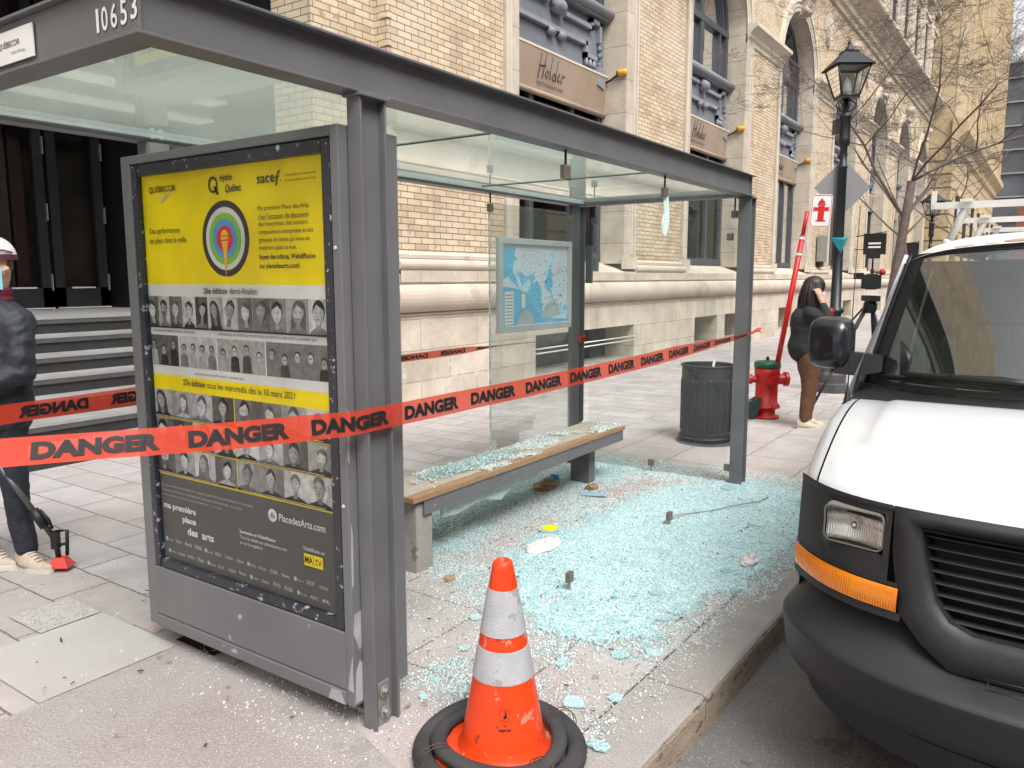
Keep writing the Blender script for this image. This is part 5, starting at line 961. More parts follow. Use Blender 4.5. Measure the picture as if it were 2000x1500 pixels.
# ------------------------------------------------------------------ hydrant with marker post and bag
M('hyd_red', (.50, .012, .012), .42, col2=(.42, .01, .012), vs=5, wear=((.30, .02, .02), .62, 9)); M('hyd_green', (.012, .10, .055), .4); M('marker_red', (.60, .015, .02), .4)
hx, hy = 9.27, 2.70
hy_ = thing('fire_hydrant', (hx, hy, 0), 'red fire hydrant with green top and side outlets behind the far post', 'fire hydrant')
b = MB(); b.lathe([(.155, 0), (.155, .03), (.11, .035), (.11, .12), (.16, .125), (.16, .15), (.128, .155), (.128, .45), (.138, .5), (.145, .53), (.145, .60)], (hx, hy, 0), 28, 'hyd_red'); b.build('barrel', hy_)
b = MB(); b.lathe([(.152, .60), (.152, .655), (.12, .675), (.03, .685)], (hx, hy, 0), 28, 'hyd_green'); b.lathe([(.022, .675), (.018, .725)], (hx, hy, 0), 5, 'black', smooth=False); b.build('bonnet', hy_)
for d, rr_, ln in (((.57, -.82), .085, .20), ((-.82, -.57), .055, .18), ((-.57, .82), .055, .18)):
    b = MB(); d = Vector((d[0], d[1], 0)).normalized(); p = V(hx, hy, .46)
    b.tube([p+d*.08, p+d*ln, p+d*(ln+.002), p+d*(ln+.045)], [rr_*.75, rr_*.75, rr_, rr_], 16, 'hyd_red', smooth=False); b.tube([p+d*(ln+.045), p+d*(ln+.07)], rr_*.35, 5, 'hyd_red', smooth=False); b.build('outlet_cap', hy_)
b = MB()
for i in range(8): t = i*.785; b.lathe([(.012, .15), (.012, .17)], (hx+.145*math.cos(t), hy+.145*math.sin(t), 0), 6, 'hyd_red', smooth=False)
b.build('flange_bolts', hy_)
mk = thing('hydrant_marker', (9.27, 2.58, .5), 'leaning red marker post with white bands carrying a white hydrant sign', 'marker post')
p0, p1 = V(9.24, 2.60, .50), V(9.27, 2.33, 2.38); b = MB(); dv = (p1-p0)
b.tube([p0, p0+dv*.86], .031, 10, 'marker_red'); b.tube([p0+dv*.84, p1], .022, 10, 'marker_red'); b.build('pole', mk)
for t in (.735, .83):
    c_ = MB(); c_.tube([p0+dv*t, p0+dv*(t+.018)], .0325, 10, 'white_paint'); c_.build('white_band', mk)
b = MB(); sy, sx = Vector((.5645, -.8254, 0)), None; up_ = Vector((.0, -.045, 1)).normalized(); so_ = V(9.25, 2.30, 2.20)
b.prism(rrect(0, 0, .235, .36, .035), so_, sy, up_, Vector((.006, .004, 0)), 'white_paint'); sg = b.build('sign_plate', mk)
pfm = lambda a, c, l=0: so_+sy*a+up_*c-Vector((.8254, .5645, 0))*(.003+l)
b = MB()
for i_, (r0, r1) in enumerate(((.008, .014),)):
    oo, ii = rrect(r0, r0, .235-r0, .36-r0, .03), rrect(r1, r1, .235-r1, .36-r1, .026)
    for i in range(len(oo)): j = (i+1) % len(oo); b.flat([pfm(*oo[i]), pfm(*oo[j]), pfm(*ii[j]), pfm(*ii[i])], 'marker_red')
hyd = lambda P: b.flat([pfm(.1175+a, .18+c) for a, c in P], 'marker_red')
hyd([(-.055, -.115), (.055, -.115), (.055, -.10), (-.055, -.10)]); hyd([(-.035, -.10), (.035, -.10), (.035, .055), (-.035, .055)]); hyd([(-.045, .06), (.045, .06), (.045, .075), (-.045, .075)]); hyd([(-.04, .08)]+[(-.04*math.cos(math.pi*i/8), .08+.04*math.sin(math.pi*i/8)) for i in range(9)]); hyd([(-.012, .12), (.012, .12), (.012, .135), (-.012, .135)])
hyd([(-.075, .0), (-.035, .0), (-.035, .04), (-.075, .04)]); hyd([(.035, .0), (.075, .0), (.075, .04), (.035, .04)]); hyd([(-.088, -.008), (-.078, -.008), (-.078, .048), (-.088, .048)]); hyd([(.078, -.008), (.088, -.008), (.088, .048), (.078, .048)])
b.build('hydrant_symbol', sg)
M('bag_green', (.012, .03, .025), .8, col2=(.02, .045, .035), vs=12); M('bag_tan', (.25, .19, .15), .8)
b = MB(); bgc = V(9.0, 2.86, 0)
b.prism([(-.16, 0), (.12, 0), (.17, .12), (.19, .27), (.12, .22), (.02, .20), (-.1, .24), (-.19, .30), (-.17, .12)], bgc, sy, V(0, 0, 1), V(.14, .10, 0), 'bag_green'); b.prism([(-.15, .23), (.0, .19), (.10, .21), (.02, .245), (-.08, .265)], bgc+V(.02, .015, 0), sy, V(0, 0, 1), V(.1, .07, 0), 'bag_tan')
bg_ = b.build('shoulder_bag', bevel=.025, seg=3, label='dark green open shoulder bag on the ground against the hydrant', cat='bag')
# ------------------------------------------------------------------ street lamps
M('lamp_black', (.012, .016, .022), .4, spec=.5); M('lamp_base', (.06, .06, .062), .6, col2=(.09, .09, .09)); glassmat('lantern_glass', (.82, .85, .84), dirt=.10, dcol=(.7, .72, .7), refl=1.2)
M('bulb_white', (.75, .74, .72), .4)
def lamp(loc, label, extra=True):
    L_ = thing('street_lamp', loc, label, 'street lamp', 'lantern street lamps on the sidewalk'); X, Y, Z = loc; P = lambda r_: r_
    b = MB(); b.lathe([(.24, 0), (.24, .12), (.20, .14), (.20, .26), (.17, .30), (.165, .50), (.19, .52), (.19, .56), (.12, .62)], (X, Y, Z), 8, 'lamp_base', smooth=False); b.build('plinth', L_)
    b = MB(); b.lathe([(.10, .60), (.09, 1.05), (.085, 1.12), (.115, 1.15), (.115, 1.19), (.075, 1.22), (.062, 2.2), (.055, 3.15), (.062, 3.16), (.062, 3.19), (.045, 3.2), (.048, 3.45), (.075, 3.48), (.075, 3.56), (.07, 3.58), (.07, 3.82), (.08, 3.84), (.08, 3.88), (.04, 3.90), (.035, 4.08)], (X, Y, Z), 16, 'lamp_black'); b.build('pole', L_)
    b = MB(); b.obox((X, Y, Z+4.10), sy*.13, V(.8254, .5645, 0)*.13, V(0, 0, .018), 'lamp_black')
    r_ = Vector((.8254, .5645, 0)); s_ = sy
    for q in (-1, 1):
        for j in range(2):
            ax = s_ if j == 0 else r_
            pts = [V(X, Y, Z+3.92)+ax*q*(.04+.10*math.sin(t)) + V(0, 0, .16*t/math.pi) for t in [math.pi*i/8 for i in range(9)]]; b.tube(pts, .008, 5, 'lamp_black')
    tb, tt = .125, .225; zb, zt = Z+4.12, Z+4.50
    cor_ = lambda w_, z: [V(X, Y, z)+s_*w_*i+r_*w_*j for i, j in ((-1, -1), (1, -1), (1, 1), (-1, 1))]
    lo, hi = cor_(tb, zb), cor_(tt, zt)
    for i in range(4): b.tube([lo[i], hi[i]], .012, 6, 'lamp_black'); b.tube([lo[i], lo[(i+1) % 4]], .012, 6, 'lamp_black'); b.tube([hi[i], hi[(i+1) % 4]], .016, 6, 'lamp_black'); b.tube([hi[i], hi[i]+(hi[i]-V(X, Y, zt)).normalized()*.05+V(0, 0, .0)], .014, 6, 'lamp_black')
    b.build('lantern_frame', L_)
    b = MB()
    for i in range(4): b.flat([lo[i], lo[(i+1) % 4], hi[(i+1) % 4], hi[i]], 'lantern_glass')
    b.build('lantern_glass', L_)
    e0, e1 = cor_(tt+.04, zt+.01), cor_(.09, zt+.20); b = MB(); b.add(e0+e1, [(0, 1, 5, 4), (1, 2, 6, 5), (2, 3, 7, 6), (3, 0, 4, 7), (0, 3, 2, 1), (4, 5, 6, 7)], 'lamp_black'); c0, c1 = cor_(.10, zt+.20), cor_(.10, zt+.215); b.add(c0+c1, [(0, 1, 5, 4), (1, 2, 6, 5), (2, 3, 7, 6), (3, 0, 4, 7), (4, 5, 6, 7)], 'lamp_black')
    b.lathe([(.07, .215), (.055, .25), (.03, .28), (.015, .31), (.025, .33), (.008, .36), (.004, .40)], (X, Y, zt), 14, 'lamp_black'); b.build('lantern_roof', L_)
    b = MB(); b.lathe([(.035, 0), (.055, .06), (.05, .14), (.03, .22), (.01, .25)], (X, Y, zb+.02), 14, 'bulb_white'); b.build('bulb', L_)
    return L_
l1 = lamp((11.94, 2.55, 0), 'tall black lantern street lamp with a diamond sign behind the woman')
b = MB(); b.obox((11.94, 2.63, 3.72), sy*.07, V(.05, .035, 0), V(0, 0, .10), 'lamp_black'); b.build('ballast_box', l1)
M('sign_grey', (.28, .285, .29), .45, .3, col2=(.25, .255, .26))
b = MB(); c_ = V(12.03, 2.56, 2.90); b.prism([(-.40, 0), (0, -.40), (.40, 0), (0, .40)], c_, sy, V(0, 0, 1), V(.004, .003, 0), 'sign_grey'); b.tube([c_+V(-.09, -.03, .25), c_+V(.01, 0, .25)], .02, 6, 'galv'); b.build('diamond_sign', label='back of a grey diamond road sign strapped to the near lamp post', cat='road sign')
M('teal', (.01, .33, .45), .4); b = MB(); c_ = V(11.84, 2.50, 2.10); r_ = Vector((.8254, .5645, 0))
v_ = [c_+sy*(-.125)+V(0, 0, .10)+r_*.06, c_+sy*.125+V(0, 0, .10)+r_*.06, c_+V(0, 0, .07)-r_*.08, c_+V(0, 0, -.12)]; b.add(v_, [(0, 1, 2), (0, 2, 3), (1, 3, 2), (0, 3, 1)], 'teal'); b.build('triangle_marker', label='small teal three sided marker fixed to the near lamp post', cat='marker')
lamp((27, 3.15, -.62), 'second smaller black lantern lamp further down the street over the van')
b = MB(); b.tube([(11.93, 2.44, 3.9), (12.5, 1.5, .4)], .004, 4, 'black') if 0 else None
# ------------------------------------------------------------------ bare trees
M('bark', (.115, .085, .075), .9, col2=(.17, .135, .12), vs=12, bump=.5, bs=50); M('twig', (.10, .078, .072), .85, col2=(.15, .12, .11), vs=3)
def tree(loc, seed, h, r0, spread, label, lean=(0, 0), nl=5, kids=(3, 5), lf=(.55, .82)):
    rr = random.Random(seed); t = thing('bare_tree', loc, label, 'tree'); tb, bb = MB(), MB()
    def grow(p, d, L, r_, lv):
        pts = [p]; n = 5 if lv < 2 else 4; rs = [r_]
        for i in range(n):
            d = (d+Vector((rr.uniform(-1, 1), rr.uniform(-1, 1), rr.uniform(-.6, .7)))*(.10 if lv == 0 else .20)).normalized(); p = p+d*L/n; pts.append(p); rs.append(max(.0026 if lv > 1 else .01, r_*(1-.42*(i+1)/n) if lv else r_*(1-.25*(i+1)/n)))
        (tb if lv == 0 else bb).tube(pts, rs, 10 if lv == 0 else (6 if lv < 3 else 3), 'bark' if lv < 2 else 'twig', caps=lv < 2)
        if lv >= nl: return
        k = rr.randint(*kids)+(1 if lv == 0 else 0)
        for i in range(k):
            f = .45+.55*(i+1)/k if lv else .72+.28*(i+1)/k; idx = min(n, max(1, int(round(f*n)))); q = pts[idx]
            a = rr.uniform(0, 6.28) if lv else 6.28*i/k+rr.uniform(-.5, .5); side = Vector((math.cos(a), math.sin(a), rr.uniform(-.1, .35))); side = (side-d*side.dot(d)*.5).normalized()
            nd = (d*(.75 if lv == 0 else .55)+side*spread).normalized(); grow(q, nd, L*rr.uniform(*lf)*(1.15 if lv == 0 else 1), rs[idx]*(rr.uniform(.26, .40) if lv == 0 else rr.uniform(.45, .64)), lv+1)
    grow(Vector(loc), Vector((lean[0], lean[1], 1)).normalized(), h, r0, 0); tb.build('trunk', t); bb.build('branches', t); return t
tree((15.2, 2.40, 0), 33, 3.3, .095, .85, 'bare leafless street tree with a dense fan of thin twigs behind the lamp', lean=(.02, -.10), kids=(3, 5), nl=6, lf=(.46, .68))
tree((27.5, 3.75, 0), 5, 3.6, .12, 1.0, 'second bare tree farther along the sidewalk near the small lamp', lean=(0, 0), nl=4, kids=(3, 4))
tree((42, 3.9, 0), 8, 4.4, .14, 1.0, 'third bare brown tree far down the street', nl=4, kids=(3, 4))
# ------------------------------------------------------------------ white van parked at the kerb
M('van_white', (.62, .63, .645), .22, wear=((.56, .56, .555), .66, 5), col2=(.59, .60, .62), vs=1.5, coat=.6, spec=.5); M('van_roof', (.74, .74, .72), .35, col2=(.66, .66, .64), vs=3, wear=((.45, .42, .38), .62, 3.5))
M('van_plastic', (.013, .014, .016), .5, col2=(.020, .021, .024), vs=4, bump=.12, bs=240, speck=((.12, .12, .12), .74, 60)); M('bumper_plastic', (.024, .026, .030), .5, col2=(.018, .019, .022), vs=2, bump=.15, bs=260, speck=((.22, .22, .22), .76, 45))
M('amber_lens', (.80, .26, .01), .18, col2=(.70, .19, .008), vs=6, coat=.5); M('chrome', (.86, .86, .85), .26, 1.0); M('lens_rim', (.26, .25, .23), .4, .2)
M('dash_grey', (.30, .38, .35), .7, col2=(.24, .31, .28)); M('seat_brown', (.30, .26, .21), .9, col2=(.22, .19, .155), vs=6, stretch=(8, 8, 1)); M('cabin_dark', (.015, .018, .018), .8); M('rack_white', (.66, .65, .61), .5, col2=(.56, .54, .5), vs=6)
M('tyre', (.02, .02, .02), .8, bump=.6, bs=60); glassmat('windshield', (.66, .80, .74), dirt=.06, dcol=(.5, .5, .45), refl=1.7, dscale=9, base=.16); glassmat('lamp_lens', (.93, .94, .92), refl=1.2)
vn = thing('parked_van', (5.5, -.28, -.15), 'white van with black bumper and ladder rack parked against the kerb', 'van')
VC = -.28
ff = lambda s: 2.64+.08*s*s+.26*abs(s)**6
SF = lambda s, z, out=0.0: (ff(s)-.05*(.92-z)/.3-out, VC+s, z)
sm = lambda a, b_, x: (lambda t: t*t*(3-2*t))(min(1, max(0, (x-a)/(b_-a))))
Xc = lambda s: 3.35+.25*s*s
def hood(u, s):
    x = (ff(s)-.002)*(1-u)+Xc(s)*u; z = .926+.239*(1-(1-u)**1.9)-.035*s*s*u
    z += .017*sm(.82, .77, abs(s))*sm(.22, .36, u)*(1-sm(.93, 1, u)) - .010*sm(.03, 0, u)
    return (x, VC+s, z)
b = MB(); b.grid(lambda u, v: hood(u**1.3, -.92+1.84*v), 36, 60, 'van_white'); b.grid(lambda u, v: (lambda p: (p[0]+.012*u, p[1], p[2]-.010*u))(hood(0, -.92+1.84*v)), 1, 60, 'van_white'); b.build('hood', vn)
for sg_ in (-1, 1):
    b = MB()
    def fen(u, v, sg_=sg_):
        px = [(.928, 0), (.955, -.003), (.978, -.014), (.992, -.034), (1.0, -.065), (1.002, -.14), (1.0, -.40)]; i = min(5, int(v*6)); t = v*6-i; a, dz = px[i][0]*(1-t)+px[i+1][0]*t, px[i][1]*(1-t)+px[i+1][1]*t
        h = hood(u**1.2, min(.998, a)); return (h[0]+(0.02 if a > .99 else 0)*0, VC+sg_*a, h[2]+dz)
    b.grid(fen, 24, 12, 'van_white'); b.build('fender', vn)
b = MB(); b.grid(lambda u, v: (lambda s: (hood(u, s)[0], VC+s, hood(u, s)[2]-.05))(-.99+1.98*v), 12, 30, 'cabin_dark'); b.grid(lambda u, v: (ff(-1+2*v)+.16, VC-1+2*v, .1+.80*u), 3, 20, 'cabin_dark'); b.build('engine_bay', vn)
# bezel with recessed lamp, grille
for sg_ in (1, -1):
    b = MB(); S_ = [.648, .658, .668, .70, .74, .78, .82, .85, .868, .89, .91, .925, .945, .965, .98, .99, .998]; Z_ = [.685, .72, .760, .79, .83, .86, .895, .905, .916, .928]
    for i in range(len(S_)-1):
        for j in range(len(Z_)-1):
            s0, s1, z0, z1 = S_[i], S_[i+1], Z_[j], Z_[j+1]; 
            if .668 < (s0+s1)/2 < .868 and .76 < (z0+z1)/2 < .895: continue
            q = [SF(s0, z0), SF(s1, z0), SF(s1, z1), SF(s0, z1)]; b.add([(p[0], VC+sg_*(p[1]-VC), p[2]) for p in q], [(0, 1, 2, 3)], 'van_plastic', True)
    s0, s1, z0, z1 = .668, .868, .760, .895
    back = 2.79
    cn = [(s0, z0), (s1, z0), (s1, z1), (s0, z1)]
    for (sa, za), (sb, zb) in zip(cn, cn[1:]+cn[:1]):
        for k in range(8):
            ta, tb_ = k/8, (k+1)/8; pa = SF(sa+(sb-sa)*ta, za+(zb-za)*ta); pb = SF(sa+(sb-sa)*tb_, za+(zb-za)*tb_); q = [pa, pb, (back, pb[1], pb[2]), (back, pa[1], pa[2])]; b.add([(p[0], VC+sg_*(p[1]-VC), p[2]) for p in q], [(0, 1, 2, 3)], 'van_plastic')
    b.flat([(back, VC+sg_*s_, z_) for s_, z_ in cn], 'black')
    # lower strip round the amber lamp and the top lip
    b.grid(lambda u, v: (lambda s: (lambda p: (p[0], VC+sg_*(p[1]-VC), p[2]))(SF(s, .576+.024*v, .004)))(.60+.398*u), 20, 1, 'van_plastic'); b.grid(lambda u, v: (lambda s: (lambda p: (p[0], VC+sg_*(p[1]-VC), p[2]))(SF(s, .679+.012*v, .003)))(.60+.398*u), 20, 1, 'van_plastic')
    b.grid(lambda u, v: (lambda s: (lambda p: (p[0], VC+sg_*(p[1]-VC), p[2]))(SF(s, .910+.016*v, .003*math.sin(math.pi*v)+.003)))(.64+.358*u), 24, 4, 'van_plastic')
    b.build('headlight_bezel', vn, weld=True)
    am = MB(); am.grid(lambda u, v: (lambda s, z: (lambda p: (p[0], VC+sg_*(p[1]-VC), p[2]))(SF(s, z, .008+.010*math.sin(math.pi*v))))(.612+.386*u, .603+.074*v), 30, 5, 'amber_lens'); 
    for k in range(46):
        s_ = .62+.37*k/45; p0_, p1_ = SF(s_, .609, .017), SF(s_, .671, .017); am.add([(p0_[0], VC+sg_*s_, p0_[2]), (p0_[0], VC+sg_*(s_+.0025), p0_[2]), (p1_[0], VC+sg_*(s_+.0025), p1_[2]), (p1_[0], VC+sg_*s_, p1_[2])], [(0, 1, 2, 3)], 'amber_lens')
    am.build('turn_signal', vn)
    hl = MB(); yc = VC+sg_*.768; oo = rrect(-.098, -.064, .098, .064, .022); ii = rrect(-.092, -.058, .092, .058, .018); tl = .05*sg_
    X_ = lambda y: 2.712+max(-.02, min(.05, (y)*sg_*.28))
    for A_, B_, xo, xi, m_ in ((oo, ii, 0, 0, 'lens_rim'), (oo, oo, 0, .05, 'lens_rim')):
        for i in range(len(oo)): j = (i+1) % len(oo); hl.add([(X_(A_[i][0])+xo, yc+A_[i][0], (.828)+A_[i][1]), (X_(A_[j][0])+xo, yc+A_[j][0], (.828)+A_[j][1]), (X_(B_[j][0])+xi, yc+B_[j][0], (.828)+B_[j][1]), (X_(B_[i][0])+xi, yc+B_[i][0], (.828)+B_[i][1])], [(0, 1, 2, 3)], m_)
    ho = hl.build('headlight', vn)
    hl = MB(); hl.grid(lambda u, v: (X_((u-.5)*.17)+.055-.05*((2*u-1)**2*.6+(2*v-1)**2*.4)+.0007*math.sin(u*150)+.0009*math.sin(v*19), yc+(u-.5)*.182, .828+(v-.5)*.114), 120, 30, 'chrome', True); hl.ball((X_(0)+.03, yc, .828), .014, 'chrome', 8); hl.build('reflector', ho)
    hl = MB(); hl.grid(lambda u, v: (X_((u-.5)*.17)-.004*(1-(2*v-1)**2), yc+(u-.5)*.182, .828+(v-.5)*.114), 12, 6, 'lamp_lens'); hl.build('lens', ho)
# grille surround
b = MB(); n = 40
top_ = lambda s: (s, .915); 
def gp(t):   # outer and inner outlines (s,z)
    o_ = [(-.644, .50), (-.644, .916), (.644, .916), (.644, .50)]
    return o_
inner = [(-.40, .588), (-.465, .612), (-.505, .665), (-.545, .80), (-.56, .878), (.56, .878), (.545, .80), (.505, .665), (.465, .612), (.40, .588)]
outer = [(-.455, .470), (-.54, .53), (-.605, .60), (-.638, .78), (-.644, .928), (.644, .928), (.638, .78), (.605, .60), (.54, .53), (.455, .470)]
for i in range(len(inner)):
    j = (i+1) % len(inner); K = 14 if i in (4, 9) else 2
    for k in range(K):
        ta, tb_ = k/K, (k+1)/K; L2 = lambda P, t: (P[i][0]*(1-t)+P[j][0]*t, P[i][1]*(1-t)+P[j][1]*t)
        for q in range(4):
            fa_, fb_ = q/4, (q+1)/4; bul = lambda f: .018*math.sin(math.pi*min(1, f*1.05))
            P4 = []
            for t, f in ((ta, fa_), (tb_, fa_), (tb_, fb_), (ta, fb_)):
                oo, ii = L2(outer, t), L2(inner, t); P4.append(SF(oo[0]*(1-f)+ii[0]*f, oo[1]*(1-f)+ii[1]*f, bul(f)))
            b.add(P4, [(0, 1, 2, 3)], 'van_plastic', True)
        oo, pp = L2(inner, ta), L2(inner, tb_); a_, c_ = SF(oo[0], oo[1], .0), SF(pp[0], pp[1], .0); b.add([a_, c_, (c_[0]+.09, c_[1]*.97+VC*.03, c_[2]), (a_[0]+.09, a_[1]*.97+VC*.03, a_[2])], [(0, 1, 2, 3)], 'van_plastic')
b.grid(lambda u, v: (2.76, VC-.6+1.2*u, .48+.42*v), 2, 2, 'cabin_dark')
gr = b.build('grille_surround', vn, weld=True)
for k in range(8):
    z = .606+k*.0345; hw = .455+.115*min(1, (z-.59)/.28)**.6; b = MB(); b.grid(lambda u, v: (lambda s: (ff(s)-.05*(.92-z)/.3+.022+.02*abs(2*v-1)**2+.012*v, VC+s, z-.006+.012*v))(-hw+2*hw*u), 24, 4, 'van_plastic'); b.build('grille_bar', gr)
# bumper: plan is a superellipse, section wraps under
def bplan(t):     # t 0..1 from one rear end round the front to the other
    a = -1.15+2.3*t
    if abs(a) > 1.0: return (3.0+(abs(a)-1)*2.0, 1.05*(1 if a > 0 else -1))
    v = 1.05*math.sin(a*math.pi/2); k = min(1, abs(v)/1.05); return (3.0-.54*max(0, 1-k**3.0)**.62, v)
sec = [(.26, .580), (.21, .566), (.15, .535), (.10, .495), (.05, .452), (.006, .421), (0, .412), (0, .404), (.008, .36), (.016, .32), (.024, .285), (.045, .255), (.080, .232), (.14, .220), (.2, .215)]
b = MB()
def bf(u, v):
    X, vv_ = bplan(u); q = v*(len(sec)-1); i = min(len(sec)-2, int(q)); t = q-i; dx, z = sec[i][0]*(1-t)+sec[i+1][0]*t, sec[i][1]*(1-t)+sec[i+1][1]*t
    dip = .075*sm(.66, .40, abs(vv_)); z -= dip*sm(.42, .58, z)
    e = sm(2.95, 2.5, X); return (X+dx*(.35+.65*e), VC+vv_*(1-dx*.55*(1-.6*e)), z)
b.grid(bf, 110, 42, 'bumper_plastic'); bo = b.build('bumper', vn)
b = MB(); b.grid(lambda u, v: (bplan(.12+.76*u)[0]+.08+.05*v, VC+bplan(.12+.76*u)[1]*.93, (.225-.12*v)), 50, 3, 'bumper_plastic'); b.build('air_dam', vn)
b = MB()
for k in range(5):
    s0 = -.36+k*.145+.0; 
    for i in range(1): pass
    P5 = [(s0, 0), (s0+.13, 0), (s0+.13, 1), (s0, 1)]
    for (a0, c0), (a1, c1) in zip(P5, P5[1:]+P5[:1]):
        q0 = (2.485+c0*.06, VC+a0, .488+c0*.0045); q1 = (2.485+c1*.06, VC+a1, .488+c1*.0045); b.tube([q0, q1], .0022, 4, 'van_plastic')
b.build('step_pad', bo)
# front wheels (tyre visible under the bumper)
for wx in (3.42, 7.3):
    for sg_ in (-1, 1):
        wy = VC+sg_*.80; b = MB(); b.lathe([(.20, -.12), (.33, -.12), (.36, -.09), (.365, 0), (.36, .09), (.33, .12), (.20, .12)], (wx, wy, .215), 40, 'tyre', axis='y'); 
        for i in range(40):
            t = 6.2832*i/40
            for q in (-.075, -.025, .025, .075): b.obox((wx+.367*math.cos(t+q), wy+q, .215+.367*math.sin(t+q)), (.004*math.cos(t), 0, .004*math.sin(t)), (-.018*math.sin(t), 0, .018*math.cos(t)), (0, .018, 0), 'tyre')
        wo = b.build('wheel', vn)
        c_ = MB(); c_.lathe([(.02, .05), (.10, .07), (.19, .03), (.21, .10)] if sg_ > 0 else [(.02, -.05), (.10, -.07), (.19, -.03), (.21, -.10)], (wx, wy, .215), 24, 'alu', axis='y'); c_.build('rim', wo)
# cowl and windshield
Wb = lambda s: (3.44+.38*s**4+.08*s*s, VC+s*.97, 1.195-.03*s*s); Wt = lambda s: (3.80+.20*s*s, VC+s*.83, 1.785-.04*s*s)
def WS(u, s, out=0.0):
    a_, c_ = Wb(s), Wt(s); bulge = .035*math.sin(math.pi*u)*(1-.3*s*s); return (a_[0]*(1-u)+c_[0]*u-bulge*.7-out*.75, a_[1]*(1-u)+c_[1]*u, a_[2]*(1-u)+c_[2]*u+bulge*.5+out*.66)
b = MB(); b.grid(lambda u, v: (lambda s, e: (hood(1, e)[0]*(1-u)+Wb(s)[0]*u, hood(1, e)[1]*(1-u)+Wb(s)[1]*u, (hood(1, e)[2]-.012)*(1-u)+(Wb(s)[2]-.004)*u-.012*math.sin(math.pi*u)))(-1+2*v, (-1+2*v)*.985), 6, 50, 'van_plastic'); b.build('cowl', vn)
b = MB(); b.grid(lambda u, v: WS(u, -1+2*v), 16, 40, 'windshield'); wsh = b.build('windshield', vn)
b = MB()
for sg_ in (-1, 1): b.grid(lambda u, v: WS(u, sg_*((.895+.02*sm(0, .15, u))*(1-v)+1.0*v), .003), 20, 3, 'black')
b.grid(lambda u, v: WS(.0+.035*v+.02*(abs(2*u-1)**6)*v, -1+2*u, .0035), 30, 2, 'black'); b.grid(lambda u, v: WS(.975+.025*v, -1+2*u, .0035), 30, 1, 'black'); b.build('glass_border', wsh)
for sg_ in (-1, 1):
    b = MB(); pts = [Vector(WS(u, sg_, .004))+V(.015, sg_*.012, 0) for u in [i/10 for i in range(11)]]; b.tube(pts, [.009]*11, 8, 'van_white')
    pts = [Vector(WS(u, sg_*.985, .008)) for u in [i/10 for i in range(11)]]; b.tube(pts, .007, 6, 'black'); b.build('pillar', vn)
# roof and body sides
def roof(u, v):
    s = -1+2*v; x0 = Wt(s)[0]-.012; x = x0+(8.25-x0)*u**1.6; rise = .085*(1-max(0, 1-(x-x0)/1.1)**2.2); return (x, VC+s*.845, 1.797-.04*s*s+rise-.05*abs(s)**9)
b = MB(); b.grid(roof, 36, 30, 'van_roof')
b.grid(lambda u, v: (Wt(-1+2*v)[0]-.012+.012*u, VC+(-1+2*v)*.845, 1.797-.04*(-1+2*v)**2-.05*abs(-1+2*v)**9-.022*u), 1, 30, 'black'); rf = b.build('roof', vn)
M('sticker_red', (.42, .16, .11), .6, col2=(.5, .3, .24), vs=14); M('sticker_tan', (.55, .46, .38), .7); b = MB()
def rp(a, s, l=.003): p = roof((a/4.45)**(1/1.6), (s+1)/2); return (p[0], p[1], p[2]+l)
b.add([rp(.07+.045*math.sin(t), .42+.13*math.cos(t)) for t in [6.283*i/20 for i in range(20)]], [tuple(range(20))], 'sticker_red'); b.add([rp(.05+.03*math.sin(t), .72+.05*math.cos(t), .002) for t in [6.283*i/12 for i in range(12)]], [tuple(range(12))], 'sticker_tan'); b.build('roof_sticker', rf)
b = MB()
for sg_ in (-1, 1):
    P = lambda x, v, z: (x, VC+sg_*v, z)
    n = 40; xs_ = [3.0+5.25*i/n for i in range(n+1)]
    def zb(x):
        z = .08
        for wx in (3.42, 7.3):
            if abs(x-wx) < .42: z = max(z, .215+math.sqrt(.42**2-(x-wx)**2))
        return z
    for i in range(n):
        x0, x1 = xs_[i], xs_[i+1]; zt = lambda x: hood(min(1, max(0, (x-2.98)/.62)), .998)[2]-.30 if x < 3.6 else 1.12
        b.flat([P(x0, 1.0, zb(x0)), P(x1, 1.0, zb(x1)), P(x1, 1.0, max(zb(x1)+.01, zt(x1))), P(x0, 1.0, max(zb(x0)+.01, zt(x0)))], 'van_white')
    b.add([P(3.62, 1.0, 1.12), P(8.25, 1.0, 1.12), P(8.25, .845, 1.79), P(4.02, .845, 1.72)], [(0, 1, 2, 3)], 'van_white')
b.flat([(8.25, VC-1, .1), (8.25, VC+1, .1), (8.25, VC+1, 1.12), (8.25, VC+.845, 1.8), (8.25, VC-.845, 1.8), (8.25, VC-1, 1.12)], 'van_white'); b.box(3.6, 8.2, VC-.95, VC+.95, .08, .12, 'cabin_dark'); b.build('body', vn)
for sg_ in (-1, 1):
    b = MB(); P = lambda x, z: (x, VC+sg_*(1.006-.155*(z-1.12)/.67), z); b.flat([P(3.86, 1.17), P(4.72, 1.17), P(4.72, 1.68), P(4.14, 1.68)], 'black'); b.tube([P(4.78, .2), P(4.78, 1.1), P(4.76, 1.7)], .004, 4, 'black'); b.build('door_window', vn)
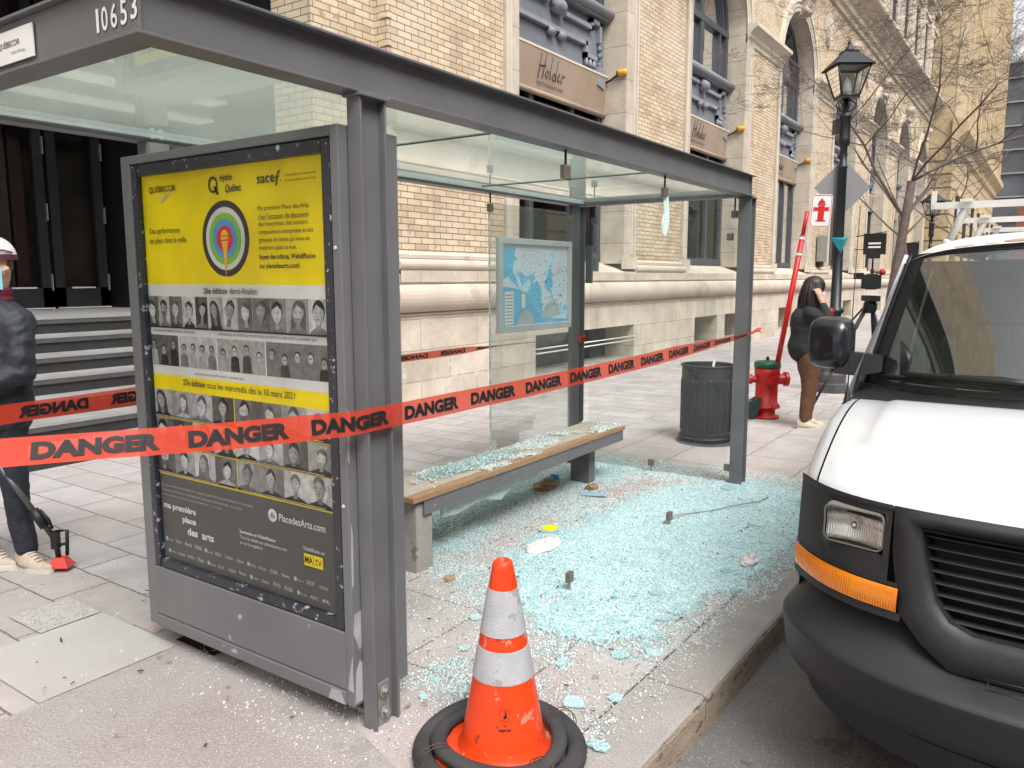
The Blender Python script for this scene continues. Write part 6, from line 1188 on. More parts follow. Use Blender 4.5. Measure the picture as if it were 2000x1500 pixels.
# cabin seen through the glass
b = MB(); b.grid(lambda u, v: (3.50+.55*u, VC-.88+1.76*v, 1.135+.03*math.sin(v*6)-.07*u*u+.04*math.exp(-((v-.28)/.12)**2)), 8, 24, 'dash_grey'); b.grid(lambda u, v: (4.05, VC-.88+1.76*v, 1.065-.5*u), 2, 2, 'cabin_dark'); b.build('dashboard', vn)
for yc in (VC+.48, VC-.42):
    b = MB(); b.prism([(-.27, .55), (-.29, 1.1), (-.26, 1.34), (-.15, 1.40), (.15, 1.40), (.26, 1.34), (.29, 1.1), (.27, .55)], (4.75, yc, 0), (0, 1, 0), (0, 0, 1), (.16, 0, 0), 'seat_brown'); b.prism(rrect(-.15, 1.42, .15, 1.60, .06), (4.78, yc, 0), (0, 1, 0), (0, 0, 1), (.1, 0, 0), 'seat_brown'); b.box(4.25, 4.8, yc-.26, yc+.26, .45, .62, 'seat_brown'); b.build('seat', vn, bevel=.03)
b = MB(); b.prism([(-.93, .3), (-.93, 1.15), (-.84, 1.5), (-.6, 1.66), (.6, 1.66), (.84, 1.5), (.93, 1.15), (.93, .3)], (5.25, VC, 0), (0, 1, 0), (0, 0, 1), (.03, 0, 0), 'seat_brown'); b.build('bulkhead', vn)
b = MB(); c0 = Vector((4.12, VC-.42, 1.12)); e1, e2 = Vector((0, 1, 0)), Vector((.45, 0, .9)).normalized(); b.tube([c0+e1*.19*math.cos(t)+e2*.19*math.sin(t) for t in [6.2832*i/28 for i in range(29)]], .014, 8, 'black', caps=False); b.tube([c0-e1*.19, c0, c0+e1*.19], .012, 6, 'black'); b.tube([c0, c0+V(.0, 0, -.25)], .03, 8, 'black'); b.build('steering_wheel', vn)
b = MB(); b.tube([WS(.25, .82, -.03), WS(.5, .84, -.05), WS(.9, .86, -.04)], .006, 6, 'dash_grey'); b.obox((3.88, VC, 1.66), (.01, 0, 0), (0, .12, 0), (0, 0, .035), 'black'); b.build('cabin_fittings', vn)
# wipers
for s0, s1, u0, u1, pv in ((.90, .22, .050, .040, -.02), (.02, -.70, .050, .04, -.86)):
    b = MB(); bl = [WS(u0+(u1-u0)*t+.012*math.sin(math.pi*t), s0+(s1-s0)*t, .028+.006*math.sin(math.pi*t)) for t in [i/12 for i in range(13)]]; b.tube(bl, .009, 6, 'black'); b.tube([Vector(p)+V(-.008, 0, .014) for p in bl[2:11]], .014, 6, 'black')
    md = Vector(bl[5])+V(-.012, 0, .02); p_ = Vector(WS(0, pv, .0))+V(-.05, 0, .005); b.tube([p_, p_.lerp(md, .25)+V(0, 0, .016), p_.lerp(md, .7)+V(0, 0, .022), md], [.022, .019, .015, .010], 8, 'black', flat=.7); b.lathe([(.022, -.01), (.022, .02), (.012, .03)], p_, 12, 'black'); b.build('wiper', vn)
# antenna
b = MB(); b.lathe([(.022, 0), (.014, .012), (.010, .05), (.004, .06)], (3.52, .685, 1.115), 12, 'black'); b.tube([(3.52, .685, 1.16), (3.56, .69, 1.5), (3.62, .695, 1.95)], [.003, .0022, .0015], 5, 'black'); b.build('antenna', vn)
# door mirrors
M('mirror_black', (.012, .013, .018), .28, col2=(.018, .02, .026), coat=.3)
for sg_ in (1, -1):
    b = MB(); y0 = VC+sg_*1.105; 
    def mir(u, v):
        t = 2*math.pi*u; p = 3.6; c_, s_ = math.cos(t), math.sin(t); r_ = (abs(c_)**p+abs(s_)**p)**(-1/p); k = math.sin(math.pi*(.12+.88*v)/2)**.5 if v < 1 else 1
        dep = [(-.085, .35), (-.080, .70), (-.06, .90), (-.02, .985), (.05, 1.0), (.075, .985)]; q = v*5; i = min(4, int(q)); f = q-i; x_, sc_ = dep[i][0]*(1-f)+dep[i+1][0]*f, dep[i][1]*(1-f)+dep[i+1][1]*f
        return (3.80+x_+.02*c_*sg_, y0+sg_*.0+.098*r_*c_*sc_, 1.352+.118*r_*s_*sc_)
    b.grid(mir, 36, 15, 'mirror_black'); b.add([mir(i/36, 0) for i in range(36)], [tuple(range(36))], 'mirror_black'); b.add([mir(i/36, 1) for i in range(36)], [tuple(range(36))], 'chrome')
    b.prism([(0, 0), (-.10, -.005), (-.20, .02), (-.20, .09), (-.08, .10), (0, .09)], (3.76, y0-sg_*.03, 1.215), (0, sg_*1.0, 0), (0, 0, 1), (.06, 0, 0), 'mirror_black'); b.build('door_mirror', vn, bevel=.0)
# ladder rack
rk = MB(); 
for x_ in (5.0, 6.4, 7.8):
    b = MB(); b.box(x_-.02, x_+.02, VC-.86, VC+.86, 2.02, 2.055, 'rack_white')
    for sg_ in (-1, 1):
        b.box(x_-.015, x_+.015, VC+sg_*.86-.012, VC+sg_*.86+.012, 2.02, 2.12, 'rack_white'); b.tube([(x_, VC+sg_*.70, 2.03), (x_+.10, VC+sg_*.80, 1.80)], .022, 6, 'rack_white');
        b.obox((x_-.022, VC+sg_*.70, 2.06), (.02, 0, 0), (0, .03, 0), (0, 0, .008), 'rack_white')
    b.build('rack_bar', vn)
b = MB(); [b.tube([(4.9, VC+sg_*.78, 1.84), (8.0, VC+sg_*.78, 1.84)], .015, 6, 'rack_white') for sg_ in (-1, 1)]; b.build('rack_rail', vn)
# dark car parked behind the van
pc = thing('parked_car', (10.2, .0, -.15), 'dark car parked behind the van, mostly hidden by the door mirror', 'car')
M('car_dark', (.03, .032, .036), .25, coat=.6); b = MB(); side_ = [(0, .25), (.0, .62), (.25, .78), (1.2, .90), (1.9, 1.32), (3.3, 1.34), (4.1, .98), (4.4, .9), (4.45, .3)]
for (x0, z0), (x1, z1) in zip(side_[:-1], side_[1:]): b.flat([(9.0+x0, -.75, z0-.15), (9.0+x1, -.75, z1-.15), (9.0+x1, .85, z1-.15), (9.0+x0, .85, z0-.15)], 'car_dark')
for y_ in (-.75, .85): b.flat([(9.0+x, y_, z-.15) for x, z in side_], 'car_dark')
b.build('body', pc, bevel=.04)
for wx in (9.8, 12.6):
    for y_ in (-.66, .76): c_ = MB(); c_.lathe([(.2, -.1), (.31, -.1), (.32, 0), (.31, .1), (.2, .1)], (wx, y_, .17), 24, 'tyre', axis='y'); c_.build('wheel', pc)
b = MB(); b.flat([(10.28, -.68, .79), (10.85, -.60, 1.15), (10.85, .70, 1.15), (10.28, .78, .79)], 'black'); b.build('windshield', pc)
# ------------------------------------------------------------------ people
def skin(name, J, E, parent, mats, sub=2, root=None, label=None, vox=.010, it=3, folds=0.0):
    """J: joint -> (x,y,z,r or (rx,ry)); E: joint pairs; tapered limbs fused by remeshing into one continuous surface"""
    b = MB(); n = 14
    for a_, c_ in E:
        A, B = J[a_], J[c_]; p, q = Vector(A[:3]), Vector(B[:3]); ra, rb = A[3], B[3]; fy = 1.0
        if hasattr(ra, '__len__') or hasattr(rb, '__len__'):
            fa_ = ra[1]/ra[0] if hasattr(ra, '__len__') else 1.0; fb_ = rb[1]/rb[0] if hasattr(rb, '__len__') else fa_; fy = fa_ if hasattr(ra, '__len__') else fb_
        ra = ra[0] if hasattr(ra, '__len__') else ra; rb = rb[0] if hasattr(rb, '__len__') else rb
        d = q-p; L = max(d.length, 1e-5); d = d/L; t_ = Vector((0, 0, 1)) if abs(d.z) < .9 else Vector((1, 0, 0)); e1 = d.cross(t_).normalized(); e2 = d.cross(e1)
        rows = [(-ra*math.cos(k*math.pi/12), ra*math.sin(k*math.pi/12)) for k in range(1, 7)]+[(L+rb*math.sin(k*math.pi/12), rb*math.cos(k*math.pi/12)) for k in range(0, 6)]
        vv = []
        for h, r_ in rows:
            for k in range(n):
                t = 6.2832*k/n; v = p+d*h+e1*(r_*math.cos(t))+e2*(r_*math.sin(t)); cl_ = p+d*max(0, min(L, h)); v.y = cl_.y+(v.y-cl_.y)*fy; vv.append(v)
        m = len(rows); b.add(vv, [(i*n+k, i*n+(k+1) % n, (i+1)*n+(k+1) % n, (i+1)*n+k) for i in range(m-1) for k in range(n)]+[tuple(range(n))[::-1], tuple((m-1)*n+k for k in range(n))], mats[0], True)
    ob = b.build('tmp_body'); md = ob.modifiers.new('r', 'REMESH'); md.mode = 'VOXEL'; md.voxel_size = vox; md.use_smooth_shade = True
    sb = ob.modifiers.new('s', 'SMOOTH'); sb.iterations = it; sb.factor = .6
    if folds:
        tx = bpy.data.textures.new('folds', 'CLOUDS'); tx.noise_scale = .09; dm = ob.modifiers.new('d', 'DISPLACE'); dm.texture = tx; dm.strength = folds; dm.mid_level = .5; dm.texture_coords = 'LOCAL'
    dg = bpy.context.evaluated_depsgraph_get(); dg.update(); m2 = bpy.data.meshes.new_from_object(ob.evaluated_get(dg)); me0 = ob.data; bpy.data.objects.remove(ob); bpy.data.meshes.remove(me0)
    for p_ in m2.polygons: p_.use_smooth = True
    return mesh_to_obj(m2, name, parent, mats, label)
M('skin_tone', (.52, .30, .21), .55, col2=(.46, .25, .18), vs=20); M('jacket_dark', (.016, .017, .021), .85, col2=(.024, .026, .031), vs=8, bump=.5, bs=30, stretch=(1, 1, 2)); M('trousers_brown', (.13, .060, .030), .85, col2=(.105, .048, .024), vs=9, bump=.4, bs=30)
M('hair_dark', (.012, .008, .008), .5, col2=(.03, .018, .016), vs=40, stretch=(4, 4, .6)); M('shoe_cream', (.58, .50, .40), .6, col2=(.50, .42, .33), vs=14); M('shoe_pink', (.55, .33, .26), .6); M('mask_white', (.75, .78, .8), .7); M('sole', (.68, .64, .56), .7); M('mic_red', (.45, .01, .02), .6)
M('puffer_navy', (.012, .015, .024), .65, col2=(.016, .02, .031), vs=4, bump=.45, bs=10, stretch=(1, 1, 2.5)); M('jeans_navy', (.012, .014, .024), .85, col2=(.02, .022, .034), vs=14, bump=.5, bs=25); M('shoe_tan', (.42, .34, .27), .7, col2=(.5, .42, .34), vs=20); M('scarf', (.13, .008, .025), .9, bump=.8, bs=40); M('mask_blue', (.22, .52, .60), .7); M('cap_white', (.62, .60, .60), .8, col2=(.5, .42, .45), vs=9); M('cap_band', (.08, .015, .04), .7)
def finger(J, E, base, p0, pts, r0, tag_):
    prev = base
    for i, p in enumerate([p0]+pts): k = '%s%d' % (tag_, i); J[k] = tuple(p)+(r0*(1-.12*i),); E.append((prev, k)); prev = k
ANG = R(34.3633-90)
# woman with a microphone, seen from behind her left side. local x = to the right in the photo, y = away
wm = thing('person', (8.88, 2.16, 0), 'person with long dark hair, dark blazer and brown trousers holding a red microphone', 'person', rz=ANG)
J = {'pel': (.0, 0, .86, (.12, .12)), 'waist': (.0, 0, 1.0, (.11, .11)), 'chest': (-.01, 0, 1.18, (.12, .12)), 'sh': (-.01, 0, 1.28, (.07, .08)), 'neck': (.02, 0, 1.37, .05), 'head0': (.05, 0, 1.46, (.075, .07)), 'head1': (.065, 0, 1.54, (.082, .08)), 'head2': (.05, 0, 1.60, (.06, .06)),
     'nose': (.145, 0, 1.505, .014), 'chin': (.115, 0, 1.425, .028)}
E_ = [('pel', 'waist'), ('waist', 'chest'), ('chest', 'sh'), ('sh', 'neck'), ('neck', 'head0'), ('head0', 'head1'), ('head1', 'head2'), ('head1', 'nose'), ('head0', 'chin')]
for n_, y_, s_ in (('n', -.095, -.015), ('f', .095, .085)):
    J['hip'+n_] = (.0+s_*.3, y_, .82, .095); J['kn'+n_] = (.0+s_, y_*.95, .46, .062); J['an'+n_] = (-.03+s_, y_*.9, .10, .034); J['toe'+n_] = (.08+s_, y_*1.0, .036, .022); E_ += [('pel', 'hip'+n_), ('hip'+n_, 'kn'+n_), ('kn'+n_, 'an'+n_), ('an'+n_, 'toe'+n_)]
J.update({'shn': (-.03, -.15, 1.27, .055), 'eln': (.10, -.29, 1.18, .042), 'wrn': (.050, -.205, 1.39, .026), 'pan': (.035, -.175, 1.455, (.032, .018)), 'shf': (.0, .15, 1.27, .055), 'elf': (.06, .21, 1.02, .042), 'wrf': (.19, .10, 1.12, .026), 'paf': (.215, .06, 1.15, (.028, .018))})
E_ += [('sh', 'shn'), ('shn', 'eln'), ('eln', 'wrn'), ('wrn', 'pan'), ('sh', 'shf'), ('shf', 'elf'), ('elf', 'wrf'), ('wrf', 'paf')]
for i in range(4): x_ = .058-.020*i; finger(J, E_, 'pan', (x_, -.165, 1.485), [(x_-.014, -.155, 1.515), (x_-.030, -.135, 1.532-.006*i)], .0095, 'fn%d' % i)
finger(J, E_, 'wrn', (.078, -.175, 1.44), [(.092, -.150, 1.462)], .010, 'tn')
for i in range(4): finger(J, E_, 'paf', (.235, .045, 1.185-.02*i), [(.25, .02, 1.18-.02*i), (.238, .0, 1.178-.02*i)], .0085, 'ff%d' % i)
finger(J, E_, 'paf', (.215, .03, 1.19), [(.235, .01, 1.205)], .009, 'tf')
skin('body', J, E_, wm, ['skin_tone'], vox=.0055, it=2)
Jj = {'hem': (-.02, 0, .90, (.195, .19)), 'waist': (-.015, 0, 1.02, (.172, .17)), 'chest': (-.025, 0, 1.18, (.175, .18)), 'sh': (-.02, 0, 1.27, (.10, .12)), 'col': (.01, 0, 1.35, .062), 'shn': (-.04, -.155, 1.265, .075), 'eln': (.105, -.30, 1.18, .062), 'wrn': (.062, -.225, 1.345, .042), 'shf': (.0, .155, 1.265, .075), 'elf': (.06, .215, 1.02, .060), 'wrf': (.165, .115, 1.105, .040)}
skin('blazer', Jj, [('hem', 'waist'), ('waist', 'chest'), ('chest', 'sh'), ('sh', 'col'), ('sh', 'shn'), ('shn', 'eln'), ('eln', 'wrn'), ('sh', 'shf'), ('shf', 'elf'), ('elf', 'wrf')], wm, ['jacket_dark'], folds=.02)
Jt = {'pel': (.0, 0, .84, (.16, .15))}; Et = []
for n_, y_, s_ in (('n', -.095, -.015), ('f', .095, .085)): Jt['hip'+n_] = (.0+s_*.3, y_, .78, .115); Jt['th'+n_] = (.0+s_*.6, y_, .62, .100); Jt['kn'+n_] = (.01+s_, y_*.95, .45, .075); Jt['ca'+n_] = (-.01+s_, y_*.95, .28, .066); Jt['an'+n_] = (-.02+s_, y_*.9, .10, .050); Et += [('pel', 'hip'+n_), ('hip'+n_, 'th'+n_), ('th'+n_, 'kn'+n_), ('kn'+n_, 'ca'+n_), ('ca'+n_, 'an'+n_)]
skin('trousers', Jt, Et, wm, ['trousers_brown'], folds=.018)
def shoe(parent, x, y, ang, mat, L_=.27, sl='sole'):
    def gf(u, v):
        t = u*2*math.pi; px = .5-.5*math.cos(math.pi*v); wdt = .047*(math.sin(math.pi*min(1, px*1.02+.01))**.45)*(1+.12*math.sin(px*5)); h_ = .038+.062*(1-sm(.25, .75, px)); cy = wdt*math.cos(t); cz = max(-.0, math.sin(t))*h_*(.35+.65*math.sin(math.pi*(.08+.88*px))**.4)+.022; return (x+(px*L_-.07)*math.cos(ang)-cy*math.sin(ang), y+(px*L_-.07)*math.sin(ang)+cy*math.cos(ang), cz)
    b = MB(); b.grid(gf, 20, 14, mat); o = b_local(b, 'shoe', parent)
    b = MB(); ol = [((.5-.5*math.cos(math.pi*q/12))*L_-.07, .050*(math.sin(math.pi*min(1, (.5-.5*math.cos(math.pi*q/12))*1.0))**.4)) for q in range(13)]; out = ol+[(a, -c) for a, c in ol[::-1][1:-1]]
    b.prism([(x+a*math.cos(ang)-c*math.sin(ang), y+a*math.sin(ang)+c*math.cos(ang)) for a, c in out], (0, 0, .001), (1, 0, 0), (0, 1, 0), (0, 0, .026), sl); b_local(b, 'sole', o)
    b = MB()
    for q in range(5): b.tube([(x+(.04+.025*q)*math.cos(ang)-w_*math.sin(ang), y+(.04+.025*q)*math.sin(ang)+w_*math.cos(ang), .112-.010*q-.35*abs(w_)*.5) for w_ in (-.025, 0, .025)], .0035, 5, sl)
    b_local(b, 'laces', o); return o
def b_local(b, name, parent):      # geometry given in the parent's own space
    off = Vector((0, 0, 0)); p = parent
    while p is not None: off += p.location; p = p.parent
    b.v = [(v[0]+off.x, v[1]+off.y, v[2]+off.z) for v in b.v]; return b.build(name, parent)
shoe(wm, -.045, -.09, R(-6), 'shoe_cream'); shoe(wm, .065, .09, R(8), 'shoe_cream')
def hair(parent, fn, nu, nv, mat): b = MB(); b.grid(fn, nu, nv, mat); return b_local(b, 'hair', parent)
rr = random.Random(4); b = MB()
b.ball((.035, 0, 1.555), .112, 'hair_dark', 16, (1.05, .98, .98))
for i in range(260):
    a = R(rr.uniform(75, 285)); r0_ = rr.uniform(.07, .105); z0 = 1.60-abs(rr.gauss(0, .04)); x0, y0 = .035+r0_*math.cos(a), r0_*math.sin(a); L_ = rr.uniform(.22, .34); wv = rr.uniform(0, 6)
    b.tube([(x0+(.05*math.cos(a)+.012*math.sin(wv+q*3))*(q**.7), y0+(.05*math.sin(a)+.012*math.cos(wv+q*3))*(q**.7), z0-L_*q) for q in (0, .2, .4, .6, .8, 1)], [.012, .016, .017, .016, .012, .004], 5, 'hair_dark', caps=False)
b_local(b, 'hair', wm)
b = MB(); b.grid(lambda u, v: (.10+.055*math.cos(R(-80+160*v)), .062*math.sin(R(-80+160*v)), 1.42+.075*u), 5, 12, 'mask_white'); b_local(b, 'face_mask', wm)
b = MB()
for y_ in (-.033, .033): b.ball((.126, y_, 1.525), .012, 'black', 8)
b_local(b, 'eyes', wm)
b = MB(); b.tube([(8.88+.5645*.235, 2.16-.8254*.235, 1.10), (8.88+.5645*.225, 2.16-.8254*.225, 1.24)], .014, 8, 'black'); b.ball((8.88+.5645*.225, 2.16-.8254*.225, 1.275), .042, 'mic_red', 14); b.lathe([(.030, 1.20), (.034, 1.21), (.034, 1.25), (.030, 1.26)], (8.88+.5645*.225, 2.16-.8254*.225, 0), 8, 'mic_red'); b.build('microphone', label='red foam microphone held by the person in the blazer', cat='microphone')
# man at the left edge, dark quilted jacket
mn = thing('person', (2.005, 4.77, 0), 'person in navy quilted jacket, pale cap and blue mask holding a pole', 'person', rz=ANG)
J = {'pel': (-.06, 0, .96, (.12, .10)), 'waist': (-.06, 0, 1.12, (.12, .10)), 'chest': (-.04, 0, 1.36, (.14, .11)), 'sh': (-.04, 0, 1.45, (.08, .08)), 'neck': (-.04, 0, 1.55, .055), 'head0': (-.03, 0, 1.66, (.075, .075)), 'head1': (-.025, 0, 1.76, (.085, .085)), 'head2': (-.025, 0, 1.82, .06), 'nose': (-.075, -.085, 1.70, .016), 'chin': (-.055, -.045, 1.60, .03), 'ear': (.058, -.03, 1.70, .016)}
E_ = [('pel', 'waist'), ('waist', 'chest'), ('chest', 'sh'), ('sh', 'neck'), ('neck', 'head0'), ('head0', 'head1'), ('head1', 'head2'), ('head0', 'nose'), ('head0', 'chin'), ('head0', 'ear')]
for n_, x_ in (('r', -.03), ('l', -.25)): J['hip'+n_] = (x_*.8, 0, .90, .09); J['kn'+n_] = (x_+.02, -.02, .52, .06); J['an'+n_] = (x_+.04, 0, .10, .036); J['toe'+n_] = (x_+.10, -.04, .036, .022); E_ += [('pel', 'hip'+n_), ('hip'+n_, 'kn'+n_), ('kn'+n_, 'an'+n_), ('an'+n_, 'toe'+n_)]
J.update({'shr': (.08, -.02, 1.40, .050), 'elr': (.115, -.10, 1.14, .045), 'wrr': (-.10, -.24, 1.04, .03), 'par': (-.16, -.26, 1.02, (.03, .02)), 'shl': (-.18, -.02, 1.40, .050), 'ell': (-.25, -.08, 1.14, .045), 'wrl': (-.24, -.28, .97, .03), 'pal': (-.23, -.33, .93, (.03, .02))})
E_ += [('sh', 'shr'), ('shr', 'elr'), ('elr', 'wrr'), ('wrr', 'par'), ('sh', 'shl'), ('shl', 'ell'), ('ell', 'wrl'), ('wrl', 'pal')]
for h_, (x_, y_, z_) in (('r', (-.16, -.26, 1.02)), ('l', (-.23, -.33, .93))):
    for i in range(4): finger(J, E_, 'pa'+h_, (x_-.03, y_-.02+.015*i, z_-.005), [(x_-.055, y_-.035+.015*i, z_-.02), (x_-.045, y_-.045+.015*i, z_-.045)], .009, 'g%s%d' % (h_, i))
    finger(J, E_, 'pa'+h_, (x_, y_-.035, z_+.01), [(x_-.02, y_-.05, z_+.005)], .0095, 't'+h_)
skin('body', J, E_, mn, ['skin_tone'], vox=.0055, it=2)
Jj = {'hem': (-.065, 0, .93, (.18, .15)), 'waist': (-.06, 0, 1.08, (.175, .15)), 'chest': (-.045, 0, 1.30, (.185, .16)), 'sh': (-.04, 0, 1.44, (.125, .13)), 'col': (-.04, 0, 1.53, .085), 'shr': (.085, -.02, 1.41, .090), 'er': (.125, -.10, 1.14, .072), 'wr': (-.08, -.235, 1.045, .052), 'shl': (-.19, -.02, 1.42, .08), 'el': (-.25, -.08, 1.14, .07), 'wl': (-.24, -.24, 1.0, .05)}
jk = skin('quilted_jacket', Jj, [('hem', 'waist'), ('waist', 'chest'), ('chest', 'sh'), ('sh', 'col'), ('sh', 'shr'), ('shr', 'er'), ('er', 'wr'), ('sh', 'shl'), ('shl', 'el'), ('el', 'wl')], mn, ['puffer_navy'], folds=.035)
Jt = {'pel': (-.06, 0, .93, (.14, .12))}; Et = []
for n_, x_ in (('r', -.03), ('l', -.25)): Jt['h'+n_] = (x_*.8, 0, .86, .105); Jt['t'+n_] = (x_, -.01, .68, .088); Jt['k'+n_] = (x_+.02, -.02, .50, .072); Jt['c'+n_] = (x_+.02, 0, .30, .066); Jt['a'+n_] = (x_+.045, 0, .12, .060); Et += [('pel', 'h'+n_), ('h'+n_, 't'+n_), ('t'+n_, 'k'+n_), ('k'+n_, 'c'+n_), ('c'+n_, 'a'+n_)]
skin('trousers', Jt, Et, mn, ['jeans_navy'], folds=.02)
shoe(mn, .005, -.01, R(-24), 'shoe_tan', .30); shoe(mn, -.235, .05, R(-24), 'shoe_tan', .30)
b = MB(); b.grid(lambda u, v: (-.04+(.085+.012*math.sin(u*6.28*3))*math.cos(6.283*v), (.08+.01*math.sin(u*9))*math.sin(6.283*v), 1.50+.10*u), 5, 24, 'scarf'); b_local(b, 'scarf', mn)
b = MB(); fd = Vector((-.50, -.866, 0)); sd_ = Vector((.866, -.50, 0)); hc = Vector((-.025, 0, 0))
b.grid(lambda u, v: hc+fd*(.112*math.cos(R(-85+170*v))+.0)+sd_*(.084*math.sin(R(-85+170*v)))+V(0, 0, 1.59+.12*u), 5, 14, 'mask_blue'); b.tube([hc+sd_*.09+fd*.01+V(0, 0, 1.69), hc+sd_*.10-fd*.02+V(0, 0, 1.71)], .002, 4, 'mask_white'); b_local(b, 'face_mask', mn)
b = MB(); b.grid(lambda u, v: hc+V(0, 0, 1.765)+fd*(.112*math.cos(6.283*v)*math.cos(u*1.57))+sd_*(.100*math.sin(6.283*v)*math.cos(u*1.57))+V(0, 0, .115*math.sin(u*1.57)), 8, 28, 'cap_white')
b.grid(lambda u, v: hc+V(0, 0, 1.762-.012*u)+fd*((.112+.07*u)*math.cos(R(-55+110*v)))+sd_*(.100*math.sin(R(-55+110*v))), 3, 12, 'cap_band'); b.grid(lambda u, v: hc+V(0, 0, 1.750+.03*u)+fd*(.1145*math.cos(6.283*v))+sd_*(.1025*math.sin(6.283*v)), 1, 28, 'cap_band'); cp_ = b_local(b, 'cap', mn)
b = MB()
for q in (-1, 1): b.prism(ell(0, 0, .030, .021, 14), hc+fd*.112+sd_*q*.038+V(0, 0, 1.808), sd_, V(0, 0, 1), fd*.004, 'black')
b.tube([hc+fd*.10+sd_*.07+V(0, 0, 1.81), hc+sd_*.106+V(0, 0, 1.80), hc-fd*.05+sd_*.095+V(0, 0, 1.79)], .004, 5, 'black'); b_local(b, 'sunglasses', mn)
b = MB(); b.ball(hc+fd*.087+sd_*.03+V(0, 0, 1.725), .011, 'black', 8); b.ball(hc+fd*.087-sd_*.03+V(0, 0, 1.725), .011, 'black', 8); b_local(b, 'eyes', mn)
b = MB(); b.grid(lambda u, v: hc+V(0, 0, 1.70+.06*u)-fd*(.088*math.cos(R(-70+140*v)))+sd_*(.088*math.sin(R(-70+140*v))), 3, 12, 'hair_dark'); b_local(b, 'hair', mn)
# telescopic pole with clamp and red foot
M('pole_grey', (.10, .105, .11), .35, .5, vs=2); M('red_pad', (.62, .05, .04), .5)
pl_ = thing('camera_monopod', (2.05, 4.53, 0), 'grey telescopic pole with black clamp and red rubber foot on the paving', 'pole')
a_, c_ = V(1.64, 5.06, 1.30), V(2.085, 4.565, .18); b = MB(); b.tube([a_, a_.lerp(c_, .55)], .021, 12, 'pole_grey'); b.tube([a_.lerp(c_, .5), c_], .016, 12, 'pole_grey'); b.tube([a_.lerp(c_, .53), a_.lerp(c_, .57)], .027, 12, 'black'); b.build('pole', pl_)
b = MB(); b.tube([a_.lerp(c_, .84), a_.lerp(c_, .93)], .028, 10, 'black'); b.obox(c_+V(.0, 0, .0), sy*.018, V(.8254, .5645, 0)*.02, V(0, 0, .05), 'black'); b.tube([c_+sy*.01+V(0, 0, .05), c_+sy*.07+V(0, 0, .055), c_+sy*.06+V(0, 0, -.09)], .010, 6, 'black'); b.tube([c_+V(0, 0, .0), c_+sy*.01+V(0, 0, -.1)], .016, 8, 'black')
b.tube([a_.lerp(c_, .84)+sy*.04, a_.lerp(c_, .89)+sy*.05, a_.lerp(c_, .94)+sy*.03], .008, 6, 'black'); b.tube([c_+sy*.06+V(0, 0, -.02), c_+sy*.02+V(0, 0, -.03)], .009, 6, 'black'); b.build('clamp', pl_)
b = MB(); q = c_+sy*.02+V(0, 0, -.10); b.add([q+sy*x*.03+V(.8254, .5645, 0)*y*.02 for x, y in ((-1, -1), (1, -1), (1, 1), (-1, 1))]+[q+V(0, 0, -.055)+sy*x*.062+V(.8254, .5645, 0)*y*.05 for x, y in ((-1, -1), (1, -1), (1, 1), (-1, 1))], [(0, 1, 2, 3), (4, 7, 6, 5), (0, 4, 5, 1), (1, 5, 6, 2), (2, 6, 7, 3), (3, 7, 4, 0)], 'red_pad'); b.build('foot_pad', pl_, bevel=.004)
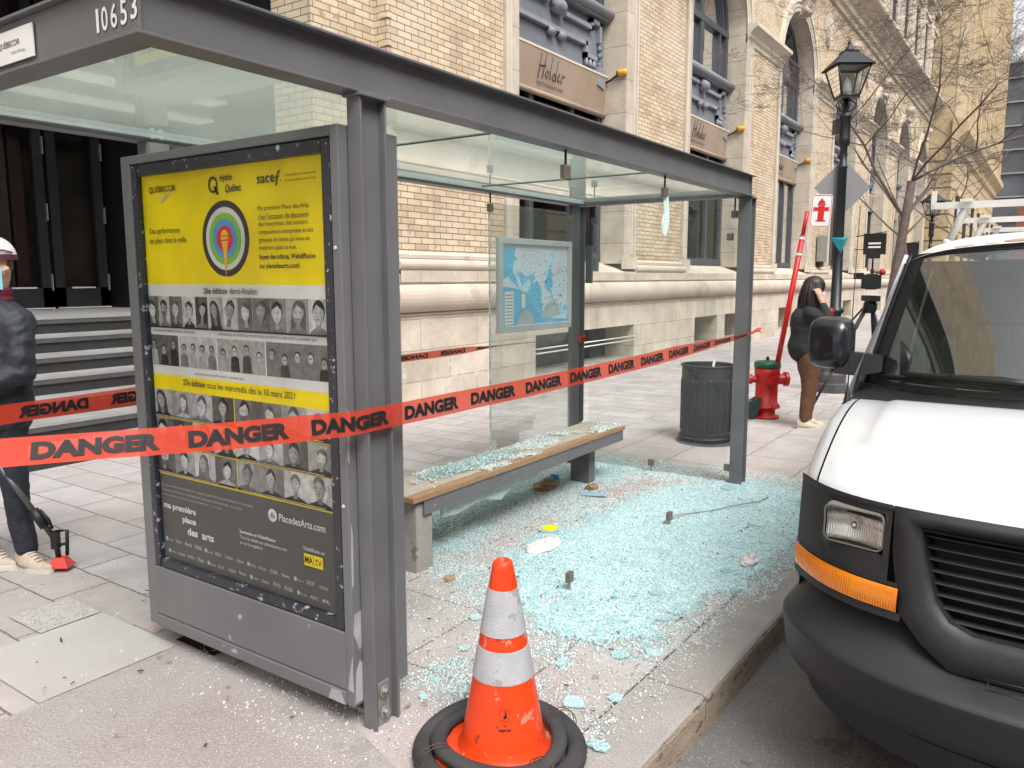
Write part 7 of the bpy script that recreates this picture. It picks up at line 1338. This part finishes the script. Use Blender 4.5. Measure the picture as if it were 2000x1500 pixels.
# television camera on a tripod
fv = Vector((.8254, .5645, 0)); T0 = V(9.25, 1.62, 0)
tp = thing('camera_tripod', tuple(T0), 'black camera tripod standing between the van and the lamp post', 'tripod')
for dx, dy in ((-.62, .12), (.35, .42), (.3, -.45)):
    b = MB(); f0 = T0+sy*dx+fv*dy+V(0, 0, .02); t0 = T0+V(0, 0, 1.30)+sy*dx*.08; b.tube([t0, t0.lerp(f0, .5)], .022, 8, 'lamp_black'); b.tube([t0.lerp(f0, .45), f0], .014, 8, 'lamp_black'); b.obox(t0.lerp(f0, .5), sy*.03, fv*.03, V(0, 0, .02), 'black'); b.obox(f0, sy*.05, fv*.03, V(0, 0, .015), 'black'); b.tube([f0, f0+V(0, 0, .10)-sy*.02], .012, 6, 'black'); b.build('leg', tp)
b = MB(); b.lathe([(.05, 1.26), (.07, 1.30), (.07, 1.36), (.05, 1.40)], (T0.x, T0.y, 0), 16, 'lamp_black'); b.obox(T0+V(0, 0, 1.42), sy*.05, fv*.12, V(0, 0, .03), 'black'); b.tube([T0+V(0, 0, 1.40), T0+fv*.45+V(0, 0, 1.15)], .012, 6, 'black'); b.build('head', tp)
M('cam_black', (.012, .012, .014), .4); vc = thing('video_camera', tuple(T0+V(0, 0, 1.45)), 'black broadcast video camera with lens hood on the tripod beside the van', 'video camera')
la = (-sy*.42-fv*.90).normalized(); ls = Vector((-la.y, la.x, 0)); cc = T0+V(0, 0, 1.60)
b = MB(); b.obox(cc-la*.12, la*.17, ls*.06, V(0, 0, .085), 'cam_black'); b.obox(cc-la*.30, la*.05, ls*.05, V(0, 0, .07), 'cam_black'); b.obox(cc-la*.12+V(0, 0, .13), la*.14, ls*.018, V(0, 0, .012), 'cam_black'); b.obox(cc+la*.02+V(0, 0, .10), la*.012, ls*.018, V(0, 0, .03), 'cam_black'); b.build('camera_body', vc, bevel=.01)
b = MB(); b.tube([cc+la*.04, cc+la*.16, cc+la*.161, cc+la*.26], [.05, .05, .062, .066], 18, 'cam_black', smooth=False); b.obox(cc+la*.30-V(0, 0, .0), la*.05, ls*.095, V(0, 0, .072), 'cam_black'); b.build('lens', vc)
b = MB(); b.obox(cc+la*.352, la*.002, ls*.078, V(0, 0, .056), 'black'); b.lathe([(.05, 0), (.045, .004)], cc+la*.355, 16, 'bulb_white', axis='x') if 0 else None; b.build('lens_hood_front', vc)
b = MB(); b.obox(cc+la*.06+V(0, 0, .30), la*.05, ls*.07, V(0, 0, .055), 'cam_black'); b.tube([cc+V(0, 0, .14), cc+la*.04+V(0, 0, .26)], .01, 6, 'cam_black'); b.build('top_light', vc, bevel=.008)
b = MB(); b.tube([cc+la*.02+ls*.10+V(0, 0, .09), cc+la*.32+ls*.10+V(0, 0, .10)], [.022, .034], 12, 'mic_red'); b.build('shotgun_microphone', vc); b = MB(); b.obox(cc-la*.02-ls*.13+V(0, 0, .06), la*.06, ls*.05, V(0, 0, .035), 'cam_black'); b.build('viewfinder', vc, bevel=.006)
